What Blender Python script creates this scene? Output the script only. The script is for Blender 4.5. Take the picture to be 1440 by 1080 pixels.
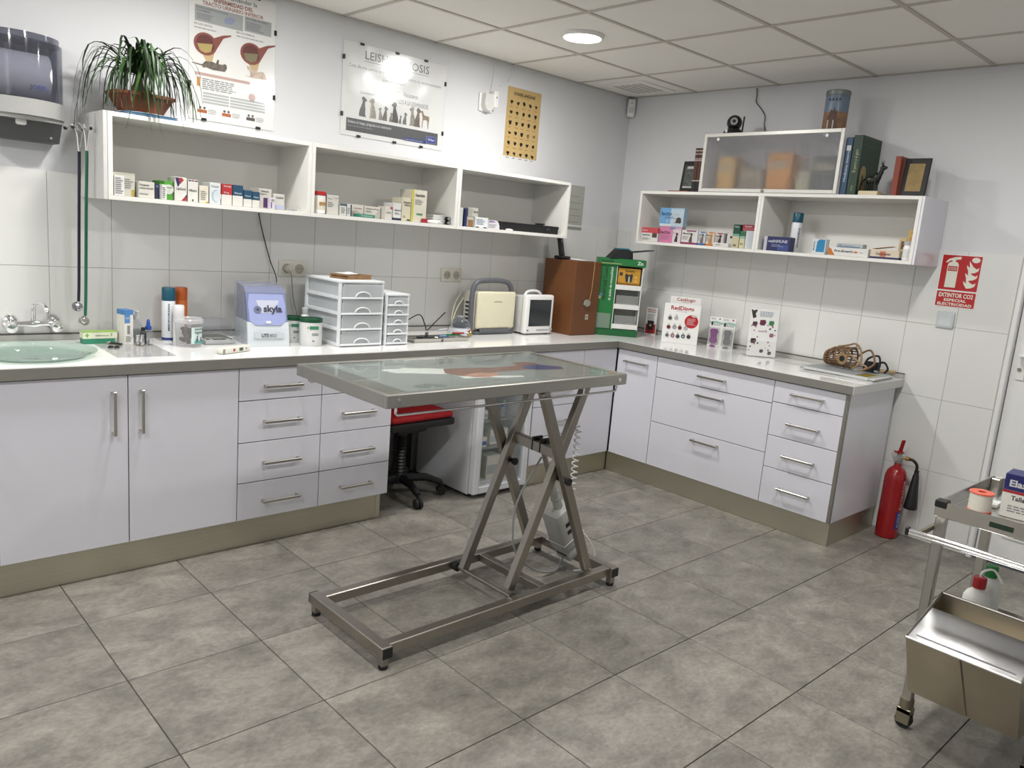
import bpy, bmesh, math, random
from mathutils import Vector, Matrix
random.seed(7)
PI = math.pi
S = bpy.context.scene
C = S.collection
for o in list(bpy.data.objects):
    bpy.data.objects.remove(o)

# ------------------------------------------------------------------ camera, world, exposure
cam_d = bpy.data.cameras.new('camera'); cam = bpy.data.objects.new('camera', cam_d); C.objects.link(cam)
right = Vector((0.73354203, -0.67480754, 0.0809375))
down = Vector((-0.06647556, -0.18975376, -0.97957874))
fwd = Vector((0.67638532, 0.71318181, -0.18405056))
m = Matrix((right, -down, -fwd)).transposed().to_4x4()
m.translation = Vector((-4.61994, -3.86243, 1.49275))
cam.matrix_world = m
cam_d.sensor_fit = 'HORIZONTAL'; cam_d.sensor_width = 36.0
cam_d.lens = 1104.514 * 36.0 / 1440.0
cam_d.clip_start = 0.05
S.camera = cam
w = bpy.data.worlds.new('world'); S.world = w; w.use_nodes = True
w.node_tree.nodes['Background'].inputs[0].default_value = (0.9, 0.95, 1.0, 1)
w.node_tree.nodes['Background'].inputs[1].default_value = 0.05
S.view_settings.view_transform = 'Standard'
S.view_settings.look = 'None'
S.view_settings.gamma = 1.0
S.view_settings.use_curve_mapping = False
S.view_settings.exposure = 0.2
LAMP_WATT = 17.0
LAMP_COL = (1.0, 0.99, 0.975)
LAMP_GLOW = 14.0
LIGHT_SPOTS = [(-1.477, -0.863), (-1.477, -2.663), (-3.277, -0.863), (-3.277, -2.663), (-5.077, -0.863), (-5.077, -2.663)]

# ------------------------------------------------------------------ materials
def lin(c):
    if isinstance(c, str):
        c = c.lstrip('#'); c = [int(c[i:i + 2], 16) / 255 for i in (0, 2, 4)]
    return tuple(x / 12.92 if x <= .04045 else ((x + .055) / 1.055) ** 2.4 for x in c) + (1.0,)
MATS = {}
def mat(name, col='#ffffff', rough=.5, metal=0.0, coat=0.0, var=0.03, scale=30.0, bump=0.0, bscale=200.0, spec=.5, stretch=None, emit=None, alpha=None):
    if name in MATS: return MATS[name]
    M = bpy.data.materials.new(name); M.use_nodes = True
    nt = M.node_tree; N = nt.nodes; L = nt.links; B = N['Principled BSDF']
    c = lin(col)
    B.inputs['Roughness'].default_value = rough; B.inputs['Metallic'].default_value = metal
    B.inputs['Coat Weight'].default_value = coat; B.inputs['Coat Roughness'].default_value = .06
    B.inputs['Specular IOR Level'].default_value = spec
    tc = N.new('ShaderNodeTexCoord')
    src = tc.outputs['Object']
    if stretch:
        mp = N.new('ShaderNodeMapping'); mp.inputs['Scale'].default_value = stretch
        L.new(src, mp.inputs[0]); src = mp.outputs[0]
    if var > 0:
        n = N.new('ShaderNodeTexNoise'); n.inputs['Scale'].default_value = scale; n.inputs['Detail'].default_value = 4
        L.new(src, n.inputs['Vector'])
        r = N.new('ShaderNodeValToRGB')
        r.color_ramp.elements[0].position = .3; r.color_ramp.elements[1].position = .7
        r.color_ramp.elements[0].color = tuple(max(0, x * (1 - var)) for x in c[:3]) + (1,)
        r.color_ramp.elements[1].color = tuple(min(1, x * (1 + var)) for x in c[:3]) + (1,)
        L.new(n.outputs['Fac'], r.inputs[0]); L.new(r.outputs[0], B.inputs['Base Color'])
    else:
        B.inputs['Base Color'].default_value = c
    if bump > 0:
        n2 = N.new('ShaderNodeTexNoise'); n2.inputs['Scale'].default_value = bscale; n2.inputs['Detail'].default_value = 3
        L.new(src, n2.inputs['Vector'])
        b = N.new('ShaderNodeBump'); b.inputs['Strength'].default_value = bump; b.inputs['Distance'].default_value = .002
        L.new(n2.outputs['Fac'], b.inputs['Height']); L.new(b.outputs[0], B.inputs['Normal'])
    if emit:
        B.inputs['Emission Color'].default_value = lin(emit[0]); B.inputs['Emission Strength'].default_value = emit[1]
    MATS[name] = M
    return M
def clear(name, tint='#ffffff', refl=1.0, milky=0.0, milk='#ffffff', rough=.03, bump=0.0, bscale=6.0):
    """thin clear or milky plastic / glass: transparent + gloss by fresnel, plus some diffuse"""
    if name in MATS: return MATS[name]
    M = bpy.data.materials.new(name); M.use_nodes = True
    nt = M.node_tree; N = nt.nodes; L = nt.links
    N.remove(N['Principled BSDF']); out = N['Material Output']
    t = N.new('ShaderNodeBsdfTransparent'); t.inputs[0].default_value = lin(tint)
    g = N.new('ShaderNodeBsdfGlossy'); g.inputs['Roughness'].default_value = rough
    d0 = N.new('ShaderNodeBsdfDiffuse'); d0.inputs[0].default_value = lin(milk)
    d1 = N.new('ShaderNodeBsdfTranslucent'); d1.inputs[0].default_value = lin(milk)
    d = N.new('ShaderNodeMixShader'); d.inputs[0].default_value = .45; L.new(d0.outputs[0], d.inputs[1]); L.new(d1.outputs[0], d.inputs[2])
    fr = N.new('ShaderNodeLayerWeight'); fr.inputs[0].default_value = .5
    pw = N.new('ShaderNodeMath'); pw.operation = 'POWER'; pw.inputs[1].default_value = 4.5; L.new(fr.outputs['Facing'], pw.inputs[0])
    ma = N.new('ShaderNodeMath'); ma.operation = 'MULTIPLY_ADD'; ma.inputs[1].default_value = .92; ma.inputs[2].default_value = .04; L.new(pw.outputs[0], ma.inputs[0])
    mul = N.new('ShaderNodeMath'); mul.operation = 'MULTIPLY'; mul.inputs[1].default_value = refl; mul.use_clamp = True
    m1 = N.new('ShaderNodeMixShader'); m1.inputs[0].default_value = milky
    m2 = N.new('ShaderNodeMixShader')
    L.new(t.outputs[0], m1.inputs[1]); L.new(d.outputs[0], m1.inputs[2])
    L.new(ma.outputs[0], mul.inputs[0]); L.new(mul.outputs[0], m2.inputs[0])
    L.new(m1.outputs[0], m2.inputs[1]); L.new(g.outputs[0], m2.inputs[2]); L.new(m2.outputs[0], out.inputs[0])
    if bump:
        tc = N.new('ShaderNodeTexCoord')
        n2 = N.new('ShaderNodeTexNoise'); n2.inputs['Scale'].default_value = bscale; n2.inputs['Detail'].default_value = 1
        L.new(tc.outputs['Object'], n2.inputs['Vector'])
        b = N.new('ShaderNodeBump'); b.inputs['Strength'].default_value = bump; b.inputs['Distance'].default_value = .02
        L.new(n2.outputs['Fac'], b.inputs['Height'])
        L.new(b.outputs[0], g.inputs['Normal'])
    MATS[name] = M
    return M
def tone(h, k=.90):
    h = h.lstrip('#'); return '#' + ''.join('%02x' % int(int(h[i:i + 2], 16) * k) for i in (0, 2, 4))
def col(h, rough=.45):
    return mat('paint_' + h.strip('#') + '_%d' % int(rough * 100), tone(h, .93), rough, var=.02)
def ink(h):
    return mat('ink_' + h.strip('#'), tone(h), .5, var=0)

# floor tile: cloudy grey stone, a different cut for every tile
def make_stone():
    M = bpy.data.materials.new('grey_stone_tile'); M.use_nodes = True
    nt = M.node_tree; N = nt.nodes; L = nt.links; B = N['Principled BSDF']
    geo = N.new('ShaderNodeTexCoord'); oi = N.new('ShaderNodeObjectInfo')
    k = N.new('ShaderNodeVectorMath'); k.operation = 'SCALE'; k.inputs['Scale'].default_value = 40
    cx = N.new('ShaderNodeCombineXYZ'); L.new(oi.outputs['Random'], cx.inputs[0]); L.new(oi.outputs['Random'], cx.inputs[1])
    L.new(cx.outputs[0], k.inputs[0])
    ad = N.new('ShaderNodeVectorMath'); L.new(geo.outputs['Object'], ad.inputs[0]); L.new(k.outputs[0], ad.inputs[1])
    mp = N.new('ShaderNodeMapping'); mp.inputs['Scale'].default_value = (1.0, 1.5, 1.0); mp.inputs['Rotation'].default_value = (0, 0, .35)
    L.new(ad.outputs[0], mp.inputs[0])
    n1 = N.new('ShaderNodeTexNoise'); n1.inputs['Scale'].default_value = 5.0; n1.inputs['Detail'].default_value = 12; n1.inputs['Roughness'].default_value = .72; n1.inputs['Distortion'].default_value = .4
    n2 = N.new('ShaderNodeTexNoise'); n2.inputs['Scale'].default_value = 45; n2.inputs['Detail'].default_value = 8; n2.inputs['Roughness'].default_value = .75
    L.new(mp.outputs[0], n1.inputs['Vector']); L.new(mp.outputs[0], n2.inputs['Vector'])
    r1 = N.new('ShaderNodeValToRGB'); e = r1.color_ramp.elements
    e[0].position = .33; e[0].color = lin('#6a6760'); e[1].position = .70; e[1].color = lin('#9b978d')
    e2 = e.new(.5); e2.color = lin('#827e76')
    L.new(n1.outputs['Fac'], r1.inputs[0])
    r2 = N.new('ShaderNodeValToRGB'); e = r2.color_ramp.elements
    e[0].position = .38; e[0].color = (.78, .78, .78, 1); e[1].position = .62; e[1].color = (1.14, 1.14, 1.14, 1)
    L.new(n2.outputs['Fac'], r2.inputs[0])
    mx = N.new('ShaderNodeMixRGB'); mx.blend_type = 'MULTIPLY'; mx.inputs[0].default_value = .8
    L.new(r1.outputs[0], mx.inputs[1]); L.new(r2.outputs[0], mx.inputs[2])
    hv = N.new('ShaderNodeHueSaturation')
    mr = N.new('ShaderNodeMapRange'); mr.inputs[3].default_value = .94; mr.inputs[4].default_value = 1.06
    L.new(oi.outputs['Random'], mr.inputs[0]); L.new(mr.outputs[0], hv.inputs['Value']); L.new(mx.outputs[0], hv.inputs['Color'])
    L.new(hv.outputs[0], B.inputs['Base Color'])
    B.inputs['Roughness'].default_value = .48
    b = N.new('ShaderNodeBump'); b.inputs['Strength'].default_value = .12; b.inputs['Distance'].default_value = .002
    L.new(n2.outputs['Fac'], b.inputs['Height']); L.new(b.outputs[0], B.inputs['Normal'])
    return M
STONE = make_stone()
STEEL = mat('brushed_steel', '#b6b4ae', .34, 1.0, var=.06, scale=9, stretch=(2, 60, 60), bump=.04, bscale=20)
STEEL_D = mat('dull_steel', '#96907f', .4, 1.0, var=.06, scale=9, stretch=(2, 60, 60))
CHROME = mat('chrome', '#e6e6e6', .07, 1.0, var=0)
HANDLE = mat('nickel_handle', '#c4c0b8', .28, 1.0, var=.02)
PLINTH = mat('plinth_metal', '#c6c3b2', .42, 1.0, var=.05, scale=4, stretch=(.4, 40, 40))
LAM = mat('white_laminate', '#d9d9e1', .22, 0, coat=.35, var=.008, scale=3)
CARC = mat('white_board', '#d8d8d8', .4, var=.01)
SHELF = mat('white_shelf_board', '#dddcd7', .38, var=.01, scale=5)
TOP = mat('white_quartz_top', '#efefed', .07, 0, coat=.15, var=.012, scale=60)
EDGE = mat('grey_edge_band', '#8b8983', .35, .35, var=.03, scale=12)
PAINT = mat('white_wall_paint', '#d4d5d7', .65, var=.012, scale=2.5, bump=.05, bscale=160)
TILE = mat('white_glazed_tile', '#dadad7', .16, 0, coat=.3, var=.01, scale=1.6)
GROUT = mat('grey_grout', '#b1b0ac', .9, var=.05)
FGROUT = mat('dark_floor_grout', '#4c4a46', .9, var=.08)
CEILT = mat('ceiling_panel', '#e9e6e0', .75, var=.015, scale=3, bump=.25, bscale=5)
GRID = mat('ceiling_grid', '#bcb6ab', .5, var=.02)
BLACK = mat('black_plastic', '#141415', .42, var=.04)
RUBBER = mat('black_rubber', '#1b1b1b', .8, var=.05)
WPLA = mat('white_plastic', '#e2e2e0', .32, var=.01)
GPLA = mat('grey_plastic', '#8d8f90', .4, var=.02)
CREAM = mat('cream_plastic', '#d9d3b9', .38, var=.015)
CARTON = mat('white_carton', '#dcdad2', .5, var=.015)
GLASS = clear('clear_glass', '#f4f8f7', 1.0)
CLEARP = clear('clear_plastic', '#eceef0', 1.0, .10)
MILKY = clear('milky_plastic', '#fafbfb', .6, .55, '#eef1f3', .18)
PAPER = mat('white_paper', '#e4e4e1', .6, var=.015)

# ------------------------------------------------------------------ mesh builder
class MB:
    def __init__(s): s.v = []; s.f = []
    def add(s, vs, fs, M=None):
        o = len(s.v)
        s.v += [tuple(M @ Vector(p)) if M is not None else tuple(p) for p in vs]
        s.f += [tuple(i + o for i in f) for f in fs]
        return s
    def bm(s, bm, M=None):
        bm.verts.index_update()
        s.add([v.co.copy() for v in bm.verts], [[v.index for v in f.verts] for f in bm.faces], M); bm.free(); return s
    def box(s, x0, y0, z0, x1, y1, z1, bev=0, seg=1, M=None):
        x0, x1 = min(x0, x1), max(x0, x1); y0, y1 = min(y0, y1), max(y0, y1); z0, z1 = min(z0, z1), max(z0, z1)
        if bev <= 0:
            return s.add([(x0, y0, z0), (x1, y0, z0), (x1, y1, z0), (x0, y1, z0), (x0, y0, z1), (x1, y0, z1), (x1, y1, z1), (x0, y1, z1)],
                         [(0, 3, 2, 1), (4, 5, 6, 7), (0, 1, 5, 4), (1, 2, 6, 5), (2, 3, 7, 6), (3, 0, 4, 7)], M)
        bm = bmesh.new()
        bmesh.ops.create_cube(bm, size=1, matrix=Matrix.Translation(((x0 + x1) / 2, (y0 + y1) / 2, (z0 + z1) / 2)) @ Matrix.Diagonal((x1 - x0, y1 - y0, z1 - z0, 1)))
        bev = min(bev, .49 * min(x1 - x0, y1 - y0, z1 - z0))
        bmesh.ops.bevel(bm, geom=bm.edges[:], offset=bev, segments=seg, profile=.5, affect='EDGES')
        return s.bm(bm, M)
    def bar(s, p, q, w, h, bev=0, up=(0, 0, 1)):
        p = Vector(p); q = Vector(q); d = q - p; L = d.length; d.normalize()
        u = Vector(up)
        if abs(d.dot(u)) > .98: u = Vector((0, 1, 0))
        x = d.cross(u).normalized(); u = x.cross(d).normalized()
        M = Matrix((x, d, u)).transposed().to_4x4(); M.translation = p
        return s.box(-w / 2, 0, -h / 2, w / 2, L, h / 2, bev, 1, M)
    def tube(s, pts, r, n=8, closed=False, caps=True):
        pts = [Vector(p) for p in pts]; k = len(pts)
        rs = r if isinstance(r, (list, tuple)) else [r] * k
        T = []
        for i in range(k):
            a = pts[i - 1] if (i > 0 or closed) else pts[i]; b = pts[(i + 1) % k] if (i < k - 1 or closed) else pts[i]
            t = b - a
            T.append(t.normalized() if t.length > 1e-9 else Vector((0, 0, 1)))
        u = T[0].orthogonal().normalized(); vs = []
        for i in range(k):
            u = (u - T[i] * u.dot(T[i]))
            u = u.normalized() if u.length > 1e-6 else T[i].orthogonal().normalized()
            b = T[i].cross(u)
            for j in range(n):
                a = 2 * PI * j / n
                vs.append(pts[i] + (u * math.cos(a) + b * math.sin(a)) * rs[i])
        fs = []
        for i in range(k if closed else k - 1):
            for j in range(n):
                A = i * n + j; B2 = i * n + (j + 1) % n; D = ((i + 1) % k) * n + j; E2 = ((i + 1) % k) * n + (j + 1) % n
                fs.append((A, B2, E2, D))
        if caps and not closed:
            fs.append(tuple(reversed(range(n)))); fs.append(tuple(range((k - 1) * n, k * n)))
        return s.add(vs, fs)
    def cyl(s, p, q, r, n=16, r2=None):
        return s.tube([p, q], [r, r if r2 is None else r2], n)
    def lathe(s, prof, n=24, c=(0, 0, 0), M=None, caps=True):
        vs = []; fs = []
        for (r, z) in prof:
            for j in range(n):
                a = 2 * PI * j / n; vs.append((c[0] + max(r, 1e-4) * math.cos(a), c[1] + max(r, 1e-4) * math.sin(a), c[2] + z))
        for i in range(len(prof) - 1):
            for j in range(n):
                fs.append((i * n + j, i * n + (j + 1) % n, (i + 1) * n + (j + 1) % n, (i + 1) * n + j))
        if caps:
            fs.append(tuple(reversed(range(n)))); k = (len(prof) - 1) * n; fs.append(tuple(range(k, k + n)))
        return s.add(vs, fs, M)
    def prism(s, poly, a, b, axis='y', M=None):
        """extrude a 2D polygon; axis y: poly is (x,z); axis z: poly is (x,y); axis x: poly is (y,z)"""
        f = {'y': lambda p, t: (p[0], t, p[1]), 'z': lambda p, t: (p[0], p[1], t), 'x': lambda p, t: (t, p[0], p[1])}[axis]
        n = len(poly)
        vs = [f(p, a) for p in poly] + [f(p, b) for p in poly]
        fs = [tuple(range(n)), tuple(reversed(range(n, 2 * n)))] + [(i, n + i, n + (i + 1) % n, (i + 1) % n) for i in range(n)]
        return s.add(vs, fs, M)
    def ball(s, c, r, n=12, k=8, M=None):
        if not isinstance(r, (list, tuple)): r = (r, r, r)
        vs = [(c[0], c[1], c[2] - r[2])]; fs = []
        for i in range(1, k):
            a = -PI / 2 + PI * i / k
            for j in range(n):
                b = 2 * PI * j / n
                vs.append((c[0] + r[0] * math.cos(a) * math.cos(b), c[1] + r[1] * math.cos(a) * math.sin(b), c[2] + r[2] * math.sin(a)))
        vs.append((c[0], c[1], c[2] + r[2])); e = len(vs) - 1
        for j in range(n):
            fs.append((0, 1 + (j + 1) % n, 1 + j)); fs.append((e, 1 + (k - 2) * n + j, 1 + (k - 2) * n + (j + 1) % n))
        for i in range(k - 2):
            for j in range(n):
                A = 1 + i * n; fs.append((A + j, A + (j + 1) % n, A + n + (j + 1) % n, A + n + j))
        return s.add(vs, fs, M)
    def quadring(s, x0, z0, x1, z1, w, y0, y1, bev=0):
        """rectangular frame in the xz plane"""
        s.box(x0, y0, z0, x0 + w, y1, z1, bev); s.box(x1 - w, y0, z0, x1, y1, z1, bev)
        s.box(x0 + w, y0, z0, x1 - w, y1, z0 + w, bev); s.box(x0 + w, y0, z1 - w, x1 - w, y1, z1, bev)
        return s

def mesh_of(mb, name, M, flat=False, angle=35):
    me = bpy.data.meshes.new(name); me.from_pydata(mb.v, [], mb.f)
    bm = bmesh.new(); bm.from_mesh(me); bmesh.ops.recalc_face_normals(bm, faces=bm.faces[:]); bm.to_mesh(me); bm.free()
    if not flat:
        me.polygons.foreach_set('use_smooth', [True] * len(me.polygons))
        me.set_sharp_from_angle(angle=math.radians(angle))
    me.materials.append(M); me.update()
    return me
def part(name, mb, M, parent=None, label=None, flat=False):
    o = bpy.data.objects.new(name, mesh_of(mb, name, M, flat)); C.objects.link(o)
    if parent is not None: o.parent = parent
    if label: o['label'] = label
    return o
def inst(name, me, loc, parent=None, rotz=0):
    o = bpy.data.objects.new(name, me); C.objects.link(o); o.location = loc; o.rotation_euler = (0, 0, rotz)
    if parent is not None: o.parent = parent
    return o
def thing(name, label, cat, loc=(0, 0, 0), rotz=0.0, group=None):
    o = bpy.data.objects.new(name, None); C.objects.link(o)
    o.empty_display_size = .05
    o.location = loc; o.rotation_euler = (0, 0, rotz)
    tag(o, label, cat, group); return o
def tag(o, label, cat, group=None):
    o['label'] = label; o['category'] = cat
    if group: o['group'] = group
    return o
def struct(name, mb=None, M=None, label=None, cat=None, flat=False, loc=(0, 0, 0), rotz=0.0):
    if mb is None:
        o = bpy.data.objects.new(name, None); C.objects.link(o)
    else:
        o = part(name, mb, M, None, None, flat)
    o.location = loc; o.rotation_euler = (0, 0, rotz)
    o['kind'] = 'structure'
    if label: o['label'] = label
    if cat: o['category'] = cat
    return o
RIGHT = -PI / 2     # rotation of things that stand against the right wall (front faces -X)

# lettering: font outline as a thin flat mesh on a front face (xz plane, facing -y)
TXT = {}
def text_mesh(s, bold=0.0):
    key = (s, bold)
    if key in TXT: return TXT[key]
    cu = bpy.data.curves.new('t', 'FONT'); cu.body = s; cu.size = 1.0; cu.resolution_u = 2; cu.offset = bold
    ob = bpy.data.objects.new('t', cu); C.objects.link(ob)
    dg = bpy.context.evaluated_depsgraph_get(); dg.update()
    me = bpy.data.meshes.new_from_object(ob.evaluated_get(dg))
    vs = [tuple(v.co) for v in me.vertices]; fs = [tuple(p.vertices) for p in me.polygons]
    bpy.data.objects.remove(ob); bpy.data.curves.remove(cu); bpy.data.meshes.remove(me)
    TXT[key] = (vs, fs); return TXT[key]
def letters(parent, s, x0, x1, z, M, y=0.0, h=None, bold=.012, vertical=False, name='lettering', horiz=False, T=None):
    """writing fitted between x0 and x1 with its baseline at z (or running upward when vertical)"""
    vs, fs = text_mesh(s, bold)
    if not vs: return None
    a = min(v[0] for v in vs); b = max(v[0] for v in vs); t = max(v[1] for v in vs)
    k = (x1 - x0) / (b - a); kz = k if h is None else h / t
    out = []
    for v in vs:
        u = (v[0] - a) * k; q = v[1] * kz
        if vertical: out.append((z - q, y, x0 + u))
        elif horiz: out.append((x0 + u, z + q, y))
        else: out.append((x0 + u, y, z + q))
    mb = MB(); mb.add(out, fs, T)
    return part(name, mb, M, parent, flat=True)
def decal(parent, name, polys, y, M, axis='y', t=.0003, T=None):
    o = None
    for p in polys:
        o = part(name, MB().prism(p, y, y - t if axis == 'y' else y + t, axis, T), M, parent, flat=True)
    return o
def rect(x0, z0, x1, z1): return [(x0, z0), (x1, z0), (x1, z1), (x0, z1)]
def circ(x, z, r, n=20, rz=None): return [(x + r * math.cos(2 * PI * i / n), z + (rz or r) * math.sin(2 * PI * i / n)) for i in range(n)]
def fine_print(parent, x0, x1, z0, z1, n, M, y, seed=1, name='fine_print', fill=.5, words=True):
    rnd = random.Random(seed); mb = MB(); dz = (z1 - z0) / n
    for i in range(n):
        z = z1 - (i + 1) * dz; e = x0 + (x1 - x0) * rnd.uniform(.65, 1.0); x = x0
        while x < e:
            l = (x1 - x0) * rnd.uniform(.06, .16) if words else (e - x)
            mb.prism(rect(x, z, min(e, x + l), z + dz * fill), y, y - .0003); x += l + (x1 - x0) * .022
    o = part(name, mb, M, parent, flat=True); o['kind'] = 'stuff'
    return o
def curve_pts(ctrl, n=24):
    """Catmull-Rom through control points"""
    P = [Vector(p) for p in ctrl]; P = [P[0] * 2 - P[1]] + P + [P[-1] * 2 - P[-2]]; out = []
    segs = len(P) - 3
    for i in range(segs):
        for j in range(max(2, n // segs)):
            t = j / max(2, n // segs); a, b, c, d = P[i:i + 4]
            out.append(.5 * ((2 * b) + (c - a) * t + (2 * a - 5 * b + 4 * c - d) * t * t + (3 * b - a - 3 * c + d) * t ** 3))
    out.append(P[-2]); return out
# ------------------------------------------------------------------ the room
XL, YF, H = -5.5, -4.75, 2.541
DOOR_Y0, DOOR_Y1, DOOR_H = -2.692, -3.492, 2.05
floor = struct('floor', MB().box(XL, YF, -.06, 0.0, 0.0, -.004), FGROUT, 'grey stone look square floor tiles', 'floor')
cache = {}
def tile_mesh(key, sx, sy, sz, bev, M):
    k = (key, round(sx, 4), round(sy, 4), round(sz, 4))
    if k not in cache:
        cache[k] = mesh_of(MB().box(-sx / 2, -sy / 2, -sz / 2, sx / 2, sy / 2, sz / 2, bev), key, M)
    return cache[k]
def span(lines, lo, hi, gap):
    out = []
    L = [lo] + [x for x in sorted(lines) if lo + .004 < x < hi - .004] + [hi]
    for a, b in zip(L[:-1], L[1:]):
        a2 = a + (gap / 2 if a != lo else 0); b2 = b - (gap / 2 if b != hi else 0)
        if b2 - a2 > .01: out.append((a2, b2))
    return out
fx = span([-3.8848 + .45 * i for i in range(-6, 12)], XL, 0, .0035)
fy = span([-.9686 - .45 * j for j in range(-4, 12)], YF, 0, .0035)
for a, b in fx:
    for c, d in fy:
        inst('floor_tile', tile_mesh('floor_tile', b - a, d - c, .009, .0012, STONE), ((a + b) / 2, (c + d) / 2, -.0045), floor)

ceiling = struct('ceiling', MB().box(XL, YF, H + .03, 0, 0, H + .07), CARC, 'white suspended ceiling of square panels', 'ceiling')
clx = [-1.777 + .6 * i for i in range(-7, 4)]; cly = [-.563 - .6 * j for j in range(-1, 8)]
for a, b in span(clx, XL, 0, .012):
    for c, d in span(cly, YF, 0, .012):
        inst('ceiling_panel', tile_mesh('ceiling_panel', b - a, d - c, .014, .001, CEILT), ((a + b) / 2, (c + d) / 2, H + .0115), ceiling)
for x in clx:
    if XL < x < -.05: part('grid_rail', MB().box(x - .0105, YF, H, x + .0105, 0, H + .0044).box(x - .002, YF, H + .0044, x + .002, 0, H + .03), GRID, ceiling)
for y in cly:
    if YF < y < -.05:
        for a, b in span(clx, XL, 0, .021):
            part('grid_rail', MB().box(a, y - .0105, H, b, y + .0105, H + .0044), GRID, ceiling)
part('grid_edge', MB().box(XL, -.016, H, 0, 0, H + .003), GRID, ceiling)
part('grid_edge', MB().box(-.016, YF, H, 0, -.016, H + .003), GRID, ceiling)

wall_back = struct('wall_back', MB().box(XL, .005, -.06, .1, .1, H + .07), PAINT, 'white wall tiled below and painted above', 'wall')
wr = MB().box(.005, DOOR_Y0 + .0, -.06, .1, .005, H + .07)
wr.box(.005, DOOR_Y1, DOOR_H, .1, DOOR_Y0, H + .07).box(.005, YF, -.06, .1, DOOR_Y1, H + .07)
wall_right = struct('wall_right', wr, PAINT, 'white wall with the fire extinguisher', 'wall')
wall_left = struct('wall_left', MB().box(XL - .1, YF, -.06, XL, .1, H + .07), PAINT, 'plain white painted wall', 'wall')
wall_front = struct('wall_front', MB().box(XL - .1, YF - .1, -.06, .1, YF, H + .07), PAINT, 'plain white painted wall', 'wall')
part('grout', MB().box(XL, .0025, 0, 0, .005, 1.603), GROUT, wall_back)
part('grout', MB().box(.0025, -2.66, 0, .005, 0, 1.603), GROUT, wall_right)
rows = span([.404, .805, 1.205], .002, 1.606, .0022)
for a, b in span([-3.759 + .2525 * k for k in range(-8, 16)], XL, -.001, .0022):
    for c, d in rows:
        me = tile_mesh('wall_tile', b - a, .006, d - c, .0008, TILE)
        inst('wall_tile', me, ((a + b) / 2, .003, (c + d) / 2), wall_back)
for a, b in span([-2.402 + .2535 * k for k in range(0, 10)], -2.655, -.001, .0022):
    for c, d in rows:
        me = tile_mesh('wall_tile_r', .006, b - a, d - c, .0008, TILE)
        inst('wall_tile', me, (.003, (a + b) / 2, (c + d) / 2), wall_right)
# door on the right wall
trim = MB()
for (y0, y1) in ((-2.660, -2.692), (-3.492, -3.524)):
    trim.prism([(0.004, y0), (-.012, y0 - .003), (-.017, y0 - .008), (-.017, y1 + .008), (-.012, y1 + .002), (.06, y1), (.06, y1 + .02 * (1 if y0 > -3 else -1)), (.004, y0 - .01)][:6] + [(.06, y0), ], 0, DOOR_H + .07, 'z')
trim.box(-.017, -3.524, DOOR_H, .06, -2.660, DOOR_H + .035, .004)
struct('trim_1', trim, WPLA, 'white rounded door frame', 'door frame')
door = struct('door_1', MB().box(.012, DOOR_Y1 + .003, .006, .05, DOOR_Y0 - .003, DOOR_H - .004, .002), WPLA, 'white door with lever handle at the right', 'door')
part('panel_moulding', MB().box(.004, -3.38, 1.20, .013, -2.805, 1.93, .004).box(.004, -3.38, .15, .013, -2.805, .95, .004), WPLA, door)
part('door_handle', MB().box(.004, -2.762, .98, .012, -2.722, 1.16, .003).tube([(.01, -2.742, 1.11), (-.045, -2.742, 1.11), (-.05, -2.752, 1.11), (-.05, -2.86, 1.112)], .011, 10), WPLA, door)
part('keyhole', MB().cyl((.004, -2.735, 1.036), (-.004, -2.735, 1.036), .009, 12), STEEL_D, door)

# ------------------------------------------------------------------ lamps and ceiling fittings
LGLOW = mat('lamp_diffuser', '#ffffff', .5, var=0, emit=('#fff3e2', LAMP_GLOW))
for i, (x, y) in enumerate(LIGHT_SPOTS):
    t = thing('downlight', ['round white ceiling light nearest the corner, glowing', 'round ceiling light above the steel trolley, out of view'][i] if i < 2 else
              'round white ceiling light out of view, %s' % ['over the drawers by the back wall', 'over the floor beside the exam table', 'over the sink end by the back wall', 'over the floor at the left end'][i - 2], 'ceiling light', (x, y, H + .0045), 0, 'round ceiling lights')
    part('rim', MB().lathe([(.098, 0), (.112, 0), (.113, -.004), (.108, -.016), (.101, -.019), (.098, -.017)], 36, caps=False), WPLA, t)
    part('diffuser', MB().lathe([(.0005, -.0165), (.097, -.0165), (.099, -.012), (.099, -.002), (.0005, -.002)], 36), LGLOW, t)
    ld = bpy.data.lights.new('downlight_lamp', 'AREA'); ld.shape = 'DISK'; ld.size = .19; ld.energy = LAMP_WATT; ld.color = LAMP_COL
    lo = bpy.data.objects.new('downlight_lamp', ld); C.objects.link(lo); lo.parent = t; lo.location = (0, 0, -.022)
v = thing('air_vent', 'square white ceiling air grille in the corner panel', 'air vent', (-.265, -.27, H + .0045))
part('frame', MB().box(-.18, -.18, -.006, .18, -.135, 0, .002).box(-.18, .135, -.006, .18, .18, 0, .002).box(-.18, -.135, -.006, -.135, .135, 0, .002).box(.135, -.135, -.006, .18, .135, 0, .002), CEILT, v)
for k in range(11):
    y = -.125 + k * .025
    part('louvre', MB().box(-.135, y - .009, -.005, .135, y + .009, -.002), GRID if k % 2 else CEILT, v)
part('backing', MB().box(-.135, -.135, -.0018, .135, .135, 0), GPLA, v)

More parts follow.
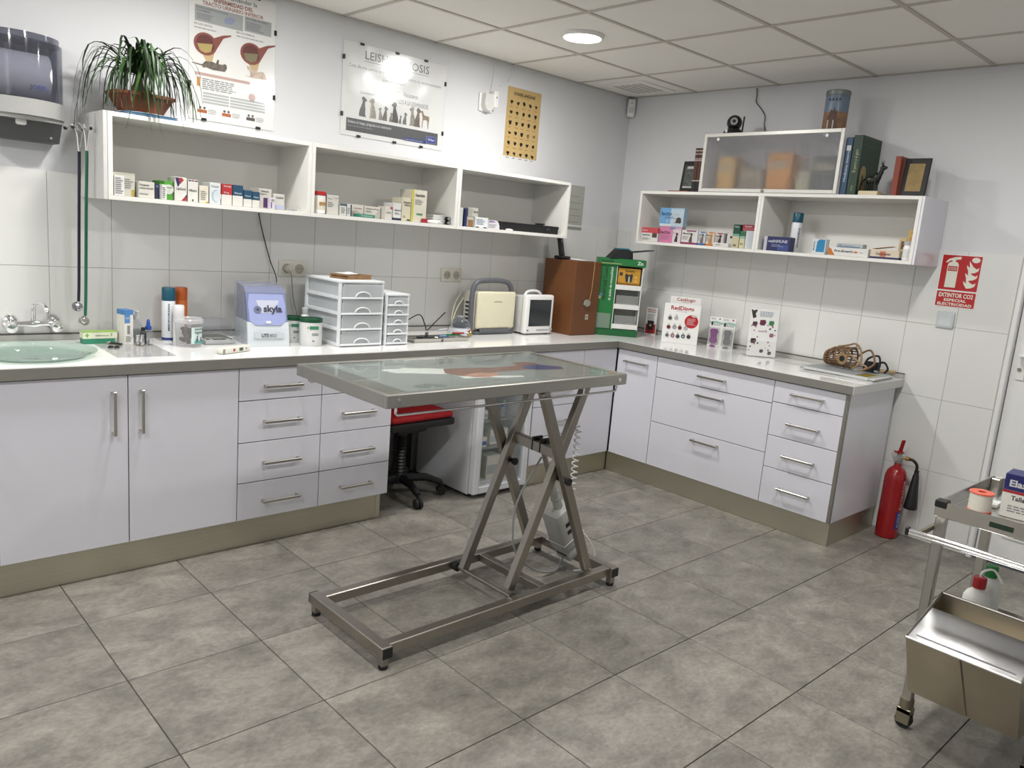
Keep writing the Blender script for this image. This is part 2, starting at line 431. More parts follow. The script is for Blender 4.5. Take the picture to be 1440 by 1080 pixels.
# ------------------------------------------------------------------ worktop
WZ = .885; WT = .045; WD = .645
HX, HY, HR = -3.905, -.375, .185          # basin cut-out
def slab_with_hole(mb, x0, x1, y0, y1, z0, z1):
    n = 32; sq = .215
    cx0, cx1, cy0, cy1 = HX - sq, HX + sq, HY - sq, HY + sq
    inner = []; outer = []
    for i in range(n):
        a = 2 * PI * (i + .5) / n; c, s_ = math.cos(a), math.sin(a); k = sq / max(abs(c), abs(s_))
        inner.append((HX + HR * c, HY + HR * s_)); outer.append((HX + k * c, HY + k * s_))
    for z in (z0, z1):
        vs = [(p[0], p[1], z) for p in inner + outer]
        mb.add(vs, [(i, (i + 1) % n, n + (i + 1) % n, n + i) for i in range(n)])
        for k in range(4):
            i = {0: 3, 1: 11, 2: 19, 3: 27}[k]
            A = outer[i]; B = outer[i + 1]
            cc = {0: (cx1, cy1), 1: (cx0, cy1), 2: (cx0, cy0), 3: (cx1, cy0)}[k]
            mb.add([(A[0], A[1], z), (cc[0], cc[1], z), (B[0], B[1], z)], [(0, 1, 2)])
        for (a, b, c, d) in ((x0, y0, x1, cy0), (x0, cy1, x1, y1), (x0, cy0, cx0, cy1), (cx1, cy0, x1, cy1)):
            mb.add([(a, b, z), (c, b, z), (c, d, z), (a, d, z)], [(0, 1, 2, 3)])
    vs = [(p[0], p[1], z0) for p in inner] + [(p[0], p[1], z1) for p in inner]
    mb.add(vs, [(i, (i + 1) % n, n + (i + 1) % n, n + i) for i in range(n)])
    mb.add([(x0, y0, z0), (x1, y0, z0), (x1, y0, z1), (x0, y0, z1)], [(0, 1, 2, 3)])
    mb.add([(x0, y1, z0), (x1, y1, z0), (x1, y1, z1), (x0, y1, z1)], [(0, 1, 2, 3)])
    mb.add([(x0, y0, z0), (x0, y1, z0), (x0, y1, z1), (x0, y0, z1)], [(0, 1, 2, 3)])
wt = thing('worktop', 'glossy white L-shaped worktop with grey front edge along two walls', 'worktop', (0, 0, 0))
mb = MB(); slab_with_hole(mb, -4.56, -3.2, -WD + .004, -.001, WZ - WT, WZ)
mb.prism([(-3.2, -WD + .004), (-WD + .0046, -WD + .004), (-.0012, -.001), (-3.2, -.001)], WZ - WT, WZ, 'z')
part('slab', mb, TOP, wt, flat=True)
part('slab', MB().prism([(-WD + .004, -WD + .0025), (-.001, -.0018), (-.001, -2.19), (-WD + .004, -2.19)], WZ - WT, WZ, 'z'), TOP, wt, flat=True)
part('edge_band', MB().box(-4.56, -WD, WZ - WT, -WD, -WD + .004, WZ - .002, .0008), EDGE, wt)
part('edge_band', MB().box(-WD, -2.19, WZ - WT, -WD + .004, -WD, WZ - .002, .0008), EDGE, wt)
part('edge_band', MB().box(-WD, -2.194, WZ - WT, -.001, -2.19, WZ - .001, .0008), mat('pale_grey_edge', '#c9c9c7', .3, var=.02), wt)
UP = mat('upstand_grey', '#b9b8b2', .25, .3, var=.02)
part('upstand', MB().box(-4.56, -.016, WZ, -.016, -.001, WZ + .027, .002), UP, wt)
part('upstand', MB().box(-.016, -2.19, WZ, -.001, -.001, WZ + .027, .002), UP, wt)
part('seal_strip', MB().box(-4.56, -.017, WZ + .027, -.017, -.001, WZ + .031), mat('dark_seal', '#4d4b47', .5), wt)
part('seal_strip', MB().box(-.017, -2.19, WZ + .027, -.001, -.017, WZ + .031), MATS['dark_seal'], wt)

# ------------------------------------------------------------------ base cabinets
CZ0, CZ1 = .135, .836
def handle_mesh(L, vertical=False):
    mb = MB()
    if vertical:
        mb.box(-.006, -.034, -L / 2, .006, -.026, L / 2, .0015)
        for s_ in (-1, 1): mb.box(-.006, -.028, s_ * (L / 2 - .008) - .005, .006, 0, s_ * (L / 2 - .008) + .005)
    else:
        mb.box(-L / 2, -.034, -.006, L / 2, -.026, .006, .0015)
        for s_ in (-1, 1): mb.box(s_ * (L / 2 - .008) - .005, -.028, -.006, s_ * (L / 2 - .008) + .005, 0, .006)
    return mesh_of(mb, 'handle', HANDLE)
HND = {False: handle_mesh(.184), True: handle_mesh(.178, True)}
GAP_SHADE = mat('gap_shade', '#222222', .8)  # shade of the gaps between fronts, put into a near-black colour
def cabinet(name, label, group, run, a, w, fronts, end=None):
    t = thing(name, label, 'cabinet', (a, 0, 0) if run == 'L' else (0, a, 0), 0 if run == 'L' else RIGHT, group)
    mb = MB().box(.001, -.605, CZ0, .018, -.03, CZ1).box(w - .018, -.605, CZ0, w - .001, -.03, CZ1)
    mb.box(.018, -.605, CZ0, w - .018, -.03, CZ0 + .018).box(.018, -.04, CZ0 + .018, w - .018, -.03, CZ1)
    part('carcass', mb, CARC, t)
    part('front_rail', MB().box(.018, -.603, CZ1 - .05, w - .018, -.59, CZ1), GAP_SHADE, t)
    part('gap_shade_sheet', MB().box(.002, -.6062, CZ0 + .001, w - .002, -.6051, CZ1 - .002), GAP_SHADE, t)  # added dark sheet behind the fronts, painting the shade inside their gaps
    for (kind, x0, x1, z0, z1, hd) in fronts:
        p = part('door' if kind == 'door' else 'drawer_front' if kind == 'drawer' else 'filler_panel', MB().box(x0 + .002, -.625, z0 + .002, x1 - .002, -.6065, z1 - .002, .0012), LAM, t)
        if hd: inst('handle', HND[hd[0] == 'v'], (hd[1], -.625, hd[2]), p)
    if end:
        part('end_panel', MB().box(w - .0008, -.605, CZ0, w + .014, -.045, CZ1, .001), LAM, t)
        part('edge_profile', MB().box(w - .004, -.626, CZ0, w + .014, -.606, CZ1, .001), mat('aluminium_profile', '#8f8d86', .4, .6), t)
    return t
zl = [CZ0, .31, .497, .688, .835]
zh = [.217, .399, .590, .752]
D4 = lambda w, z=zl, hs=zh: [('drawer', 0, w, z[i], z[i + 1], ('h', w / 2, hs[i])) for i in range(4)]
cabinet('base_cabinet', 'white single-door base cabinet at the far left, mostly outside the frame', 'base cabinets', 'L', -4.54, .452, [('door', 0, .452, CZ0, .835, ('v', .39, .687))])
cabinet('base_cabinet', 'white two-door base cabinet under the glass basin', 'base cabinets', 'L', -4.087, .907,
        [('door', 0, .4535, CZ0, .835, ('v', .397, .687)), ('door', .4535, .907, CZ0, .835, ('v', .501, .687))])
cabinet('drawer_cabinet', 'white four-drawer base cabinet right beside the sink cabinet', 'base cabinets', 'L', -3.18, .405, D4(.405))
cabinet('drawer_cabinet', 'white four-drawer base cabinet beside the knee space with the red stool', 'base cabinets', 'L', -2.775, .40, D4(.40))
cabinet('drawer_cabinet', 'white four-drawer base cabinet between glass-door fridge and corner, behind the exam table', 'base cabinets', 'L', -1.362, .417, D4(.417))
cabinet('corner_cabinet', 'plain white corner cabinet panel without handle behind the exam table', 'base cabinets', 'L', -.945, .31, [('panel', 0, .318, CZ0, .835, None)])
cabinet('base_cabinet', 'narrow white corner cabinet door with one horizontal handle near its top', 'base cabinets', 'R', -.632, .318, [('door', 0, .318, CZ0, .835, ('h', .163, .765))])
cabinet('drawer_cabinet', 'wide white three-drawer base cabinet on the right-hand wall', 'base cabinets', 'R', -.95, .80,
        [('drawer', 0, .80, CZ0, .42, ('h', .413, .378)), ('drawer', 0, .80, .42, .703, ('h', .409, .656)), ('drawer', 0, .80, .703, .835, ('h', .409, .77))])
cabinet('drawer_cabinet', 'white four-drawer base cabinet at the open end by the fire extinguisher', 'base cabinets', 'R', -1.75, .405,
        D4(.405, [CZ0, .345, .527, .715, .835], [.243, .430, .613, .778]), end=True)
def plinth(label, mb):
    o = part('plinth', mb, PLINTH); tag(o, label, 'plinth', 'metal plinths'); return o
plinth('brushed metal plinth under the sink and drawer cabinets', MB().box(-4.54, -.60, .001, -2.405, -.585, .134, .001).box(-2.42, -.585, .001, -2.405, -.10, .134, .001).box(-2.428, -.602, .001, -2.403, -.5995, .134))
plinth('brushed metal plinth behind the exam table, running into the corner', MB().box(-1.362, -.60, .001, -.602, -.585, .134, .001))
plinth('brushed metal plinth along the right-hand wall ending at the extinguisher', MB().box(-.60, -2.16, .001, -.585, -.605, .134, .001).box(-.585, -2.16, .001, -.03, -2.145, .134, .001).box(-.602, -2.162, .001, -.58, -2.14, .134))

# ------------------------------------------------------------------ open wall shelves
def wall_shelf(label, run, a, w, zb, h=.347, d=.33, strip=False):
    t = thing('wall_shelf', label, 'shelf', (a, 0, zb) if run == 'L' else (0, a, zb), 0 if run == 'L' else RIGHT, 'open white wall shelves')
    part('top_panel', MB().box(.0005, -d, h - .018, w - .0005, -.0005, h, .0008), SHELF, t)
    part('bottom_panel', MB().box(.0005, -d, 0, w - .0005, -.0005, .018, .0008), SHELF, t)
    part('side_panel', MB().box(.0005, -d, .018, .0185, -.0005, h - .018, .0008), SHELF, t)
    part('side_panel', MB().box(w - .0185, -d, .018, w - .0005, -.0005, h - .018, .0008), SHELF, t)
    part('back_panel', MB().box(.0185, -.009, .018, w - .0185, -.0005, h - .018), SHELF, t)
    if strip == 'left': part('outer_panel', MB().box(-.016, -d + .003, 0, 0, -.0005, h, .0008), mat('grey_white_board', '#cfcdca', .35), t)
    if strip == 'right': part('outer_panel', MB().box(w, -d + .003, 0, w + .012, -.0005, h, .0008), LAM, t)
    return t
SL = [-3.612, -2.705, -1.80, -.895]; ZS = 1.508; ZI = ZS + .0185
wall_shelf('open white wall shelf with the potted palm on top', 'L', SL[0], SL[1] - SL[0], ZS, strip='left')
wall_shelf('open white wall shelf in the middle of the row, holding the yellow box', 'L', SL[1], SL[2] - SL[1], ZS)
wall_shelf('open white wall shelf nearest the corner, holding a long black box', 'L', SL[2], SL[3] - SL[2], ZS)
ZR = 1.516; ZRI = ZR + .0185
wall_shelf('open white wall shelf on the right-hand wall with the blue and pink boxes', 'R', -.437, .903, ZR)
wall_shelf('open white wall shelf at the end above the fire extinguisher sign', 'R', -1.34, .906, ZR, strip='right')
# ------------------------------------------------------------------ exam table
et = thing('exam_table', 'stainless steel scissor-lift examination table in the middle of the room', 'exam table', (-2.58, -1.585, 0))
TX0, TX1, TY0, TY1 = -.632, .585, -.217, .388     # top, local
TZ = .96
top = part('tabletop', MB().box(TX0, TY0, TZ - .046, TX1, TY0 + .02, TZ, .003).box(TX0, TY1 - .02, TZ - .046, TX1, TY1, TZ, .003)
           .box(TX0, TY0 + .02, TZ - .046, TX0 + .02, TY1 - .02, TZ, .003).box(TX1 - .02, TY0 + .02, TZ - .046, TX1, TY1 - .02, TZ, .003)
           .box(TX0 + .02, TY0 + .02, TZ - .02, TX1 - .02, TY1 - .02, TZ - .006), STEEL, et)
MATG = mat('grey_printed_mat', '#8e9190', .35, var=.05, scale=25)
mt = part('printed_mat', MB().box(-.535, TY0 + .035, TZ - .006, .555, TY1 - .03, TZ - .0045, .0006), MATG, et, label='grey mat printed with a dog under glass')
def flat(name, polys, M, dz=0): return decal(mt, name, polys, TZ - .0045 + dz, M, 'z', .0002)
flat('printed_dog', [[(-.39, .19), (-.36, .205), (-.30, .195), (-.27, .215), (-.24, .19), (-.19, .175), (-.12, .14), (-.10, .05), (-.13, .03), (-.22, .06), (-.30, .10), (-.36, .12), (-.375, .15)],
                     [(-.17, -.05), (-.06, -.06), (0, -.09), (.09, -.10), (.10, -.075), (.02, -.055), (-.08, -.02), (-.17, -.01)]], mat('print_white', '#dcdcd8', .5))
flat('printed_organs', [[(-.13, .14), (.0, .12), (.14, .10), (.25, .11), (.27, .17), (.36, .17), (.38, .06), (.25, .02), (.05, .02), (-.06, -.02), (-.14, -.01), (-.18, .06)]], mat('print_brown', '#7d5040', .5, var=.25, scale=30), .0001)
flat('printed_organs', [[(.22, .04), (.27, .10), (.36, .10), (.43, .03), (.40, -.02), (.28, 0)]], mat('print_blue', '#343a6c', .5), .0003)
flat('printed_organs', [[(-.14, 0), (-.06, .03), (.02, .01), (.03, -.03), (-.06, -.06), (-.12, -.04)]], mat('print_rose', '#b5836e', .5, var=.2), .0003)
flat('printed_border', [rect(-.53, -.18, -.526, .355), rect(-.53, -.18, .55, -.176), rect(-.53, .351, .55, .355), rect(.546, -.18, .55, .355)], ink('#3b3e3d'))
flat('printed_seal', [circ(-.45, .30, .035), circ(-.42, -.12, .03), circ(-.35, -.13, .025), circ(-.38, -.10, .02)], mat('print_dark', '#6e7672', .5), .0001)
mbx = MB(); rnd = random.Random(3)
for k in range(60):
    x = rnd.uniform(-.45, .5); y = rnd.choice([rnd.uniform(-.16, -.11), rnd.uniform(.22, .33)]); l = rnd.uniform(.015, .05)
    mbx.prism(rect(x, y, x + l, y + .004), TZ - .0045, TZ - .0043, 'z')
part('fine_print', mbx, ink('#6d6f66'), mt, flat=True)['kind'] = 'stuff'
part('glass_pane', MB().box(TX0 + .022, TY0 + .022, TZ - .004, TX1 - .022, TY1 - .022, TZ - .0005, .0008), clear('table_glass', '#fbfdfc', .55, 0, rough=.02), et)
for sx in (TX0 + .05, TX1 - .05):
    part('screw', MB().cyl((sx, TY0 + .001, TZ - .023), (sx, TY0 - .004, TZ - .023), .008, 14), CHROME, et)
for yy in (TY0 + .012, TY1 - .012):      # wire rails hanging under the long edges
    pts = [(TX0 + .045, yy, TZ - .046), (TX0 + .045, yy, TZ - .066), (TX0 + .052, yy, TZ - .073), (TX1 - .057, yy, TZ - .073), (TX1 - .05, yy, TZ - .066), (TX1 - .05, yy, TZ - .046)]
    part('wire_rail', MB().tube(pts, .0045, 8).cyl((.33, yy, TZ - .046), (.33, yy, TZ - .073), .0035, 8), CHROME, et)
T2 = mat('satin_steel_tube', '#a39e96', .33, 1.0, var=.06, scale=8, stretch=(30, 30, 4))
BZ0, BZ1 = .045, .087
LX, RX = -.602, .600
YN, YFAR = -.228, .222
def sq(name, p, q, w_=.04, h_=.04, M=T2): return part(name, MB().bar(p, q, w_, h_, .003), M, et)
sq('base_rail', (LX, YN + .01, .066), (RX, YN + .01, .066)); sq('base_rail', (LX, YFAR - .01, .066), (RX, YFAR - .01, .066))
for x in (LX, RX): sq('base_crossbar', (x, YN - .027, .067), (x, YFAR + .027, .067), .042, .042)
sq('base_crossbar', (.205, YN + .03, .066), (.205, YFAR - .03, .066), .035, .035)
for x in (LX, RX):
    for y, s_ in ((YN - .027, -1), (YFAR + .027, 1)):
        part('end_cap', MB().box(x - .02, y, .047, x + .02, y + s_ * .006, .087, .002), BLACK, et)
        f = part('foot', MB().box(x - .014, y - s_ * .035, .012, x + .014, y - s_ * .007, .047, .002), T2, et)
        part('rubber_pad', MB().cyl((x, y - s_ * .021, 0.0005), (x, y - s_ * .021, .012), .017, 14), RUBBER, f)
def leg(y, x0, z0, x1, z1): return part('scissor_leg', MB().bar((x0, y, z0), (x1, y, z1), .026, .044, .002, (0, 1, 0)), T2, et)
# bar() orientation: width across, height along 'up'; legs lie in planes of constant y
def sleg(y, x0, z0, x1, z1):
    p = Vector((x0, y, z0)); q = Vector((x1, y, z1)); d = (q - p).normalized(); n_ = Vector((0, 1, 0)); u = d.cross(n_).normalized()
    M = Matrix((n_, d, u)).transposed().to_4x4(); M.translation = p
    return part('scissor_leg', MB().box(-.015, 0, -.02, .015, (q - p).length, .02, .002, 1, M), T2, et)
YA, YB, YD, YC = .178, .142, -.148, -.184
sleg(YC, .118, .912, .487, .085); sleg(YD, .405, .912, .055, .085)
sleg(YA, .118, .912, .487, .085); sleg(YB, .405, .912, .055, .060)
for y0, y1 in ((YC - .03, YD + .015), (YB - .03, YA + .02)):
    part('pivot_bolt', MB().cyl((.282, y0, .525), (.282, y1, .525), .011, 14).cyl((.282, y0 - .006, .525), (.282, y0 + .006, .525), .016, 14), BLACK, et)
part('roller_rod', MB().cyl((.05, YD - .03, .062), (.05, YB + .03, .062), .009, 10), T2, et)
for y in (YD - .04, YB + .04): part('roller', MB().cyl((.05, y - .012, .062), (.05, y + .012, .062), .02, 16), RUBBER, et)
sq('upper_crossbar', (.30, YD, .615), (.30, YB, .63), .028, .045)
part('top_channel', MB().box(.08, TY0 + .03, TZ - .05, .11, TY1 - .03, TZ - .022, .002).box(.40, TY0 + .03, TZ - .05, .43, TY1 - .03, TZ - .022, .002), T2, et)
MG = mat('motor_grey', '#a3a49e', .5, var=.04)
ax = Vector((.315, -.005, .62)); bx_ = Vector((.57, -.005, .10)); d_ = (bx_ - ax).normalized()
part('bracket', MB().box(.285, -.035, .60, .345, -.022, .66, .003).box(.285, .012, .60, .345, .025, .66, .003).cyl((.318, -.042, .64), (.318, .03, .64), .013, 12), BLACK, et)
part('actuator_rod', MB().cyl(ax + Vector((0, 0, .02)), ax + d_ * .2, .012, 12), T2, et)
part('actuator_tube', MB().cyl(ax + d_ * .17, ax + d_ * .36, .021, 16).cyl(ax + d_ * .24, ax + d_ * .25, .024, 16).cyl(ax + d_ * .28, ax + d_ * .29, .024, 16), MG, et)
up_ = Vector((0, 1, 0)); sd = d_.cross(up_).normalized()
Mm = Matrix((up_, d_, sd)).transposed().to_4x4(); Mm.translation = ax + d_ * .345
mo = part('motor_housing', MB().box(-.054, -.01, -.068, .054, .205, .056, .018, 2, Mm).box(-.045, .20, -.055, .045, .262, .046, .012, 2, Mm), MG, et)
part('vent_slots', MB().box(-.0555, .05, -.03, -.0535, .07, .0, 0, 1, Mm).box(-.0555, .09, -.03, -.0535, .11, .0, 0, 1, Mm).box(-.03, .22, -.0565, .03, .23, -.0545, 0, 1, Mm), BLACK, mo)
part('cable_tie', MB().tube([Mm @ Vector(q) for q in ((-.057, .15, -.071), (.057, .15, -.071), (.057, .15, .059), (-.057, .15, .059))], .003, 6, True), WPLA, mo)
cb = curve_pts([(.30, -.03, .58), (.19, -.02, .40), (.17, -.03, .24), (.22, -.03, .14), (.34, -.02, .05), (.46, -.02, .02), (.52, -.015, .07)], 30)
part('power_cable', MB().tube(cb, .0045, 7), GPLA, et)
coil = [(.49 + .013 * math.cos(a), -.055 + .013 * math.sin(a), .70 - a * .0042) for a in [i * .45 for i in range(int(.42 / .0042 / .45))]]
part('coiled_cord', MB().tube(coil, .003, 6), WPLA, et)
part('power_cable', MB().tube(curve_pts([(.48, -.03, .21), (.60, -.05, .18), (.68, -.06, .08), (.66, -.07, .006), (.56, -.05, .006)], 24), .0035, 6), WPLA, et)

# ------------------------------------------------------------------ stool in the knee space
st = thing('swivel_stool', 'black swivel stool with a red padded seat, pushed under the worktop', 'stool', (-2.112, -.355, 0), .05)
part('seat', MB().box(-.215, -.19, .472, .215, .19, .510, .018, 3), mat('red_fabric', '#a3101a', .7, var=.12, scale=60), st)
part('seat_shell', MB().box(-.22, -.195, .43, .22, .195, .473, .012, 2).box(-.10, -.10, .385, .10, .10, .431, .006), BLACK, st)
part('gas_column', MB().lathe([(.032, .36), (.036, .38)] + [(r, z) for k in range(14) for r, z in ((.034, .355 - k * .019), (.028, .347 - k * .019))] + [(.03, .085)], 18), BLACK, st)
part('hub', MB().lathe([(.02, .075), (.05, .08), (.05, .12), (.035, .135)], 18), BLACK, st)
for k in range(5):
    a = -PI / 2 - .21 + k * 2 * PI / 5
    c, s_ = math.cos(a), math.sin(a)
    lg = part('star_leg', MB().tube([(.03 * c, .03 * s_, .105), (.15 * c, .15 * s_, .105), (.24 * c, .24 * s_, .075)], [.026, .022, .017], 10), BLACK, st)
    part('caster', MB().cyl((.245 * c - .02 * s_, .245 * s_ + .02 * c, .0275), (.245 * c - .004 * s_, .245 * s_ + .004 * c, .0275), .027, 16)
         .cyl((.245 * c + .004 * s_, .245 * s_ - .004 * c, .0275), (.245 * c + .02 * s_, .245 * s_ - .02 * c, .0275), .027, 16).cyl((.243 * c, .243 * s_, .03), (.243 * c, .243 * s_, .08), .009, 8), RUBBER, lg)
pn = thing('black_upright', 'tall black board standing against the tiled wall behind the stool', 'board', (-1.885, -.055, 0))  # plain black slab in place of an unidentified dark band
part('board', MB().box(-.055, -.02, .02, .055, .02, .62, .004), BLACK, pn)
part('foot', MB().box(-.06, -.04, .0005, .06, .04, .021, .004), BLACK, pn)

# ------------------------------------------------------------------ glass-door fridge
fr = thing('glass_door_fridge', 'small white under-counter fridge with a glass door', 'fridge', (-1.805, -.645, 0))
FW, FD, FH = .418, .55, .815
FWH = mat('fridge_white', '#d6d8dc', .35, var=.01)
b_ = MB().box(0, .052, .02, .03, FD, FH, .003).box(FW - .03, .052, .02, FW, FD, FH, .003).box(.03, FD - .03, .02, FW - .03, FD, FH).box(.03, .052, FH - .04, FW - .03, FD - .03, FH).box(.03, .052, .02, FW - .03, FD - .03, .07)
part('cabinet_body', b_, FWH, fr)
for x in (.04, FW - .04):
    for y in (.09, FD - .05): part('foot', MB().cyl((x, y, .0005), (x, y, .021), .016, 12), BLACK, fr)
dr = part('door_frame', MB().quadring(0, .03, FW, FH - .003, .042, 0, .046, .004), FWH, fr)
part('inner_trim', MB().quadring(.042, .072, FW - .042, FH - .045, .006, .004, .03), mat('pale_trim', '#b9bec3', .35), dr)
part('glass_pane', MB().box(.046, .012, .076, FW - .046, .018, FH - .05), clear('fridge_glass', '#ffffff', .6, .06, '#c5cccc'), dr)
part('gasket', MB().quadring(.006, .036, FW - .006, FH - .01, .03, .046, .052), mat('grey_gasket', '#8b95a0', .6), dr)
for z in (.27, .43, .60): part('glass_shelf', MB().box(.032, .075, z, FW - .032, FD - .035, z + .005).box(.032, .07, z - .004, FW - .032, .076, z + .01), clear('shelf_glass', '#e6efee', 1.0, .2), fr)
def in_fridge(name, label, cat, x, y, z, build):
    t = thing(name, label, cat, (-1.805 + x, -.645 + y, z)); build(t); return t
def bottle_parts(t, r, h, body, cap, neck=.45, capn='cap', lab=None):
    part('body', MB().lathe([(r * .9, 0), (r, .004), (r, h * .66), (r * .8, h * .74), (r * neck, h * .80), (r * neck, h * .86)], 18), body, t)
    part(capn, MB().lathe([(r * neck * 1.15, h * .82), (r * neck * 1.2, h * .83), (r * neck * 1.2, h * .985), (r * neck, h)], 16), cap, t)
    if lab: part('paper_label', MB().lathe([(r * 1.008, h * .15), (r * 1.012, h * .16), (r * 1.012, h * .58), (r * 1.008, h * .59)], 18, caps=False), lab, t)
in_fridge('juice_jar', 'squat yellow-green jar on the bottom of the fridge', 'jar', .10, .14, .0705, lambda t: bottle_parts(t, .05, .13, mat('olive_gel', '#9a9a52', .3), col('#c9c9be'), .8))
def vialbox(c1, w_, d2, h_):
    def f(t):
        part('box_body', MB().box(-w_ / 2, -d2 / 2, 0, w_ / 2, d2 / 2, h_, .002), CARTON, t)
        part('printed_panel', MB().box(-w_ / 2 + .005, -d2 / 2 - .0004, h_ * .2, w_ / 2 - .005, -d2 / 2, h_ * .6), col(c1), t)
    return f
in_fridge('vaccine_box', 'pale vaccine box standing beside the jar in the fridge', 'box', .235, .17, .0705, vialbox('#b9c3c4', .11, .14, .14))
in_fridge('vaccine_box', 'flat white box with blue print on the middle fridge shelf', 'box', .11, .16, .2755, vialbox('#3564a8', .10, .14, .06))
in_fridge('vaccine_box', 'low white box at the right of the middle fridge shelf', 'box', .27, .20, .2755, vialbox('#c9cfd2', .14, .18, .09))
in_fridge('vaccine_box', 'white box on the upper fridge shelf', 'box', .12, .20, .4355, vialbox('#a9b6bc', .12, .16, .05))
for k, (x, y, h_, c1) in enumerate(((.22, .14, .07, '#3b6fae'), (.26, .16, .085, '#d8dcde'), (.30, .13, .075, '#5a86c0'), (.335, .16, .09, '#c8d4dc'), (.20, .2, .08, '#b8c4cc'))):
    in_fridge('vaccine_vial', ['small blue-capped vial at the left of the fridge vials', 'tall white vial beside the blue-capped one in the fridge', 'middle blue vial in the fridge', 'rightmost pale vial on the fridge shelf', 'pale vial behind the others on the fridge shelf'][k], 'vial', x, y, .4355,
              lambda t, h_=h_, c1=c1: bottle_parts(t, .014, h_, clear('vial_glass', '#dfe8ea', 1, .3), col(c1), .6))

# ------------------------------------------------------------------ fire extinguisher, sign, plate
ex = thing('fire_extinguisher', 'red CO2 fire extinguisher standing on the floor by the wall', 'fire extinguisher', (-.105, -2.275, 0))
RED = mat('extinguisher_red', '#930910', .25, coat=.3, var=.03)
part('cylinder', MB().lathe([(.052, .0005), (.058, .006), (.058, .335), (.056, .36), (.048, .385), (.034, .402), (.022, .41), (.019, .43)], 32), RED, ex)
part('valve', MB().lathe([(.02, .43), (.022, .435), (.022, .455), (.014, .46), (.014, .49)], 18).cyl((0, 0, .465), (.0, -.055, .465), .008, 10), STEEL, ex)
part('lever', MB().box(-.012, -.02, .485, .012, .016, .498, .003).bar((-.0, .0, .49), (-.012, -.014, .565), .022, .009, .003).bar((.0, .0, .478), (-.04, .012, .50), .02, .008, .002), RED, ex)
part('safety_pin', MB().tube([(-.005 + .018 * math.cos(a), .03, .475 + .018 * math.sin(a)) for a in [i * PI / 6 for i in range(12)]], .002, 6, True).cyl((-.005, .03, .475), (-.005, -.02, .475), .002, 6), CHROME, ex)
part('gauge', MB().cyl((-.03, .01, .455), (-.016, .006, .455), .014, 14), CHROME, ex)
part('hose', MB().tube(curve_pts([(0, -.05, .465), (.0, -.075, .463), (.008, -.095, .44), (.012, -.098, .40)], 16), .008, 10), BLACK, ex)
part('hose_nut', MB().cyl((0, -.035, .465), (0, -.055, .465), .012, 8), mat('brass', '#b08d46', .3, 1.0), ex)
part('discharge_horn', MB().lathe([(.034, 0), (.036, .004), (.034, .02), (.016, .19), (.012, .2), (.012, .22)], 20, (.015, -.098, .19)), BLACK, ex)
for (z0, z1, c1) in ((.06, .16, '#1d2f8a'), (.165, .35, '#b0060d')):
    a0, a1 = -2.15, -1.55
    mb = MB(); n = 8; vs = []
    for i in range(n + 1):
        a = a0 + (a1 - a0) * i / n
        vs += [(.0586 * math.cos(a), .0586 * math.sin(a), z0), (.0586 * math.cos(a), .0586 * math.sin(a), z1)]
    mb.add(vs, [(2 * i, 2 * i + 2, 2 * i + 3, 2 * i + 1) for i in range(n)])
    part('label_band', mb, col(c1), ex)
Tl = Matrix.Rotation(-.28, 4, 'Z')
letters(ex, 'EXTINTOR', .175, .345, .012, ink('#e8d8d8'), y=-.0594, h=.017, vertical=True, T=Tl)
letters(ex, 'CO2', .07, .15, .01, ink('#c9cfe8'), y=-.0594, h=.018, vertical=True, T=Tl)
sg = thing('fire_sign', 'red and white fire extinguisher sign on the tiled wall', 'sign', (0, -2.377, 1.45), RIGHT)
part('sign_board', MB().box(-.1, -.002, -.14, .1, -.0002, .14, .0005), PAPER, sg)
SR = mat('sign_red', '#b4161b', .35, var=.01)
part('red_panel', MB().box(-.096, -.0026, -.048, .096, -.002, .136), SR, sg)
part('red_panel', MB().box(-.096, -.0026, -.136, .096, -.002, -.056), SR, sg)
SW = mat('sign_cream', '#dfe0d2', .5, var=.005)
pg = [(-.066, -.035), (-.012, -.035), (-.012, .085), (-.018, .098), (-.03, .103), (-.03, .112), (-.005, .116), (-.005, .13), (-.035, .126), (-.065, .115), (-.078, .098), (-.072, .094), (-.058, .106), (-.046, .108), (-.046, .102), (-.06, .097), (-.066, .085)]
decal(sg, 'extinguisher_symbol', [pg], -.0026, SW)
def flame(z, k): return [(.062, z), (.04, z - .004), (.024, z + .018 * k), (.02, z + .035 * k), (.036, z + .022 * k), (.03, z + .055 * k), (.052, z + .028 * k), (.07, z + .02), (.082, z + .028), (.078, z + .01)]
decal(sg, 'flame_symbol', [[(x + .003, z) for x, z in flame(-.03, 1)], [(x + .006, z) for x, z in flame(.012, 1.0)], [(x + .008, z) for x, z in flame(.05, 1.1)]], -.0026, SW)
decal(sg, 'round_emblem', [circ(.068, .116, .02, 18, .014)], -.0026, SW)
decal(sg, 'name_plate', [rect(-.062, .052, -.016, .078)], -.0031, SR)
letters(sg, 'CO2', -.058, -.020, .058, SW, -.0036, .015)
letters(sg, 'EXTINTOR CO2', -.085, .085, -.086, SW, -.0028, .022, .03)
letters(sg, 'ESPECIAL', -.055, .055, -.108, SW, -.0028, .014, .03)
letters(sg, 'ELECTRICIDAD', -.085, .085, -.130, SW, -.0028, .014, .03)
pl = thing('wall_plate', 'small square pale grey wall plate below the fire sign', 'wall plate', (0, -2.349, 1.24), RIGHT)
part('plate', MB().box(-.044, -.011, -.044, .044, -.0002, .044, .004, 2), mat('plate_grey', '#bfc6c8', .3), pl)
part('switch_cap', MB().box(-.034, -.013, -.034, .034, -.0108, .034, .001), mat('plate_grey2', '#c6cdcf', .25), pl)

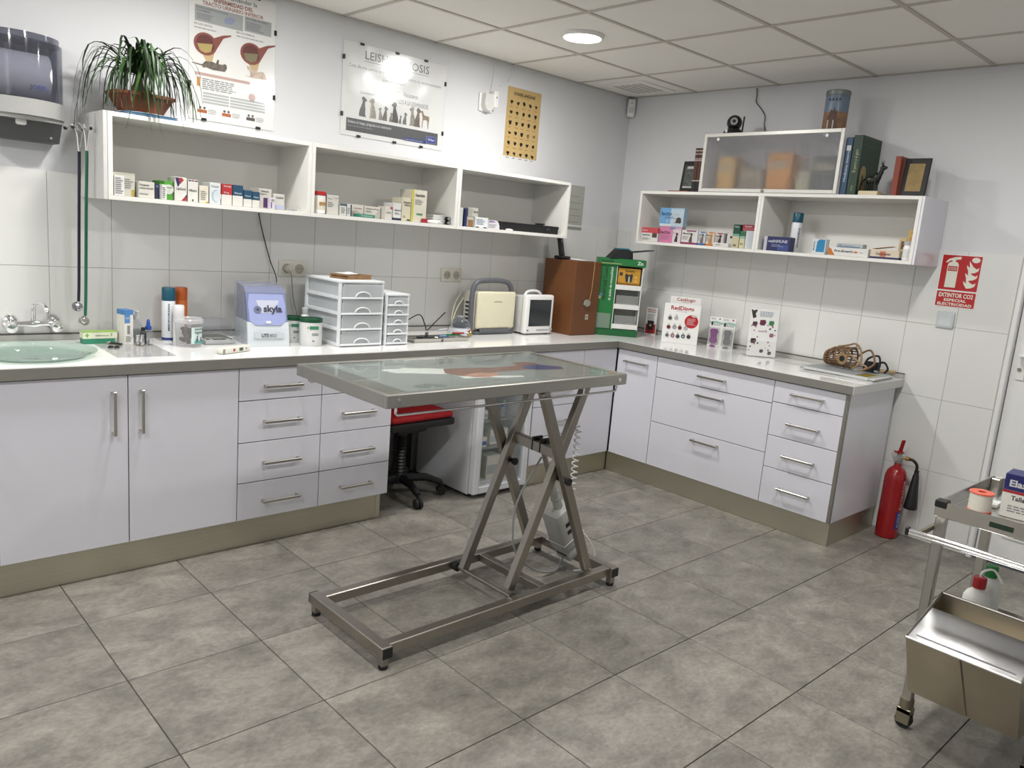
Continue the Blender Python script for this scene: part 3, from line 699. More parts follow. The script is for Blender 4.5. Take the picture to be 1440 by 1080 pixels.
# ------------------------------------------------------------------ instrument trolley
tr = thing('steel_trolley', 'stainless steel instrument trolley at the right edge with a tipped waste bin', 'trolley', (-1.70, -3.27, 0))
X0, X1, Y0, Y1 = -.292, .268, -.2, .2; TT = .787
for x in (X0 + .02, X1 - .02):
    for y in (Y0 + .02, Y1 - .02):
        lg = part('leg', MB().box(x - .015, y - .015, .10, x + .015, y + .015, TT - .005, .003), STEEL, tr)
        part('caster', MB().cyl((x, y, .07), (x, y, .105), .022, 16).box(x - .02, y - .022, .018, x - .014, y + .022, .07, .002).box(x + .014, y - .022, .018, x + .02, y + .022, .07, .002).box(x - .02, y - .022, .054, x + .02, y + .022, .072, .002), STEEL_D, lg)
        part('wheel', MB().cyl((x - .012, y, .0265), (x + .012, y, .0265), .026, 20), RUBBER, lg)
for z, nm in ((TT, 'top_tray'), (.31, 'lower_tray')):
    mb = MB().box(X0 + .01, Y0 + .01, z - .045, X1 - .01, Y1 - .01, z - .042)
    mb.box(X0, Y0, z - .05, X0 + .006, Y1, z, .002).box(X1 - .006, Y0, z - .05, X1, Y1, z, .002).box(X0 + .006, Y0, z - .05, X1 - .006, Y0 + .006, z, .002).box(X0 + .006, Y1 - .006, z - .05, X1 - .006, Y1, z, .002)
    part(nm, mb, mat('polished_steel', '#d3d1cd', .13, 1.0, var=.04, scale=8), tr)
part('maker_plate', MB().box(X0 - .001, -.02, TT - .034, X0, .045, TT - .018), mat('green_black', '#16301f', .4), tr)
for x in (X0 + .003,):
    for y in (Y1 - .003, ): part('corner_cap', MB().box(x - .006, y - .03, TT - .02, x + .03, y + .006, TT + .004, .003), BLACK, tr)
rl = part('push_rail', MB().box(X0 - .096, Y0 - .03, TT - .104, X0 - .086, Y1 + .03, TT - .086, .002).cyl((X0 - .096, Y0 - .03, TT - .090), (X0 - .096, Y1 + .03, TT - .090), .0062, 14).cyl((X0 - .096, Y0 - .03, TT - .100), (X0 - .096, Y1 + .03, TT - .100), .0062, 14), mat('polished_steel2', '#e2e1df', .1, 1.0, var=.02), tr)
part('rail_arm', MB().box(X0 - .09, Y1 - .002, TT - .103, X0 + .05, Y1 + .012, TT - .087, .002).box(X0 - .09, Y0 - .012, TT - .103, X0 + .05, Y0 + .002, TT - .087, .002), STEEL_D, tr)
part('end_cap', MB().box(X0 - .102, Y1 + .03, TT - .108, X0 - .083, Y1 + .042, TT - .082, .003), BLACK, tr)
# tipped bin on the camera side: x decreasing = towards the room
BS = mat('bin_steel', '#b9b09e', .28, 1.0, var=.08, scale=7)
yb0, yb1 = -.165, .135
prof = [(-.55, .43), (-.44, .215), (-.30, .19), (-.285, .50)]      # (x,z) outline
mb = MB(); t_ = .003
mb.add([(-.55, yb0, .43), (-.55, yb1, .43), (-.44, yb1, .215), (-.44, yb0, .215)], [(0, 1, 2, 3)])
mb.add([(-.44, yb0, .215), (-.44, yb1, .215), (-.30, yb1, .19), (-.30, yb0, .19)], [(0, 1, 2, 3)])
mb.add([(-.30, yb0, .19), (-.30, yb1, .19), (-.285, yb1, .50), (-.285, yb0, .50)], [(0, 1, 2, 3)])
for y in (yb0, yb1): mb.add([(x, y, z) for x, z in prof], [(0, 1, 2, 3)])
bn = part('waste_bin', mb, BS, tr, flat=True)
part('bin_rim', MB().tube([(-.55, yb1, .43), (-.55, yb0, .43)], .004, 8).tube([(-.285, yb1, .50), (-.285, yb0, .50)], .004, 8).tube([(-.55, yb1, .43), (-.285, yb1, .50)], .004, 8).tube([(-.55, yb0, .43), (-.285, yb0, .50)], .004, 8), STEEL, bn)
part('bin_flap', MB().add([(-.545, yb0 + .003, .432), (-.545, yb1 - .003, .432), (-.372, yb1 - .003, .475), (-.372, yb0 + .003, .475)], [(0, 1, 2, 3)])
     .add([(-.372, yb0 + .003, .475), (-.372, yb1 - .003, .475), (-.345, yb1 - .003, .40), (-.345, yb0 + .003, .40)], [(0, 1, 2, 3)])
     .box(-.53, yb0 + .02, .4335, -.52, yb1 - .02, .438), mat('bright_flap', '#d9dade', .22, 1.0, var=.03, scale=6), bn, flat=True)
part('bin_hook', MB().box(-.288, yb0 + .03, .40, -.262, yb0 + .05, .41).box(-.288, yb1 - .05, .40, -.262, yb1 - .03, .41), STEEL_D, bn)
part('bin_seam', MB().add([(-.551, -.016, .427), (-.551, -.012, .427), (-.441, -.03, .217), (-.441, -.034, .217)], [(0, 1, 2, 3)]), mat('seam_dark', '#5b5446', .5), bn)
# things on the trolley
trx, trry = -1.70, -3.27
eb = thing('bandage_box', 'white and navy elastic bandage box on the trolley top', 'box', (-1.755, -3.296, TT - .0415), -PI / 2 + .06)
part('box_body', MB().box(-.10, -.045, 0, .10, .045, .140, .002), CARTON, eb)
part('printed_band', MB().box(-.1006, -.0456, .088, .1006, .0456, .1406, .001), mat('box_navy', '#1b2264', .4), eb)
part('printed_band', MB().box(-.1008, -.0458, .080, .1008, .0458, .088), mat('box_red', '#a3151f', .4), eb)
letters(eb, 'Elastoplast', -.086, .05, .102, ink('#e8e8ea'), -.0462, .021, .03)
letters(eb, 'Talla  0 - 25 m', -.075, .04, .058, ink('#2a2c36'), -.0456, .015, .02)
fine_print(eb, -.08, .08, .02, .045, 3, ink('#9a9a9a'), -.0455, 4)
tp = thing('tape_roll', 'white adhesive tape roll with a coral red rim on the trolley top', 'tape roll', (-1.815, -3.145, TT - .0415))
part('tape', MB().lathe([(.014, .003), (.033, .003), (.033, .058), (.014, .058)], 28, caps=False), mat('tape_cream', '#ddd9cc', .6, var=.04, scale=120, stretch=(1, 1, 30)), tp)
CR = mat('coral_plastic', '#e0674f', .4)
part('spool_flange', MB().lathe([(.012, .058), (.036, .058), (.037, .060), (.036, .063), (.012, .063)], 28, caps=False), CR, tp)
part('spool_flange', MB().lathe([(.012, .0005), (.036, .0005), (.036, .004), (.012, .004)], 28, caps=False), CR, tp)
part('spool_core', MB().lathe([(.012, .001), (.0135, .001), (.0135, .062), (.012, .062)], 20, caps=False), CR, tp)
gz = thing('gauze_packet', 'crumpled clear packet lying beside the tape roll', 'packet', (-1.70, -3.15, TT - .0415))
mb = MB(); rnd = random.Random(5)
g_ = [[(.10 * (i / 5 - .5), .07 * (j / 4 - .5), .012 + rnd.uniform(-.008, .016)) for j in range(5)] for i in range(6)]
mb.add([p for r_ in g_ for p in r_], [(i * 5 + j, i * 5 + j + 1, (i + 1) * 5 + j + 1, (i + 1) * 5 + j) for i in range(5) for j in range(4)])
part('film', mb, CLEARP, gz, flat=True)
part('swab', MB().box(-.04, -.025, .0005, .035, .022, .012, .004, 2), PAPER, gz)
for (x, y, h_, r_, c1, nm, lb) in ((-1.675, -3.155, .215, .042, '#b3252a', 'wash_bottle', 'white wash bottle with a red cap and curved spout on the lower trolley tray'),
                              (-1.575, -3.160, .235, .04, '#1f7a3c', 'spray_bottle', 'translucent bottle with a green cap on the lower trolley tray')):
    t = thing(nm, lb, 'bottle', (x, y, .31 - .0415))
    bottle_parts(t, r_, h_, mat('frosty_pe', '#d6d6d0', .45), col(c1), .42)
    if nm == 'wash_bottle':
        part('spout', MB().tube(curve_pts([(0, 0, h_ - .01), (-.005, -.004, h_ + .02), (.02, -.03, h_ + .03), (.03, -.06, h_ - .01)], 14), .004, 8), WPLA, t)
# ------------------------------------------------------------------ things on the walls
YW = .0048
def clip(parent, x, z, side):
    sx, sz = (.012, .006) if side in 'tb' else (.006, .012)
    part('clip', MB().box(x - sx, -.012, z - sz, x + sx, .0, z + sz, .002), BLACK, parent)
p1 = thing('poster', 'white urinary disease poster in clip frame above the palm shelf', 'poster', (-2.957, YW, 2.213), 0, 'clip-framed posters')
part('backing', MB().box(-.2105, -.005, -.30, .2105, -.0002, .30, .001), PAPER, p1)
G1 = ink('#55585a'); Q = -.0051
letters(p1, 'Cómo entender la', -.10, .112, .258, ink('#5b5f61'), Q, .019)
letters(p1, 'ENFERMEDAD DEL', -.098, .092, .232, ink('#a8533f'), Q, .017, .03)
letters(p1, 'TRACTO URINARIO INFERIOR', -.15, .145, .210, ink('#a8533f'), Q, .0165, .02)
decal(p1, 'printed_panel', [rect(-.185, .134, .044, .204), rect(.051, .139, .187, .206)], Q + .0002, ink('#b9bdbe'))
letters(p1, 'DÓNDE SUCEDEN EN LOS GATOS', -.178, -.03, .191, G1, Q - .0003, .008)
letters(p1, 'Y LOS PERROS', -.178, -.115, .178, G1, Q - .0003, .007)
letters(p1, 'FACTORES DE RIESGO', .058, .17, .193, G1, Q - .0003, .008)
fine_print(p1, -.175, -.10, .145, .172, 4, ink('#83878a'), Q - .0002, 2); fine_print(p1, .06, .16, .148, .186, 5, ink('#83878a'), Q - .0002, 3)
decal(p1, 'printed_diagram', [[(-.045, .15), (-.01, .152), (.005, .175), (-.005, .185), (-.03, .18), (-.048, .17)]], Q - .0001, ink('#a2a9cb'))
letters(p1, 'EN LOS GATOS', -.187, -.104, .118, G1, Q, .008); letters(p1, 'EN LOS PERROS', .012, .102, .121, G1, Q, .008)
fine_print(p1, -.187, -.07, .103, .112, 1, ink('#a9abab'), Q, 5); fine_print(p1, .012, .16, .106, .115, 1, ink('#a9abab'), Q, 6)
def bladder(cx, cz, s_):
    P = [(cx + .055 * s_ * math.cos(a), cz + .05 * s_ * math.sin(a)) for a in [.75 + i * (2 * PI - 1.0) / 16 for i in range(17)]]
    tube_ = [(cx + .085 * s_, cz + .042 * s_), (cx + .122 * s_, cz + .058 * s_), (cx + .122 * s_, cz + .064 * s_), (cx + .08 * s_, cz + .054 * s_)]
    return P + tube_
for cx, cz, c2 in ((-.135, .04, '#c7b06a'), (.087, .042, '#8f8566')):
    decal(p1, 'printed_cone', [[(cx - .015, cz - .045), (cx + .045, cz - .02), (cx + .032, cz - .075), (cx + .007, cz - .078)]], Q, ink('#dcc08f'))
    decal(p1, 'printed_bladder', [bladder(cx, cz, 1.0)], Q - .0003, ink('#9a5347'))
    decal(p1, 'printed_bladder', [[(cx + (x - cx) * .8, cz + (z - cz) * .8) for x, z in bladder(cx, cz, 1.0)[:17]]], Q - .0006, ink('#6d2f2c'))
    decal(p1, 'printed_bladder', [[(cx - .04, cz - .004), (cx + .034, cz + .006), (cx + .026, cz - .03), (cx, cz - .04), (cx - .026, cz - .032)]], Q - .0009, ink(c2))
decal(p1, 'printed_cat', [[(-.197, -.05), (-.15, -.052), (-.135, -.035), (-.10, -.032), (-.085, -.036), (-.078, -.018), (-.070, -.018), (-.072, -.036), (-.05, -.036), (-.045, -.03), (-.034, -.034), (-.032, -.05), (-.042, -.066), (-.10, -.068), (-.13, -.062), (-.145, -.066), (-.15, -.058), (-.196, -.054)]], Q - .0004, mat('cat_print', '#6c6359', .6, var=.35, scale=60))
decal(p1, 'printed_dog', [[(.052, -.064), (.085, -.060), (.082, -.04), (.068, -.03), (.066, -.016), (.078, -.02), (.092, -.016), (.096, -.03), (.115, -.036), (.148, -.03), (.162, -.045), (.168, -.064), (.11, -.066)]], Q - .0004, mat('dog_print', '#bfae9c', .6, var=.3, scale=50))
decal(p1, 'printed_band', [rect(-.183, -.101, .083, -.088)], Q, ink('#d3b3ab'))
decal(p1, 'printed_band', [rect(-.174, -.151, -.157, -.110)], Q, ink('#d8a25e'))
fine_print(p1, -.148, .06, -.16, -.108, 6, ink('#8d9091'), Q, 8)
for k in range(4): decal(p1, 'printed_panel', [rect(-.144, -.182 - k * .0135, -.02, -.173 - k * .0135), rect(-.014, -.182 - k * .0135, .163, -.173 - k * .0135)], Q, ink('#c3c6c6'))
for x in (-.147, -.031, .09):
    decal(p1, 'printed_icon', [rect(x - .022, -.268, x + .022, -.253)], Q, ink('#c06a3c') if x < 0 else ink('#55504c'))
    decal(p1, 'printed_icon', [circ(x - .01, -.245, .006), circ(x + .01, -.245, .006)], Q, ink('#6a5f55'))
    fine_print(p1, x + .028, x + .075, -.268, -.245, 3, ink('#a5a7a7'), Q, 9)
decal(p1, 'printed_blob', [circ(.095, -.158, .018)], Q, ink('#d9b9b4'))
ACR = clear('acrylic_sheet', '#ffffff', .9, 0, rough=.13, bump=.18, bscale=4)
part('acrylic_cover', MB().box(-.2105, -.0082, -.30, .2105, -.0070, .30), ACR, p1)
for x, z, sd_ in ((-.2075, -.145, 'l'), (-.14, -.297, 'b'), (.128, -.297, 'b'), (.2075, -.14, 'l'), (.2075, .163, 'l'), (.116, .297, 't'), (-.2075, .27, 'l')): clip(p1, x, z, sd_)

p2 = thing('poster', 'wide dog parade poster titled LEISHMANIOSIS in clip frame', 'poster', (-2.027, YW, 2.194), 0, 'clip-framed posters')
part('backing', MB().box(-.34, -.005, -.239, .34, -.0002, .239, .001), mat('poster_grey', '#dfe0de', .5, var=.01), p2)
K1 = ink('#4c4d4f')
letters(p2, 'LEISHMANIOSIS', -.207, .217, .167, K1, Q, .042, .005)
decal(p2, 'printed_line', [rect(-.21, .155, .217, .157)], Q, K1)
letters(p2, 'Cada día mas perros se infectan', -.304, -.03, .113, ink('#707274'), Q, .017, 0)
letters(p2, 'vacune contra la leishmaniosis', -.02, .307, .107, ink('#707274'), Q, .016, 0)
letters(p2, 'por su tiempo"', -.09, .06, .075, ink('#707274'), Q, .015, 0)
letters(p2, 'NO ME DEJES DESPROTEGIDO', -.162, .026, .027, ink('#77797b'), Q, .014, 0)
letters(p2, 'Vacúnanos', .051, .147, .019, ink('#606264'), Q, .024, 0)
letters(p2, 'Queremos Protección', -.23, -.069, -.012, ink('#606264'), Q, .014, 0)
letters(p2, 'TENGO MIEDO A LA LEISHMANIOSIS', -.066, .225, -.024, ink('#606264'), Q, .024, 0)
def sitdog(x, z0, h, flip=1, ear=1):
    n = [(-.30, 0), (-.33, .08), (-.28, .30), (-.18, .52), (-.10, .68), (-.09, .80), (-.16, .78 if ear else .9), (-.13, .95), (-.02, 1.0), (.06, .96), (.16, .90), (.24, .84), (.22, .78), (.10, .75), (.10, .60), (.14, .40), (.14, .12), (.20, .02), (.20, 0)]
    return [(x + flip * a * h * .8, z0 + b * h) for a, b in n]
def standdog(x, z0, h, flip=1):
    n = [(-.42, .95), (-.36, .72), (-.30, .62), (-.34, 0), (-.28, 0), (-.22, .45), (.05, .5), (.2, .42), (.22, .2), (.28, 0), (.34, 0), (.32, .25), (.38, .55), (.34, .72), (-.1, .74), (-.22, .82), (-.28, .98), (-.5, .92), (-.5, .86)]
    return [(x + flip * a * h * .75, z0 + b * h) for a, b in n]
spec = [(-.205, .105, '#5c5c5c', 1), (-.15, .105, '#a09a8c', -1), (-.098, .066, '#8d8a85', -1), (-.062, .078, '#6f6a64', 1), (-.025, .05, '#7d7872', 1), (-.005, .11, '#4f4d4d', -1), (.038, .045, '#77746e', 1), (.070, .066, '#6f6c68', 1), (.116, .105, '#8f8a80', -1), (.158, .105, '#6d6156', 1)]
for k, (x, h_, c1, fl) in enumerate(spec):
    decal(p2, 'printed_dog', [sitdog(x, -.13, h_, fl, k % 2)], Q - .0003 * (k % 2), mat('dogprint' + c1.strip('#'), c1, .6, var=.3, scale=70))
decal(p2, 'printed_dog', [standdog(.21, -.13, .095, 1)], Q, mat('dogprint_brown', '#8d7a66', .6, var=.25, scale=60))
decal(p2, 'printed_bar', [rect(-.308, -.214, .305, -.147)], Q, ink('#56585a'))
letters(p2, 'Reduce el riesgo, pregunta a tu veterinario', -.298, -.02, -.172, ink('#d0d2d2'), Q - .0004, .015, .02)
letters(p2, 'para la salud de nuestros compañeros', -.298, -.14, -.19, ink('#b5b7b7'), Q - .0004, .009, 0)
decal(p2, 'printed_bar', [rect(.065, -.216, .222, -.197)], Q - .0004, ink('#2c3a7e'))
letters(p2, 'La salud animal es nuestra pasión', .072, .20, -.210, ink('#b8c0da'), Q - .0008, .008)
decal(p2, 'printed_logo', [rect(.222, -.208, .292, -.170)], Q - .0004, ink('#8f97c4')); decal(p2, 'printed_logo', [rect(.225, -.205, .289, -.173)], Q - .0007, ink('#2c3f96'))
letters(p2, 'Virbac', .232, .282, -.194, ink('#d6daea'), Q - .0011, .014, .03)
part('acrylic_cover', MB().box(-.34, -.0082, -.239, .34, -.0070, .239), clear('acrylic_sheet_wavy', '#ffffff', 1.2, 0, rough=.2, bump=.8, bscale=4.2), p2)
for x, z, sd_ in ((-.337, .154, 'l'), (-.337, -.133, 'l'), (-.23, -.236, 'b'), (.003, -.236, 'b'), (.188, -.236, 'b'), (.337, -.141, 'l'), (.337, .137, 'l'), (.191, .236, 't'), (-.005, .236, 't'), (-.229, .236, 't')): clip(p2, x, z, sd_)

p3 = thing('poster', 'tan chart of small black dog drawings near the corner', 'poster', (-1.049, YW, 2.204))
part('sheet', MB().box(-.147, -.0015, -.209, .147, -.0002, .209), mat('tan_paper', '#bfa36c', .6, var=.04, scale=8), p3)
letters(p3, 'DOGGIE LANGUAGE', -.092, .092, .165, ink('#241f1c'), -.0016, .018, .04)
decal(p3, 'printed_line', [rect(-.05, .155, .05, .1565)], -.0016, ink('#6a5a40'))
rnd = random.Random(11)
for r_ in range(6):
    for c_ in range(5):
        x = -.108 + c_ * .054; z = .118 - r_ * .062
        decal(p3, 'printed_icon', [[(x + rnd.uniform(.7, 1.2) * .012 * math.cos(a) + .004 * math.sin(2 * a), z + rnd.uniform(.6, 1.5) * .012 * math.sin(a)) for a in [i * PI / 4 for i in range(8)]]], -.0016, ink('#262220') if (r_, c_) not in ((3, 3), (3, 4)) else ink('#8d7a55'))
        fine_print(p3, x - .017, x + .017, z - .028, z - .022, 1, ink('#7d6a48'), -.0016, r_ * 7 + c_)

gs = thing('grey_sheet', 'pale grey printed sheet on the wall behind the shelf end near corner', 'sheet', (-.465, YW, 1.725))
part('sheet', MB().box(-.09, -.004, -.152, .06, -.0002, .152, .001), mat('grey_sheet', '#a9aaa2', .5, var=.02), gs)
part('bottom_strip', MB().box(-.09, -.0055, -.152, .06, -.004, -.13), mat('grey_strip', '#8d8f8a', .4), gs)
fine_print(gs, -.08, .05, -.10, .12, 5, ink('#8f918b'), -.0041, 3, fill=.08, words=False)

al = thing('wall_alarm', 'white rounded wall device with front sensor, between two posters', 'alarm', (-1.366, YW, 2.285))
part('back_plate', MB().box(-.062, -.012, -.058, .045, -.0002, .05, .005, 2), WPLA, al)
part('dome', MB().prism([(-.045, .045), (-.05, -.02), (-.03, -.05), (.0, -.055), (.02, -.04), (.022, .045)], -.012, -.05), mat('white_plastic2', '#d3d3cf', .3), al)
part('sensor_box', MB().box(.018, -.055, -.03, .055, -.008, .068, .006, 2), WPLA, al)
part('sensor_eye', MB().cyl((.037, -.054, .03), (.037, -.057, .03), .004, 10), BLACK, al)
wc = part('cable', MB().tube(curve_pts([(-1.34, -.001, 2.35), (-1.33, -.003, 2.42), (-1.32, -.003, 2.50), (-1.315, -.003, 2.535)], 16), .002, 6).tube(curve_pts([(-1.27, -.003, 2.40), (-1.21, -.003, 2.43), (-1.18, -.003, 2.50), (-1.20, -.003, 2.536)], 16), .002, 6), WPLA)
tag(wc, 'thin white cables running from wall alarm up to the ceiling', 'cable'); wc['kind'] = 'stuff'
se = thing('motion_sensor', 'small white motion sensor high in the room corner', 'sensor', (-.028, -.028, 2.467), -PI / 4)
part('housing', MB().box(-.027, -.022, -.062, .027, .018, .062, .009, 2), WPLA, se)
part('lens', MB().box(-.018, -.0235, -.035, .018, -.0215, .005, .001), mat('lens_white', '#c5c5c2', .3), se)
part('led', MB().cyl((0, -.0215, .03), (0, -.0235, .03), .004, 10), BLACK, se)

# paper towel dispenser
td = thing('towel_dispenser', 'grey and smoke-plastic paper towel dispenser on wall at left edge', 'dispenser', (-3.865, YW, 0))
def dshape(hw, d1, d2, n=14):
    return [(-hw, 0), (-hw, -d1)] + [(-hw * math.cos(PI * i / n) * .985, -d1 - (d2 - d1) * math.sin(PI * i / n)) for i in range(n + 1)] + [(hw, -d1), (hw, 0)]
GB = mat('dispenser_grey', '#a9a9a6', .4, var=.02)
part('back_box', MB().box(-.14, -.012, 1.80, .14, -.0002, 2.11, .002), mat('dispenser_dark', '#5d5f63', .45), td)
part('smoke_cover', MB().prism(dshape(.158, .07, .215), 1.868, 2.09, 'z').prism(dshape(.150, .065, .200), 2.09, 2.115, 'z'), clear('smoke_plastic', '#c9cad4', 1.0, .2, '#9a9ca6', .06), td)
part('lower_body', MB().prism(dshape(.162, .075, .222), 1.805, 1.867, 'z').prism(dshape(.158, .07, .205), 1.79, 1.805, 'z'), GB, td)
part('towel_roll', MB().cyl((-.095, -.105, 1.965), (.095, -.105, 1.965), .085, 32), mat('tissue', '#dcdcdd', .8, var=.02), td)
part('chute', MB().prism([(0, 1.79), (-.15, 1.79), (-.10, 1.715), (0, 1.715)], -.135, .135, 'x'), mat('dispenser_dark2', '#4c4d4e', .5), td)
part('towel_tip', MB().box(-.03, -.165, 1.768, .008, -.14, 1.793, .008, 2), PAPER, td)
part('chute_screw', MB().cyl((.10, -.11, 1.735), (.10, -.122, 1.733), .005, 8), CHROME, td)
letters(td, 'JOFEL', .01, .075, 1.905, ink('#2f3f7d'), -.2125, .015, .03)

# sockets and plug
def socket(x, z, label):
    t = thing('wall_socket', label, 'socket', (x, 0, z), 0, 'double wall sockets')
    part('plate', MB().box(-.08, -.009, -.042, .08, -.0002, .042, .003, 2), mat('socket_cream', '#d2cec3', .35), t)
    for s_ in (-1, 1):
        k = part('socket_well', MB().lathe([(.0225, 0), (.025, 0), (.025, .003), (.0225, .003)], 22, (0, 0, 0), Matrix.Translation((s_ * .036, -.009, 0)) @ Matrix.Rotation(PI / 2, 4, 'X'), caps=False), mat('socket_grey', '#b5b1a6', .4), t)
        part('socket_face', MB().cyl((s_ * .036, -.0092, 0), (s_ * .036, -.0098, 0), .0222, 22), mat('socket_inner', '#a8a499', .4), t)
        for q in (-1, 1): part('pin_hole', MB().cyl((s_ * .036 + q * .0095, -.0098, 0), (s_ * .036 + q * .0095, -.0103, 0), .0028, 8), BLACK, t)
    return t
socket(-2.622, 1.233, 'cream double socket with a plug, above the tin cans')
socket(-1.556, 1.228, 'empty cream double socket between drawer towers and cream scanner')
pg_ = thing('power_plug', 'white plug in the left socket with grey lead hanging down', 'plug', (-2.658, -.0105, 1.233))
part('plug_body', MB().cyl((0, 0, 0), (0, -.03, 0), .019, 20).cyl((0, -.03, 0), (0, -.045, -.01), .012, 12, .008), mat('plug_white', '#c9c4b8', .4), pg_)
part('lead', MB().tube(curve_pts([(0, -.04, -.008), (.004, -.045, -.04), (.02, -.04, -.15), (.05, -.04, -.26), (.055, -.05, -.336), (.02, -.05, -.338)], 30), .0032, 8), GPLA, pg_)
bc = part('cable', MB().tube(curve_pts([(-2.82, -.01, 1.506), (-2.80, -.012, 1.42), (-2.757, -.015, 1.276), (-2.735, -.05, 1.18), (-2.76, -.09, 1.10), (-2.77, -.085, 1.0)], 40), .0028, 8), BLACK)
tag(bc, 'thin black cable hanging from shelf bottom to the analyser', 'cable')

# ------------------------------------------------------------------ plant
bf = thing('blue_folder', 'flat blue folder on the shelf top under the potted palm', 'folder', (-3.44, -.235, 1.8552))
part('cover', MB().box(-.105, -.09, 0, .105, .09, .004, .001), mat('folder_blue', '#1e5f86', .4), bf)
part('cover', MB().box(-.105, -.09, .008, .105, .09, .012, .001), mat('folder_blue', '#1e5f86', .4), bf)
part('paper_block', MB().box(-.10, -.085, .004, .10, .085, .008), PAPER, bf)
sa = thing('saucer', 'white saucer under the terracotta pot', 'saucer', (-3.445, -.215, 1.8674))
part('dish', MB().lathe([(.085, 0), (.099, .002), (.1, .0045), (.097, .005), (.001, .005)], 28), WPLA, sa)
pp = thing('potted_palm', 'ponytail palm with long drooping leaves in terracotta pot', 'potted plant', (-3.445, -.205, 1.8727))
TER = mat('terracotta', '#6d3b21', .7, var=.12, scale=25)
def octo(hx, hy, z, c=.35): return [(hx, -hy * (1 - c) , z), (hx, hy * (1 - c), z), (hx * (1 - c), hy, z), (-hx * (1 - c), hy, z), (-hx, hy * (1 - c), z), (-hx, -hy * (1 - c), z), (-hx * (1 - c), -hy, z), (hx * (1 - c), -hy, z)]
rings = [octo(.075, .062, 0), octo(.078, .065, .004), octo(.112, .088, .062), octo(.122, .096, .066), octo(.123, .097, .078), octo(.112, .087, .078), octo(.108, .083, .064)]
mb = MB(); mb.add([p for r_ in rings for p in r_], [(i * 8 + j, i * 8 + (j + 1) % 8, (i + 1) * 8 + (j + 1) % 8, (i + 1) * 8 + j) for i in range(6) for j in range(8)] + [tuple(range(8))])
part('pot', mb, TER, pp, flat=True)
part('soil', MB().add(octo(.109, .084, .066), [tuple(range(8))]), mat('soil', '#3d2f24', .95, var=.3, scale=60, bump=.6, bscale=90), pp)
part('trunk', MB().lathe([(.035, .05), (.042, .075), (.038, .10), (.026, .125), (.02, .15), (.014, .17)], 16), mat('palm_bark', '#8a7458', .85, var=.2, scale=40, bump=.5, bscale=60), pp)
LEAF = [mat('palm_leaf_dark', '#1b2e16', .45, var=.2, scale=20), mat('palm_leaf_green', '#2f4f22', .42, var=.2, scale=20), mat('palm_leaf_light', '#4f7a2c', .42, var=.2, scale=20)]
rnd = random.Random(21)
def leaf(dirx, diry, reach, rise, drop, wid, M, sway=0):
    n = 9; cen = []
    for i in range(n + 1):
        t = i / n
        r_ = reach * (1 - (1 - t) ** 1.7)
        z = .15 + rise * math.sin(min(1, t * 1.55) * PI / 2) - drop * max(0, t - .28) ** 1.9 / (.72 ** 1.9)
        x = dirx * r_ - diry * sway * t * t; y = diry * r_ + dirx * sway * t * t
        wx, wy, wz = pp.location.x + x, pp.location.y + y, pp.location.z + z
        wy = min(wy, -.012 - .01 * t)
        if wx > -3.645 and wy > -.335: wz = max(wz, 1.861 + .002 * i)
        elif wx <= -3.645 and wy > -.34: wx = min(wx, -3.65)
        cen.append(Vector((wx, wy, wz)) - Vector(pp.location))
    vs = []
    for i, c in enumerate(cen):
        t = i / n; a = cen[min(i + 1, n)] - cen[max(i - 1, 0)]
        s_ = a.cross(Vector((0, 0, 1)))
        s_ = s_.normalized() if s_.length > 1e-5 else Vector((-diry, dirx, 0))
        wd = wid * (1 - .85 * t ** 2.5) * (.6 + .4 * min(1, t * 5))
        vs += [c - s_ * wd, c + Vector((0, 0, -wd * .35)), c + s_ * wd]
    fs = []
    for i in range(n):
        k = 3 * i; fs += [(k, k + 1, k + 4, k + 3), (k + 1, k + 2, k + 5, k + 4)]
    part('leaf', MB().add(vs, fs), M, pp)
for k in range(135):
    a = rnd.uniform(0, 2 * PI)
    if math.sin(a) > .3 and rnd.random() < .6: a = -a
    young = k % 9 == 0
    reach = rnd.uniform(.05, .11) if young else rnd.uniform(.10, .25) * (1.0 if abs(math.cos(a)) > .5 else .75)
    rise = rnd.uniform(.03, .165)
    drop = rnd.uniform(.02, .08) if young else rnd.uniform(.13, .30)
    leaf(math.cos(a), math.sin(a), reach, rise, drop, rnd.uniform(.0042, .0085), LEAF[2] if young else LEAF[0] if rnd.random() < .6 else LEAF[1], rnd.uniform(-.09, .09))
for k in range(9):      # the long wisps hanging over the left end of the shelf
    a = PI + rnd.uniform(-.45, .3)
    leaf(math.cos(a), math.sin(a), rnd.uniform(.235, .27), rnd.uniform(.10, .15), rnd.uniform(.26, .38), .0035, LEAF[0], rnd.uniform(-.02, .04))

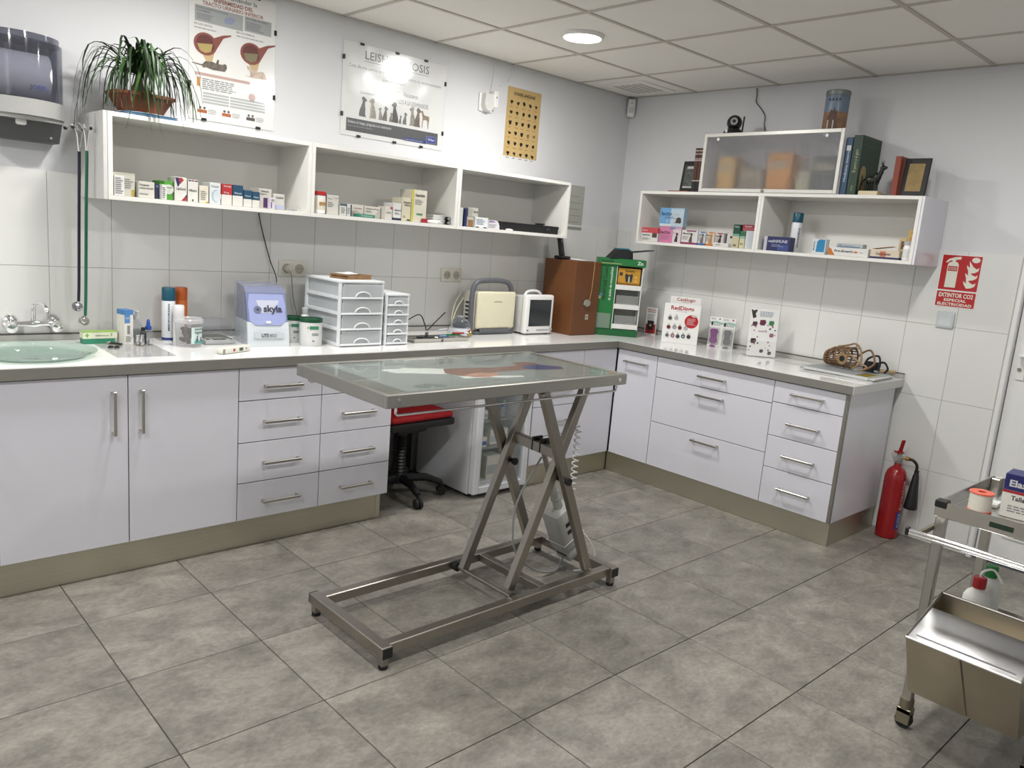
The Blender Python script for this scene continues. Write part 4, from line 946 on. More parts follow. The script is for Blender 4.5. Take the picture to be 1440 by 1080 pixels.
# ------------------------------------------------------------------ stethoscopes on hooks
PX = -3.6285
for y, lb in ((-.115, 'left clear hook stuck to the shelf side, with navy stethoscope'), (-.225, 'right clear hook stuck to the shelf side, with green stethoscope')):
    t = thing('wall_hook', lb, 'hook', (PX, y, 1.80), 0, 'clear adhesive hooks')
    part('hook_plate', MB().box(-.004, -.012, -.03, -.0003, .012, .05, .002), MILKY, t)
    part('hook_arm', MB().tube([(-.003, 0, -.02), (-.03, 0, -.02), (-.04, 0, -.012), (-.04, 0, .0)], .004, 8), CHROME, t)
def stetho(name, label, y0, y1, z1, M, tubeM):
    t = thing(name, label, 'stethoscope', (PX - .03, y0, 1.79), 0, 'hanging stethoscopes')
    dy = y1 - y0
    part('ear_tube', MB().tube(curve_pts([(-.045, .012, -.004), (-.028, .012, .010), (-.01, .006, -.02), (-.004, .002, -.10)], 18), .0028, 8), CHROME, t)
    part('ear_tube', MB().tube(curve_pts([(.004, -.03, -.004), (.006, -.022, .008), (.004, -.012, -.03), (-.002, -.002, -.10)], 18), .0028, 8), CHROME, t)
    part('ear_tip', MB().ball((-.05, .012, -.008), (.008, .006, .007)), BLACK, t); part('ear_tip', MB().ball((.003, -.038, -.008), (.006, .008, .007)), BLACK, t)
    part('tubing', MB().tube(curve_pts([(-.003, 0, -.095), (-.003, .003, -.14), (-.004, dy * .4, -.35), (-.005, dy * .8, z1 - 1.79 + .12), (-.006, dy, z1 - 1.79 + .02)], 30), [.0058] * 33 if False else .0062, 10), tubeM, t)
    c = part('chest_piece', MB().lathe([(.001, -.0065), (.0165, -.0065), (.017, -.008), (.0215, -.0075), (.0215, -.003), (.012, -.001), (.010, .004), (.001, .005)], 24, (0, 0, 0), Matrix.Translation((-.012, dy - .006, z1 - 1.79)) @ Matrix.Rotation(PI / 2 - .5, 4, 'X')), M, t)
    part('stem', MB().cyl((-.006, dy, z1 - 1.79 + .025), (-.012, dy - .004, z1 - 1.79), .004, 8), CHROME, t)
stetho('stethoscope', 'dark navy stethoscope hanging beside the shelf', -.115, -.072, 1.042, mat('grey_metal', '#9a9aa0', .25, 1.0), mat('navy_tube', '#15172b', .4))
stetho('stethoscope', 'green-tubed stethoscope hanging beside the shelf', -.225, -.17, .992, CHROME, mat('green_tube', '#0d5f47', .4))
# ------------------------------------------------------------------ sink end of the worktop
Z = WZ + .0004
bs = thing('glass_basin', 'round greenish glass wash basin set into the worktop', 'basin', (HX, HY, 0))
GRN = clear('green_glass', '#eef6f2', 1.0, .25, '#cfded6', .03)
part('bowl', MB().lathe([(.03, .8420), (.09, .8425), (.145, .852), (.172, .870), (.182, .888), (.222, .902), (.224, .905), (.221, .908), (.19, .898), (.172, .884), (.160, .873), (.135, .860), (.08, .851), (.03, .850)], 48, caps=False), GRN, bs)
part('drain', MB().lathe([(.001, .848), (.03, .849), (.031, .853), (.025, .855), (.001, .854)], 20), CHROME, bs)
fa = thing('wall_faucet', 'chrome two-handle wall mixer tap above the basin', 'faucet', (-3.836, 0, .968))
for s_ in (-1, 1):
    x = s_ * .08
    fl_ = part('wall_flange', MB().lathe([(.001, 0), (.033, 0), (.034, .006), (.027, .022), (.014, .03), (.001, .03)], 28, (0, 0, 0), Matrix.Translation((x, -.0004, 0)) @ Matrix.Rotation(PI / 2, 4, 'X')), CHROME, fa)
    part('handle', MB().lathe([(.001, 0), (.014, 0), (.02, .01), (.024, .022), (.02, .04), (.008, .045), (.001, .046)], 20, (0, 0, 0), Matrix.Translation((x + s_ * .004, -.05, -.006)) @ Matrix.Rotation(PI / 2 + .35, 4, 'X') @ Matrix.Rotation(0, 4, 'Y')), CHROME, fa)
    part('inlet', MB().cyl((x, -.02, 0), (x, -.055, -.002), .013, 16), CHROME, fa)
part('mixer_body', MB().tube([(-.085, -.055, -.004), (-.03, -.055, -.004), (0, -.055, -.004), (.03, -.055, -.004), (.085, -.055, -.004)], [.011, .012, .018, .012, .011], 16), CHROME, fa)
part('spout', MB().tube(curve_pts([(0, -.055, .0), (0, -.056, .05), (.003, -.062, .078), (.012, -.10, .090), (.02, -.15, .086), (.024, -.175, .068), (.025, -.18, .042)], 28), .0095, 12), CHROME, fa)
part('aerator', MB().cyl((.025, -.18, .044), (.025, -.18, .03), .011, 14), CHROME, fa)

def box_thing(name, label, cat, x, y, z, w_, d, h, rot, M, decals=(), texts=(), group=None, prints=(), bev=.0012, partname='carton'):
    """a carton: origin centre of the base; front faces local -y. decals: (u0,v0,u1,v1,colour); texts: (str,u0,u1,v,hfrac,colour)"""
    t = thing(name, label, cat, (x, y, z), rot, group)
    part(partname, MB().box(-w_ / 2, -d / 2, 0, w_ / 2, d / 2, h, bev), M, t)
    f = -d / 2
    for i, (u0, v0, u1, v1, c) in enumerate(decals):
        wrap = u0 <= 0 and u1 >= 1
        if wrap: part('printed_band', MB().box(-w_ / 2 - .0003, f - .0003, max(v0 * h, .0008), w_ / 2 + .0003, d / 2 + .0003, min(v1 * h, h - .0002) if v1 < 1 else h + .0003), col(c), t)
        else: decal(t, 'printed_panel', [rect((u0 - .5) * w_, v0 * h, (u1 - .5) * w_, v1 * h)], f - .0004 - .0001 * i, col(c))
    for k, (s_, u0, u1, v, hf, c) in enumerate(texts):
        letters(t, s_, (u0 - .5) * w_, (u1 - .5) * w_, v * h, ink(c), f - .0014, hf * h, .02)
    for k, (u0, u1, v0, v1, n, c) in enumerate(prints):
        fine_print(t, (u0 - .5) * w_, (u1 - .5) * w_, v0 * h, v1 * h, n, ink(c), f - .0008, k + 1)
    return t
box_thing('green_carton', 'low dark green carton under the pale green one beside the basin', 'box', -3.607, -.130, Z, .128, .05, .0225, 0, mat('carton_green', '#2f7f62', .45))
box_thing('pale_carton', 'pale cream carton with a green cross, atop the green carton', 'box', -3.602, -.128, Z + .023, .138, .055, .030, 0, mat('carton_cream', '#d9dcc4', .45), [(0, .92, 1, 1, '#9fc95e'), (.06, .42, .17, .58, '#7dbb45'), (.095, .22, .135, .78, '#7dbb45')], [('healthcare pro', .36, .75, .38, .22, '#8d9b86'), ('F', .80, .85, .35, .4, '#7dbb45')])
tb = box_thing('thermometer_carton', 'tall white carton with a blue top beside the pump bottle', 'box', -3.502, -.160, Z, .040, .062, .152, .22, CARTON, [(0, .86, 1, 1, '#4f87c2'), (.0, .62, .62, .86, '#5b8fc6'), (.3, .30, .62, .55, '#8d8f92')], [('DIGITAL', .12, .8, .74, .05, '#dde6f0')], prints=[(.12, .85, .08, .26, 4, '#9a9c9e')])
decal(tb, 'printed_panel', [[(.0, .0), (.02, .0), (.02, .03)]], -.0318, PAPER)
ps = part('clear_mat', MB().box(-.115, -.19, 0, .115, .19, .0015, .0005), clear('clear_mat', '#e9e9e9', .7, .25), None)
ps.location = (-3.52, -.335, Z); ps.rotation_euler = (0, 0, -.03); tag(ps, 'thin clear mat on the worktop under the small bottles', 'mat')
sc = thing('scissors', 'small black-handled scissors lying beside the basin', 'scissors', (-3.575, -.262, Z + .0018), -.5)
part('blade', MB().box(-.003, .012, 0, .0, .06, .002).box(.001, .012, .002, .004, .06, .004), STEEL, sc)
part('finger_loop', MB().tube([(-.012 + .008 * math.cos(a), -.02 + .018 * math.sin(a), .004) for a in [i * PI / 6 for i in range(12)]], .003, 6, True), BLACK, sc)
part('finger_loop', MB().tube([(.012 + .008 * math.cos(a), -.02 + .018 * math.sin(a), .004) for a in [i * PI / 6 for i in range(12)]], .003, 6, True), BLACK, sc)
tw = thing('clippers', 'black nail clippers lying between scissors and carton', 'clippers', (-3.555, -.205, Z + .0018), .7)
part('lever', MB().box(-.006, -.03, .004, .006, .03, .010, .002), BLACK, tw); part('jaw', MB().box(-.005, .025, 0, .005, .042, .012, .002), STEEL, tw); part('base_arm', MB().box(-.006, -.03, 0, .006, .028, .004, .001), STEEL_D, tw)
ZM = Z + .0018
pb = thing('pump_bottle', 'clear pump bottle behind the black dropper bottle', 'bottle', (-3.452, -.152, ZM))
part('body', MB().lathe([(.018, 0), (.021, .004), (.021, .085), (.012, .10), (.01, .11)], 20), CLEARP, pb)
part('pump', MB().lathe([(.012, .105), (.013, .108), (.013, .124), (.005, .126), (.005, .137), (.011, .138), (.011, .143)], 16).box(-.004, -.024, .136, .004, 0, .143, .002), mat('clear_grey', '#b9bcbe', .3), pb)
part('liquid', MB().lathe([(.017, .004), (.0195, .006), (.0195, .06)], 20), clear('liquid', '#d2d6d6', .4, .3, '#b6babb'), pb)
bd = thing('dropper_bottle', 'small black dropper bottle beside the metal caps', 'bottle', (-3.440, -.205, ZM)); bottle_parts(bd, .0135, .075, mat('dark_bottle', '#26282a', .3), BLACK, .55)
for k, (x, y, h_) in enumerate(((-3.470, -.232, .046), (-3.458, -.250, .05), (-3.422, -.238, .030))):
    t = thing('metal_cap', ['left of the three small steel cylinders on the clear mat', 'front of the three small steel cylinders on the clear mat', 'lowest small steel cylinder, right of the other two'][k], 'cylinder', (x, y, ZM), 0, 'small steel cylinders')
    part('shell', MB().lathe([(.0085, 0), (.009, .002), (.009, h_ * .55), (.0075, h_ * .6), (.0075, h_ - .002), (.006, h_)], 18), CHROME, t)
    part('base_ring', MB().lathe([(.0092, .001), (.0098, .002), (.0098, .005), (.0092, .006)], 18, caps=False), STEEL_D, t)
db = thing('dropper_bottle', 'clear dropper bottle with a blue cap', 'bottle', (-3.400, -.150, ZM))
part('body', MB().lathe([(.016, 0), (.0185, .003), (.0185, .05), (.01, .058)], 20), CLEARP, db)
part('cap', MB().lathe([(.0125, .056), (.0135, .058), (.0135, .072), (.011, .074)], 18), mat('cap_blue', '#1c4a9c', .35), db)
part('nozzle', MB().lathe([(.008, .073), (.0085, .082), (.006, .1), (.003, .104)], 14), MATS['cap_blue'], db)

def spray(name, label, x, y, z, r, h, body, cap, texts=(), group=None, capf=.76, bands=()):
    t = thing(name, label, 'spray can', (x, y, z), 0, group)
    part('can_body', MB().lathe([(r * .94, 0), (r, .003), (r, h * capf - .006), (r * .9, h * capf)], 28), body, t)
    part('cap', MB().lathe([(r * .97, h * capf - .002), (r * .99, h * capf), (r * .99, h - .006), (r * .9, h - .001), (r * .5, h)], 28), cap, t)
    for (z0, z1, c1) in bands: part('printed_band', MB().lathe([(r * 1.003, z0 * h), (r * 1.006, z0 * h + .001), (r * 1.006, z1 * h - .001), (r * 1.003, z1 * h)], 28, caps=False), col(c1), t)
    for s_, z0, z1, c1, hh_, off in texts: letters(t, s_, z0 * h, z1 * h, off, ink(c1), -r * 1.012, hh_, .02, vertical=True, T=Matrix.Rotation(-.55, 4, 'Z'))
    return t
TEAL = mat('teal_cap', '#0e4e61', .35)
spray('spray_can', 'white spray can with a teal cap, on the worktop', -3.300, -.118, Z, .0295, .250, mat('can_white', '#d7dade', .3), TEAL, [('MENFORSAN', .2, .7, '#3a3f48', .008, .012)], 'spray cans', bands=[(.02, .07, '#26397e')])
spray('spray_can', 'orange spray can behind the white bottle', -3.228, -.075, Z, .0295, .247, mat('can_orange', '#b35a1a', .35), mat('cap_orange', '#b35518', .4), [('Animal', .35, .62, '#3a2a1a', .018, .006)], 'spray cans')
wb = thing('white_bottle', 'plain white cylindrical bottle behind the plastic tub', 'bottle', (-3.275, -.178, Z))
part('body', MB().lathe([(.022, 0), (.024, .003), (.024, .115), (.02, .12)], 24), WPLA, wb)
part('cap', MB().lathe([(.0235, .12), (.0245, .122), (.0245, .168), (.022, .174), (.012, .175)], 24), mat('cap_white', '#e2e2e2', .3), wb)
tu = thing('plastic_tub', 'round clear tub of dark treats with a label', 'tub', (-3.270, -.285, Z))
part('tub_wall', MB().lathe([(.05, 0), (.053, .003), (.058, .108)], 36, caps=False), clear('tub_plastic', '#f0f0f2', .8, .16), tu)
part('lid', MB().lathe([(.06, .106), (.064, .108), (.065, .122), (.06, .128), (.055, .127), (.052, .123), (.001, .123)], 36), clear('lid_plastic', '#f0f0f2', .8, .35), tu)
rnd = random.Random(4)
for k in range(14):
    a = rnd.uniform(0, 2 * PI); r_ = rnd.uniform(0, .028); c = Vector((r_ * math.cos(a), r_ * math.sin(a), .024 + k * .0038)); d_ = Vector((rnd.uniform(-1, 1), rnd.uniform(-1, 1), rnd.uniform(-.5, .5))).normalized() * .017
    part('treat', MB().tube([c - d_, c + d_], .009, 8), mat('treat_brown', '#40352f', .8, var=.2), tu)
mb = MB(); vs = []; n = 10
for i in range(n + 1):
    a = -1.72 + i * (1.15 / n); vs += [(.0565 * math.cos(a), .0565 * math.sin(a), .018), (.0590 * math.cos(a), .0590 * math.sin(a), .092)]
part('paper_label', mb.add(vs, [(2 * i, 2 * i + 2, 2 * i + 3, 2 * i + 1) for i in range(n)]), mat('label_mint', '#c9dbd9', .5), tu)
Tt = Matrix.Rotation(.43, 4, 'Z')
letters(tu, 'Dogydent', -.022, .022, .064, ink('#23383c'), -.0605, .011, .02, T=Tt); letters(tu, 'SNACKS', -.024, .024, .080, ink('#3a4a4a'), -.0605, .008, .03, T=Tt)
decal(tu, 'printed_dog', [sitdog(-.008, .03, .025), sitdog(.012, .03, .018, -1)], -.0603, ink('#3b3b3b'), T=Tt); decal(tu, 'printed_band', [rect(-.024, .02, .024, .03)], -.0602, ink('#4fa39d'), T=Tt)
sl = thing('kitchen_scale', 'small grey digital scale with a raised clear cover', 'scale', (-3.118, -.185, Z))
part('base', MB().box(-.072, -.095, 0, .072, .07, .022, .006, 2), mat('scale_grey', '#a9abad', .35), sl)
part('display', MB().box(-.03, -.09, .022, .03, -.065, .0235, .0005), mat('lcd', '#4d5550', .25), sl)
part('platter', MB().box(-.06, -.055, .022, .06, .06, .028, .003, 2), STEEL, sl)
part('clear_cover', MB().prism([(.075, .03), (.08, .105), (.02, .107), (-.05, .085), (-.06, .03)], -.073, -.071, 'x').prism([(.075, .03), (.08, .105), (.02, .107), (-.05, .085), (-.06, .03)], .071, .073, 'x').box(-.071, .0745, .03, .071, .0785, .105).add([(-.073, .02, .107), (.073, .02, .107), (.073, -.05, .085), (-.073, -.05, .085)], [(0, 1, 2, 3)]).add([(-.073, .08, .106), (.073, .08, .106), (.073, .02, .107), (-.073, .02, .107)], [(0, 1, 2, 3)]), CLEARP, sl, flat=True)
for x in (-.055, .055): part('button', MB().cyl((x, -.078, .022), (x, -.078, .0245), .006, 10), BLACK, sl)
th = thing('handheld_reader', 'cream handheld microchip reader lying at the worktop front', 'reader', (-3.150, -.495, Z), .42)
part('case', MB().box(-.088, -.022, 0, .088, .022, .028, .008, 2), mat('reader_cream', '#d9d8cc', .4), th)
part('screen', MB().box(.012, -.0223, .008, .036, -.0217, .022), mat('lcd_dark', '#4b5248', .3), th)
part('button', MB().cyl((.055, -.0215, .016), (.055, -.0235, .016), .005, 10), GPLA, th)
decal(th, 'printed_logo', [circ(-.02, .015, .007)], -.0221, ink('#b34a40'))
decal(th, 'printed_panel', [rect(-.0885, .004, -.075, .024)], -.0221, GPLA)

# analyser
sk = thing('blood_analyser', 'pale blue and white desktop analyser under a clear dust cover', 'analyser', (-2.930, -.385, Z), -.168)
hw = .098
SB = mat('analyser_white', '#c9d0d4', .35, var=.01); LB = mat('analyser_lilac', '#929bc6', .3, var=.02); DB = mat('analyser_slate', '#757c9c', .4, var=.02)
part('lower_case', MB().prism([(0, 0), (.008, .05), (.022, .115), (.06, .115), (.24, .115), (.24, 0)], -hw, hw, 'x'), SB, sk, flat=True)
part('upper_case', MB().prism([(.024, .1152), (.075, .245), (.10, .272), (.235, .285), (.24, .1152)], -hw + .004, hw - .004, 'x'), DB, sk, flat=True)
def slant(u, v, o=.0012):   # u across, v up the slanted window
    y = .024 + (.075 - .024) * v; z = .1152 + (.245 - .1152) * v
    return (u, y - o * .93, z + o * .37)
w_ = MB(); P = [(-.085, .03), (-.06, -.12), (.06, -.12), (.085, .03), (.088, .6), (.08, .97), (-.08, .97), (-.088, .6)]
w_.add([slant(*p) for p in P] + [slant(*p, .004) for p in P], [tuple(range(8, 16))] + [(i, (i + 1) % 8, 8 + (i + 1) % 8, 8 + i) for i in range(8)])
part('window', w_, LB, sk, flat=True)
part('window_panel', MB().add([slant(-.05, .75, .0046), slant(.06, .75, .0046), slant(.03, .3, .0046), slant(-.03, .3, .0046)], [(0, 1, 2, 3)]), mat('panel_pale', '#b9bccb', .35), sk)
part('latch', MB().box(-.012, .012, .108, .012, .02, .12, .002), WPLA, sk)
part('front_label', MB().box(-.07, -.002 + .001, .04, .07, .004, .07, .0005), mat('label_pale', '#bfc8cc', .4), sk)
letters(sk, 'LITE', -.035, -.002, .046, ink('#3a3d42'), -.0016, .016, .04); letters(sk, 'MX21', .002, .036, .046, ink('#8d9398'), -.0016, .016, .04)
Ms = Matrix.Translation((0, .024, .1152)) @ Matrix.Rotation(math.atan2(.051, .1298) * -1, 4, 'X')
letters(sk, 'skyla', -.018, .07, .048, ink('#33354a'), -.0075, .032, .03, T=Ms)
decal(sk, 'printed_logo', [circ(-.045, .058, .018)], -.0068, ink('#6f7694'), T=Ms); decal(sk, 'printed_logo', [circ(-.045, .058, .007)], -.0074, ink('#3a3d55'), T=Ms)
part('dust_cover', MB().add([(-hw - .004, -.002, .002), (-hw - .004, .02, .12), (-hw - .004, .07, .25), (-hw - .004, .095, .277), (-hw - .004, .245, .29), (-hw - .004, .245, .002)], [(0, 1, 2, 3, 4, 5)])
     .add([(-hw - .004, .07, .25), (hw + .004, .07, .25), (hw + .004, .095, .277), (-hw - .004, .095, .277)], [(0, 1, 2, 3)]).add([(-hw - .004, .095, .277), (hw + .004, .095, .277), (hw + .004, .245, .29), (-hw - .004, .245, .29)], [(0, 1, 2, 3)]), clear('dust_film', '#eef0f4', .9, .12, rough=.12, bump=.6, bscale=20), sk, flat=True)

def can(label, x, y, r, h, rot=0):
    t = thing('tin_can', label, 'can', (x, y, Z), rot, 'white tins')
    part('tin', MB().lathe([(r * .98, 0), (r, .003), (r, h * .86), (r * .97, h * .87)], 32), mat('tin_white', '#cfd2d0', .35), t)
    part('lid', MB().lathe([(r * 1.0, h * .86), (r * 1.03, h * .865), (r * 1.03, h * .985), (r * .98, h), (r * .9, h), (r * .88, h * .96), (.001, h * .96)], 32), mat('lid_green', '#10482c', .35), t)
    part('paper_label', MB().lathe([(r * 1.003, h * .12), (r * 1.006, h * .13), (r * 1.006, h * .82), (r * 1.003, h * .83)], 32, caps=False), mat('tin_label', '#d3d5d2', .45, var=.02), t)
    T = Matrix.Rotation(-.25, 4, 'Z')
    decal(t, 'printed_panel', [rect(-r * .35, h * .62, r * .45, h * .74)], -r * 1.015, ink('#3f8a68'), T=T)
    letters(t, 'VETERINARIA', -r * .3, r * .4, h * .65, ink('#d8e6de'), -r * 1.02, h * .055, .02, T=T)
    fine_print(t, -r * .4, r * .45, h * .40, h * .50, 2, ink('#5a6a66'), -r * 1.015, 3)
    decal(t, 'printed_mark', [circ(-r * .5, h * .68, r * .08), circ(0.0, h * .2, r * .1)], -r * 1.01, ink('#b08d8a'), T=T)
can('white tin with dark green lid in front of the drawer tower', -2.708, -.375, .055, .135)
can('white tin with dark green lid half hidden by the analyser', -2.742, -.250, .048, .128)
sb = thing('dosing_bottle', 'small white bottle with a pale cap behind the tins', 'bottle', (-2.650, -.205, Z)); bottle_parts(sb, .026, .165, WPLA, mat('cap_pale', '#cfd3d3', .35), .5)

# drawer towers
def tower(label, x, y, w_, d, h, n, group):
    t = thing('drawer_tower', label, 'drawer unit', (x, y, Z), .02, group)
    W = mat('tower_white', '#dfe2e4', .3)
    fr_ = MB().box(-w_ / 2, 0, h - .014, w_ / 2, d, h, .004, 2).box(-w_ / 2 + .004, 0.004, 0, w_ / 2 - .004, d, .008, .002)
    for sx in (-1, 1):
        for y0 in (.002, d - .022): fr_.box(sx * (w_ / 2 - .014), y0, 0, sx * (w_ / 2 - .002), y0 + .02, h - .01, .002)
    dz = (h - .02) / n
    for k in range(n):
        z = .006 + k * dz
        for sx in (-1, 1): fr_.box(sx * (w_ / 2 - .003), .02, z - .004, sx * (w_ / 2 - .012), d - .02, z + .012, .001)
    part('frame', fr_, W, t)
    for sx in (-1, 1): part('side_sheet', MB().box(sx * (w_ / 2 - .012), .02, .01, sx * (w_ / 2 - .0135), d - .02, h - .014), MILKY, t)
    part('back_sheet', MB().box(-w_ / 2 + .014, d - .006, .01, w_ / 2 - .014, d - .004, h - .014), MILKY, t)
    rnd = random.Random(n)
    for k in range(n):
        z = .009 + k * dz; x0, x1 = -w_ / 2 + .016, w_ / 2 - .016
        dw = part('drawer', MB().box(x0, -.004, z + .006, x1, -.001, z + dz - .008, .001).box(x0, -.001, z + .003, x1, d - .02, z + .006).box(x0, .0, z + .006, x0 + .002, d - .02, z + dz * .7).box(x1 - .002, .0, z + .006, x1, d - .02, z + dz * .7), MILKY, t)
        part('drawer_lip', MB().box(x0 - .006, -.010, z - .004, x1 + .006, .002, z + .006, .003, 2), W, dw)
        hw_ = w_ * .17
        part('finger_pull', MB().tube([(hw_ * math.cos(a), -.007, z + .006 + dz * .34 * math.sin(a)) for a in [PI * i / 10 for i in range(11)]], .0035, 8), W, dw)
        for q in range(2):
            cx = rnd.uniform(x0 + .03, x1 - .05); part('contents', MB().box(cx, .02, z + .0065, min(x1 - .006, cx + rnd.uniform(.03, .07)), .02 + d * .5, z + .0065 + dz * rnd.uniform(.15, .5), .003), [mat('cont_grey', '#9aa0a4', .6), mat('cont_white', '#d8d8d4', .6), mat('cont_tan', '#b9a48a', .6), mat('cont_blue', '#7f9fb4', .5)][rnd.randrange(4)], dw)
    return t
tower('large white four-drawer plastic tower with papers on top', -2.478, -.468, .262, .345, .33, 4, 'plastic drawer towers')
tower('small white five-drawer plastic tower beside the larger one', -2.262, -.470, .150, .24, .268, 5, 'plastic drawer towers')
nb = thing('paper_bundle', 'worn brown paper bundle with white sheets on the drawer tower', 'papers', (-2.475, -.345, Z + .3302), .25)
rnd = random.Random(8)
for k in range(7):
    part('sheet', MB().box(-.085 + rnd.uniform(-.006, .006), -.06, k * .0032, .085 + rnd.uniform(-.006, .006), .06, k * .0032 + .0030), mat('kraft_paper', '#8a6a48', .8, var=.2, scale=30), nb)
mb = MB(); g_ = [[(.14 * (i / 6 - .5), .10 * (j / 4 - .5), .0228 + .012 * math.sin(i * .9) * math.sin(j * .8 + .4) ** 2 + .002) for j in range(5)] for i in range(7)]
part('crumpled_sheet', mb.add([p for r_ in g_ for p in r_], [(i * 5 + j, i * 5 + j + 1, (i + 1) * 5 + j + 1, (i + 1) * 5 + j) for i in range(6) for j in range(4)]), PAPER, nb)

# instrument trays
def tray(label, x, y, w_, d, rot=0):
    t = thing('steel_tray', label, 'tray', (x, y, Z), rot, 'steel instrument trays')
    h = .02
    part('tray_body', MB().box(-w_ / 2 + .006, -d / 2 + .006, 0, w_ / 2 - .006, d / 2 - .006, .002).add([(-w_ / 2 + .006, -d / 2 + .006, .001), (w_ / 2 - .006, -d / 2 + .006, .001), (w_ / 2 - .006, d / 2 - .006, .001), (-w_ / 2 + .006, d / 2 - .006, .001), (-w_ / 2, -d / 2, h), (w_ / 2, -d / 2, h), (w_ / 2, d / 2, h), (-w_ / 2, d / 2, h)], [(0, 1, 5, 4), (1, 2, 6, 5), (2, 3, 7, 6), (3, 0, 4, 7)]), STEEL, t, flat=True)
    part('rim', MB().tube([(-w_ / 2, -d / 2, h), (w_ / 2, -d / 2, h), (w_ / 2, d / 2, h), (-w_ / 2, d / 2, h)], .0025, 6, True), STEEL, t)
    return t
tray('left of two small steel trays, holding dark clippers', -2.030, -.375, .19, .13); tray('right of two small steel trays, holding coloured pens', -1.828, -.375, .19, .12)
for k, (x, y, a, lb) in enumerate(((-2.06, -.37, .3, 'dark grey clipper tool at the left of the steel tray'), (-2.01, -.385, -.4, 'dark grey clipper tool in middle of the left tray'), (-1.985, -.36, .9, 'dark grey clipper tool at the right of the steel tray'))):
    t = thing('clipper_tool', lb, 'tool', (x, y, Z + .0025 + k * .0125), a, 'tools in the left tray')
    part('tool_body', MB().box(-.05, -.009, 0, .05, .009, .012, .004, 2), mat('tool_dark', '#3a3d40', .45), t); part('tool_head', MB().box(.05, -.007, .001, .07, .007, .010, .002), STEEL, t)
for k, (dx, dy, a, c1, lb) in enumerate(((-.05, 0, .2, '#2d5fa6', 'blue pen at the left of the right tray'), (-.02, .02, .1, '#7fa7cf', 'pale blue pen in the right tray'), (.01, -.01, .05, '#2a8a4a', 'green pen in the right tray'), (.045, -.03, -.3, '#a82a28', 'red pen at the right of the tray'), (-.03, .035, .4, '#d9dcdf', 'white pen at the back of the right tray'))):
    t = thing('marker_pen', lb, 'pen', (-1.828 + dx, -.375 + dy, Z + .008 + k * .0115), a, 'pens in the right tray')
    part('barrel', MB().cyl((-.045, 0, 0), (.025, 0, 0), .0055, 10), col(c1), t); part('cap', MB().cyl((.025, 0, 0), (.055, 0, 0), .006, 10, .0045), col('#c9cdd0') if k % 2 else col(c1, .3), t)
cf = thing('mini_centrifuge', 'white mini centrifuge with clear dome lid and lit display', 'centrifuge', (-1.672, -.265, Z))
part('base', MB().lathe([(.06, 0), (.066, .005), (.069, .03), (.064, .05), (.058, .054)], 36), mat('cf_white', '#d0d1d8', .3), cf)
part('dome', MB().lathe([(.063, .051), (.063, .056), (.055, .085), (.04, .105), (.02, .115), (.001, .117)], 36, caps=False), clear('cf_dome', '#e6e8ec', 1.0, .15, '#b4bac2'), cf)
part('rotor', MB().lathe([(.001, .055), (.04, .056), (.045, .07), (.02, .085), (.001, .088)], 24), mat('rotor_dark', '#44464b', .4), cf)
part('dial', MB().lathe([(.012, .112), (.02, .113), (.02, .12), (.016, .123), (.001, .123)], 20), GPLA, cf)
Tc = Matrix.Rotation(.45, 4, 'Z')
part('control_panel', MB().box(-.028, -.0715, .008, .028, -.066, .046, .002, 1, Tc), mat('panel_orange', '#b9673c', .4), cf)
part('display', MB().box(-.020, -.0724, .026, .020, -.0714, .043, 0, 1, Tc), mat('panel_black', '#1d2420', .3), cf)
part('lit_digit', MB().box(-.008, -.0730, .030, .004, -.0724, .039, 0, 1, Tc), mat('led_green', '#d9f2a8', .4, emit=('#d9f58a', 1.2)), cf)
for x in (-.014, .0, .014): part('button', MB().box(x - .005, -.0728, .011, x + .005, -.0715, .022, 0, 1, Tc), mat('btn_green', '#7fae5e', .4), cf)

# cream scanner with grey handle
us = thing('portable_scanner', 'cream portable scanner with a grey loop handle', 'scanner', (-1.365, -.175, Z), .03)
part('front_cover', MB().box(-.155, -.06, .035, .165, -.03, .265, .018, 3), CREAM, us)
part('body', MB().box(-.165, -.03, .02, .16, .07, .262, .012, 2), mat('scanner_grey', '#b4b1a6', .4), us)
HG = mat('handle_grey', '#5c5e63', .45)
hp = curve_pts([(-.172, -.02, .02), (-.176, -.02, .15), (-.170, -.02, .27), (-.14, -.02, .318), (-.06, -.02, .33), (.05, -.02, .33), (.12, -.02, .318), (.150, -.02, .285), (.158, -.02, .25)], 40)
part('loop_handle', MB().tube(hp, .016, 12), HG, us)
part('foot_bar', MB().box(-.165, -.055, .0, .165, .06, .02, .004, 2).box(-.13, -.066, .012, .12, -.05, .036, .004), HG, us)
letters(us, 'mindray', -.025, .045, .20, ink('#8f8b78'), -.0606, .009, .02)
for z in (.06, .085, .11, .135, .16, .185): part('side_slot', MB().box(-.1665, .0, z, -.1645, .045, z + .012), BLACK, us)
part('side_latch', MB().box(.1595, -.02, .10, .166, .0, .17, .002), BLACK, us)
wcb = part('cable', MB().tube(curve_pts([(-1.53, -.11, 1.10), (-1.57, -.10, 1.03), (-1.60, -.10, .94), (-1.61, -.12, .889)], 24), .003, 8).tube(curve_pts([(-1.52, -.10, 1.16), (-1.57, -.085, 1.07), (-1.59, -.08, .96), (-1.58, -.09, .889)], 24), .003, 8), CREAM)
tag(wcb, 'cream leads hanging down the left side of the scanner', 'cable'); wcb['kind'] = 'stuff'
kcb = part('cable', MB().tube(curve_pts([(-2.15, -.06, .892), (-2.02, -.08, .897), (-1.90, -.08, .97), (-1.83, -.08, .99), (-1.79, -.08, .93), (-1.78, -.09, .900), (-1.70, -.07, .95), (-1.62, -.05, 1.0)], 50), .0035, 8), BLACK)
tag(kcb, 'black cable looping on the worktop behind the trays', 'cable')

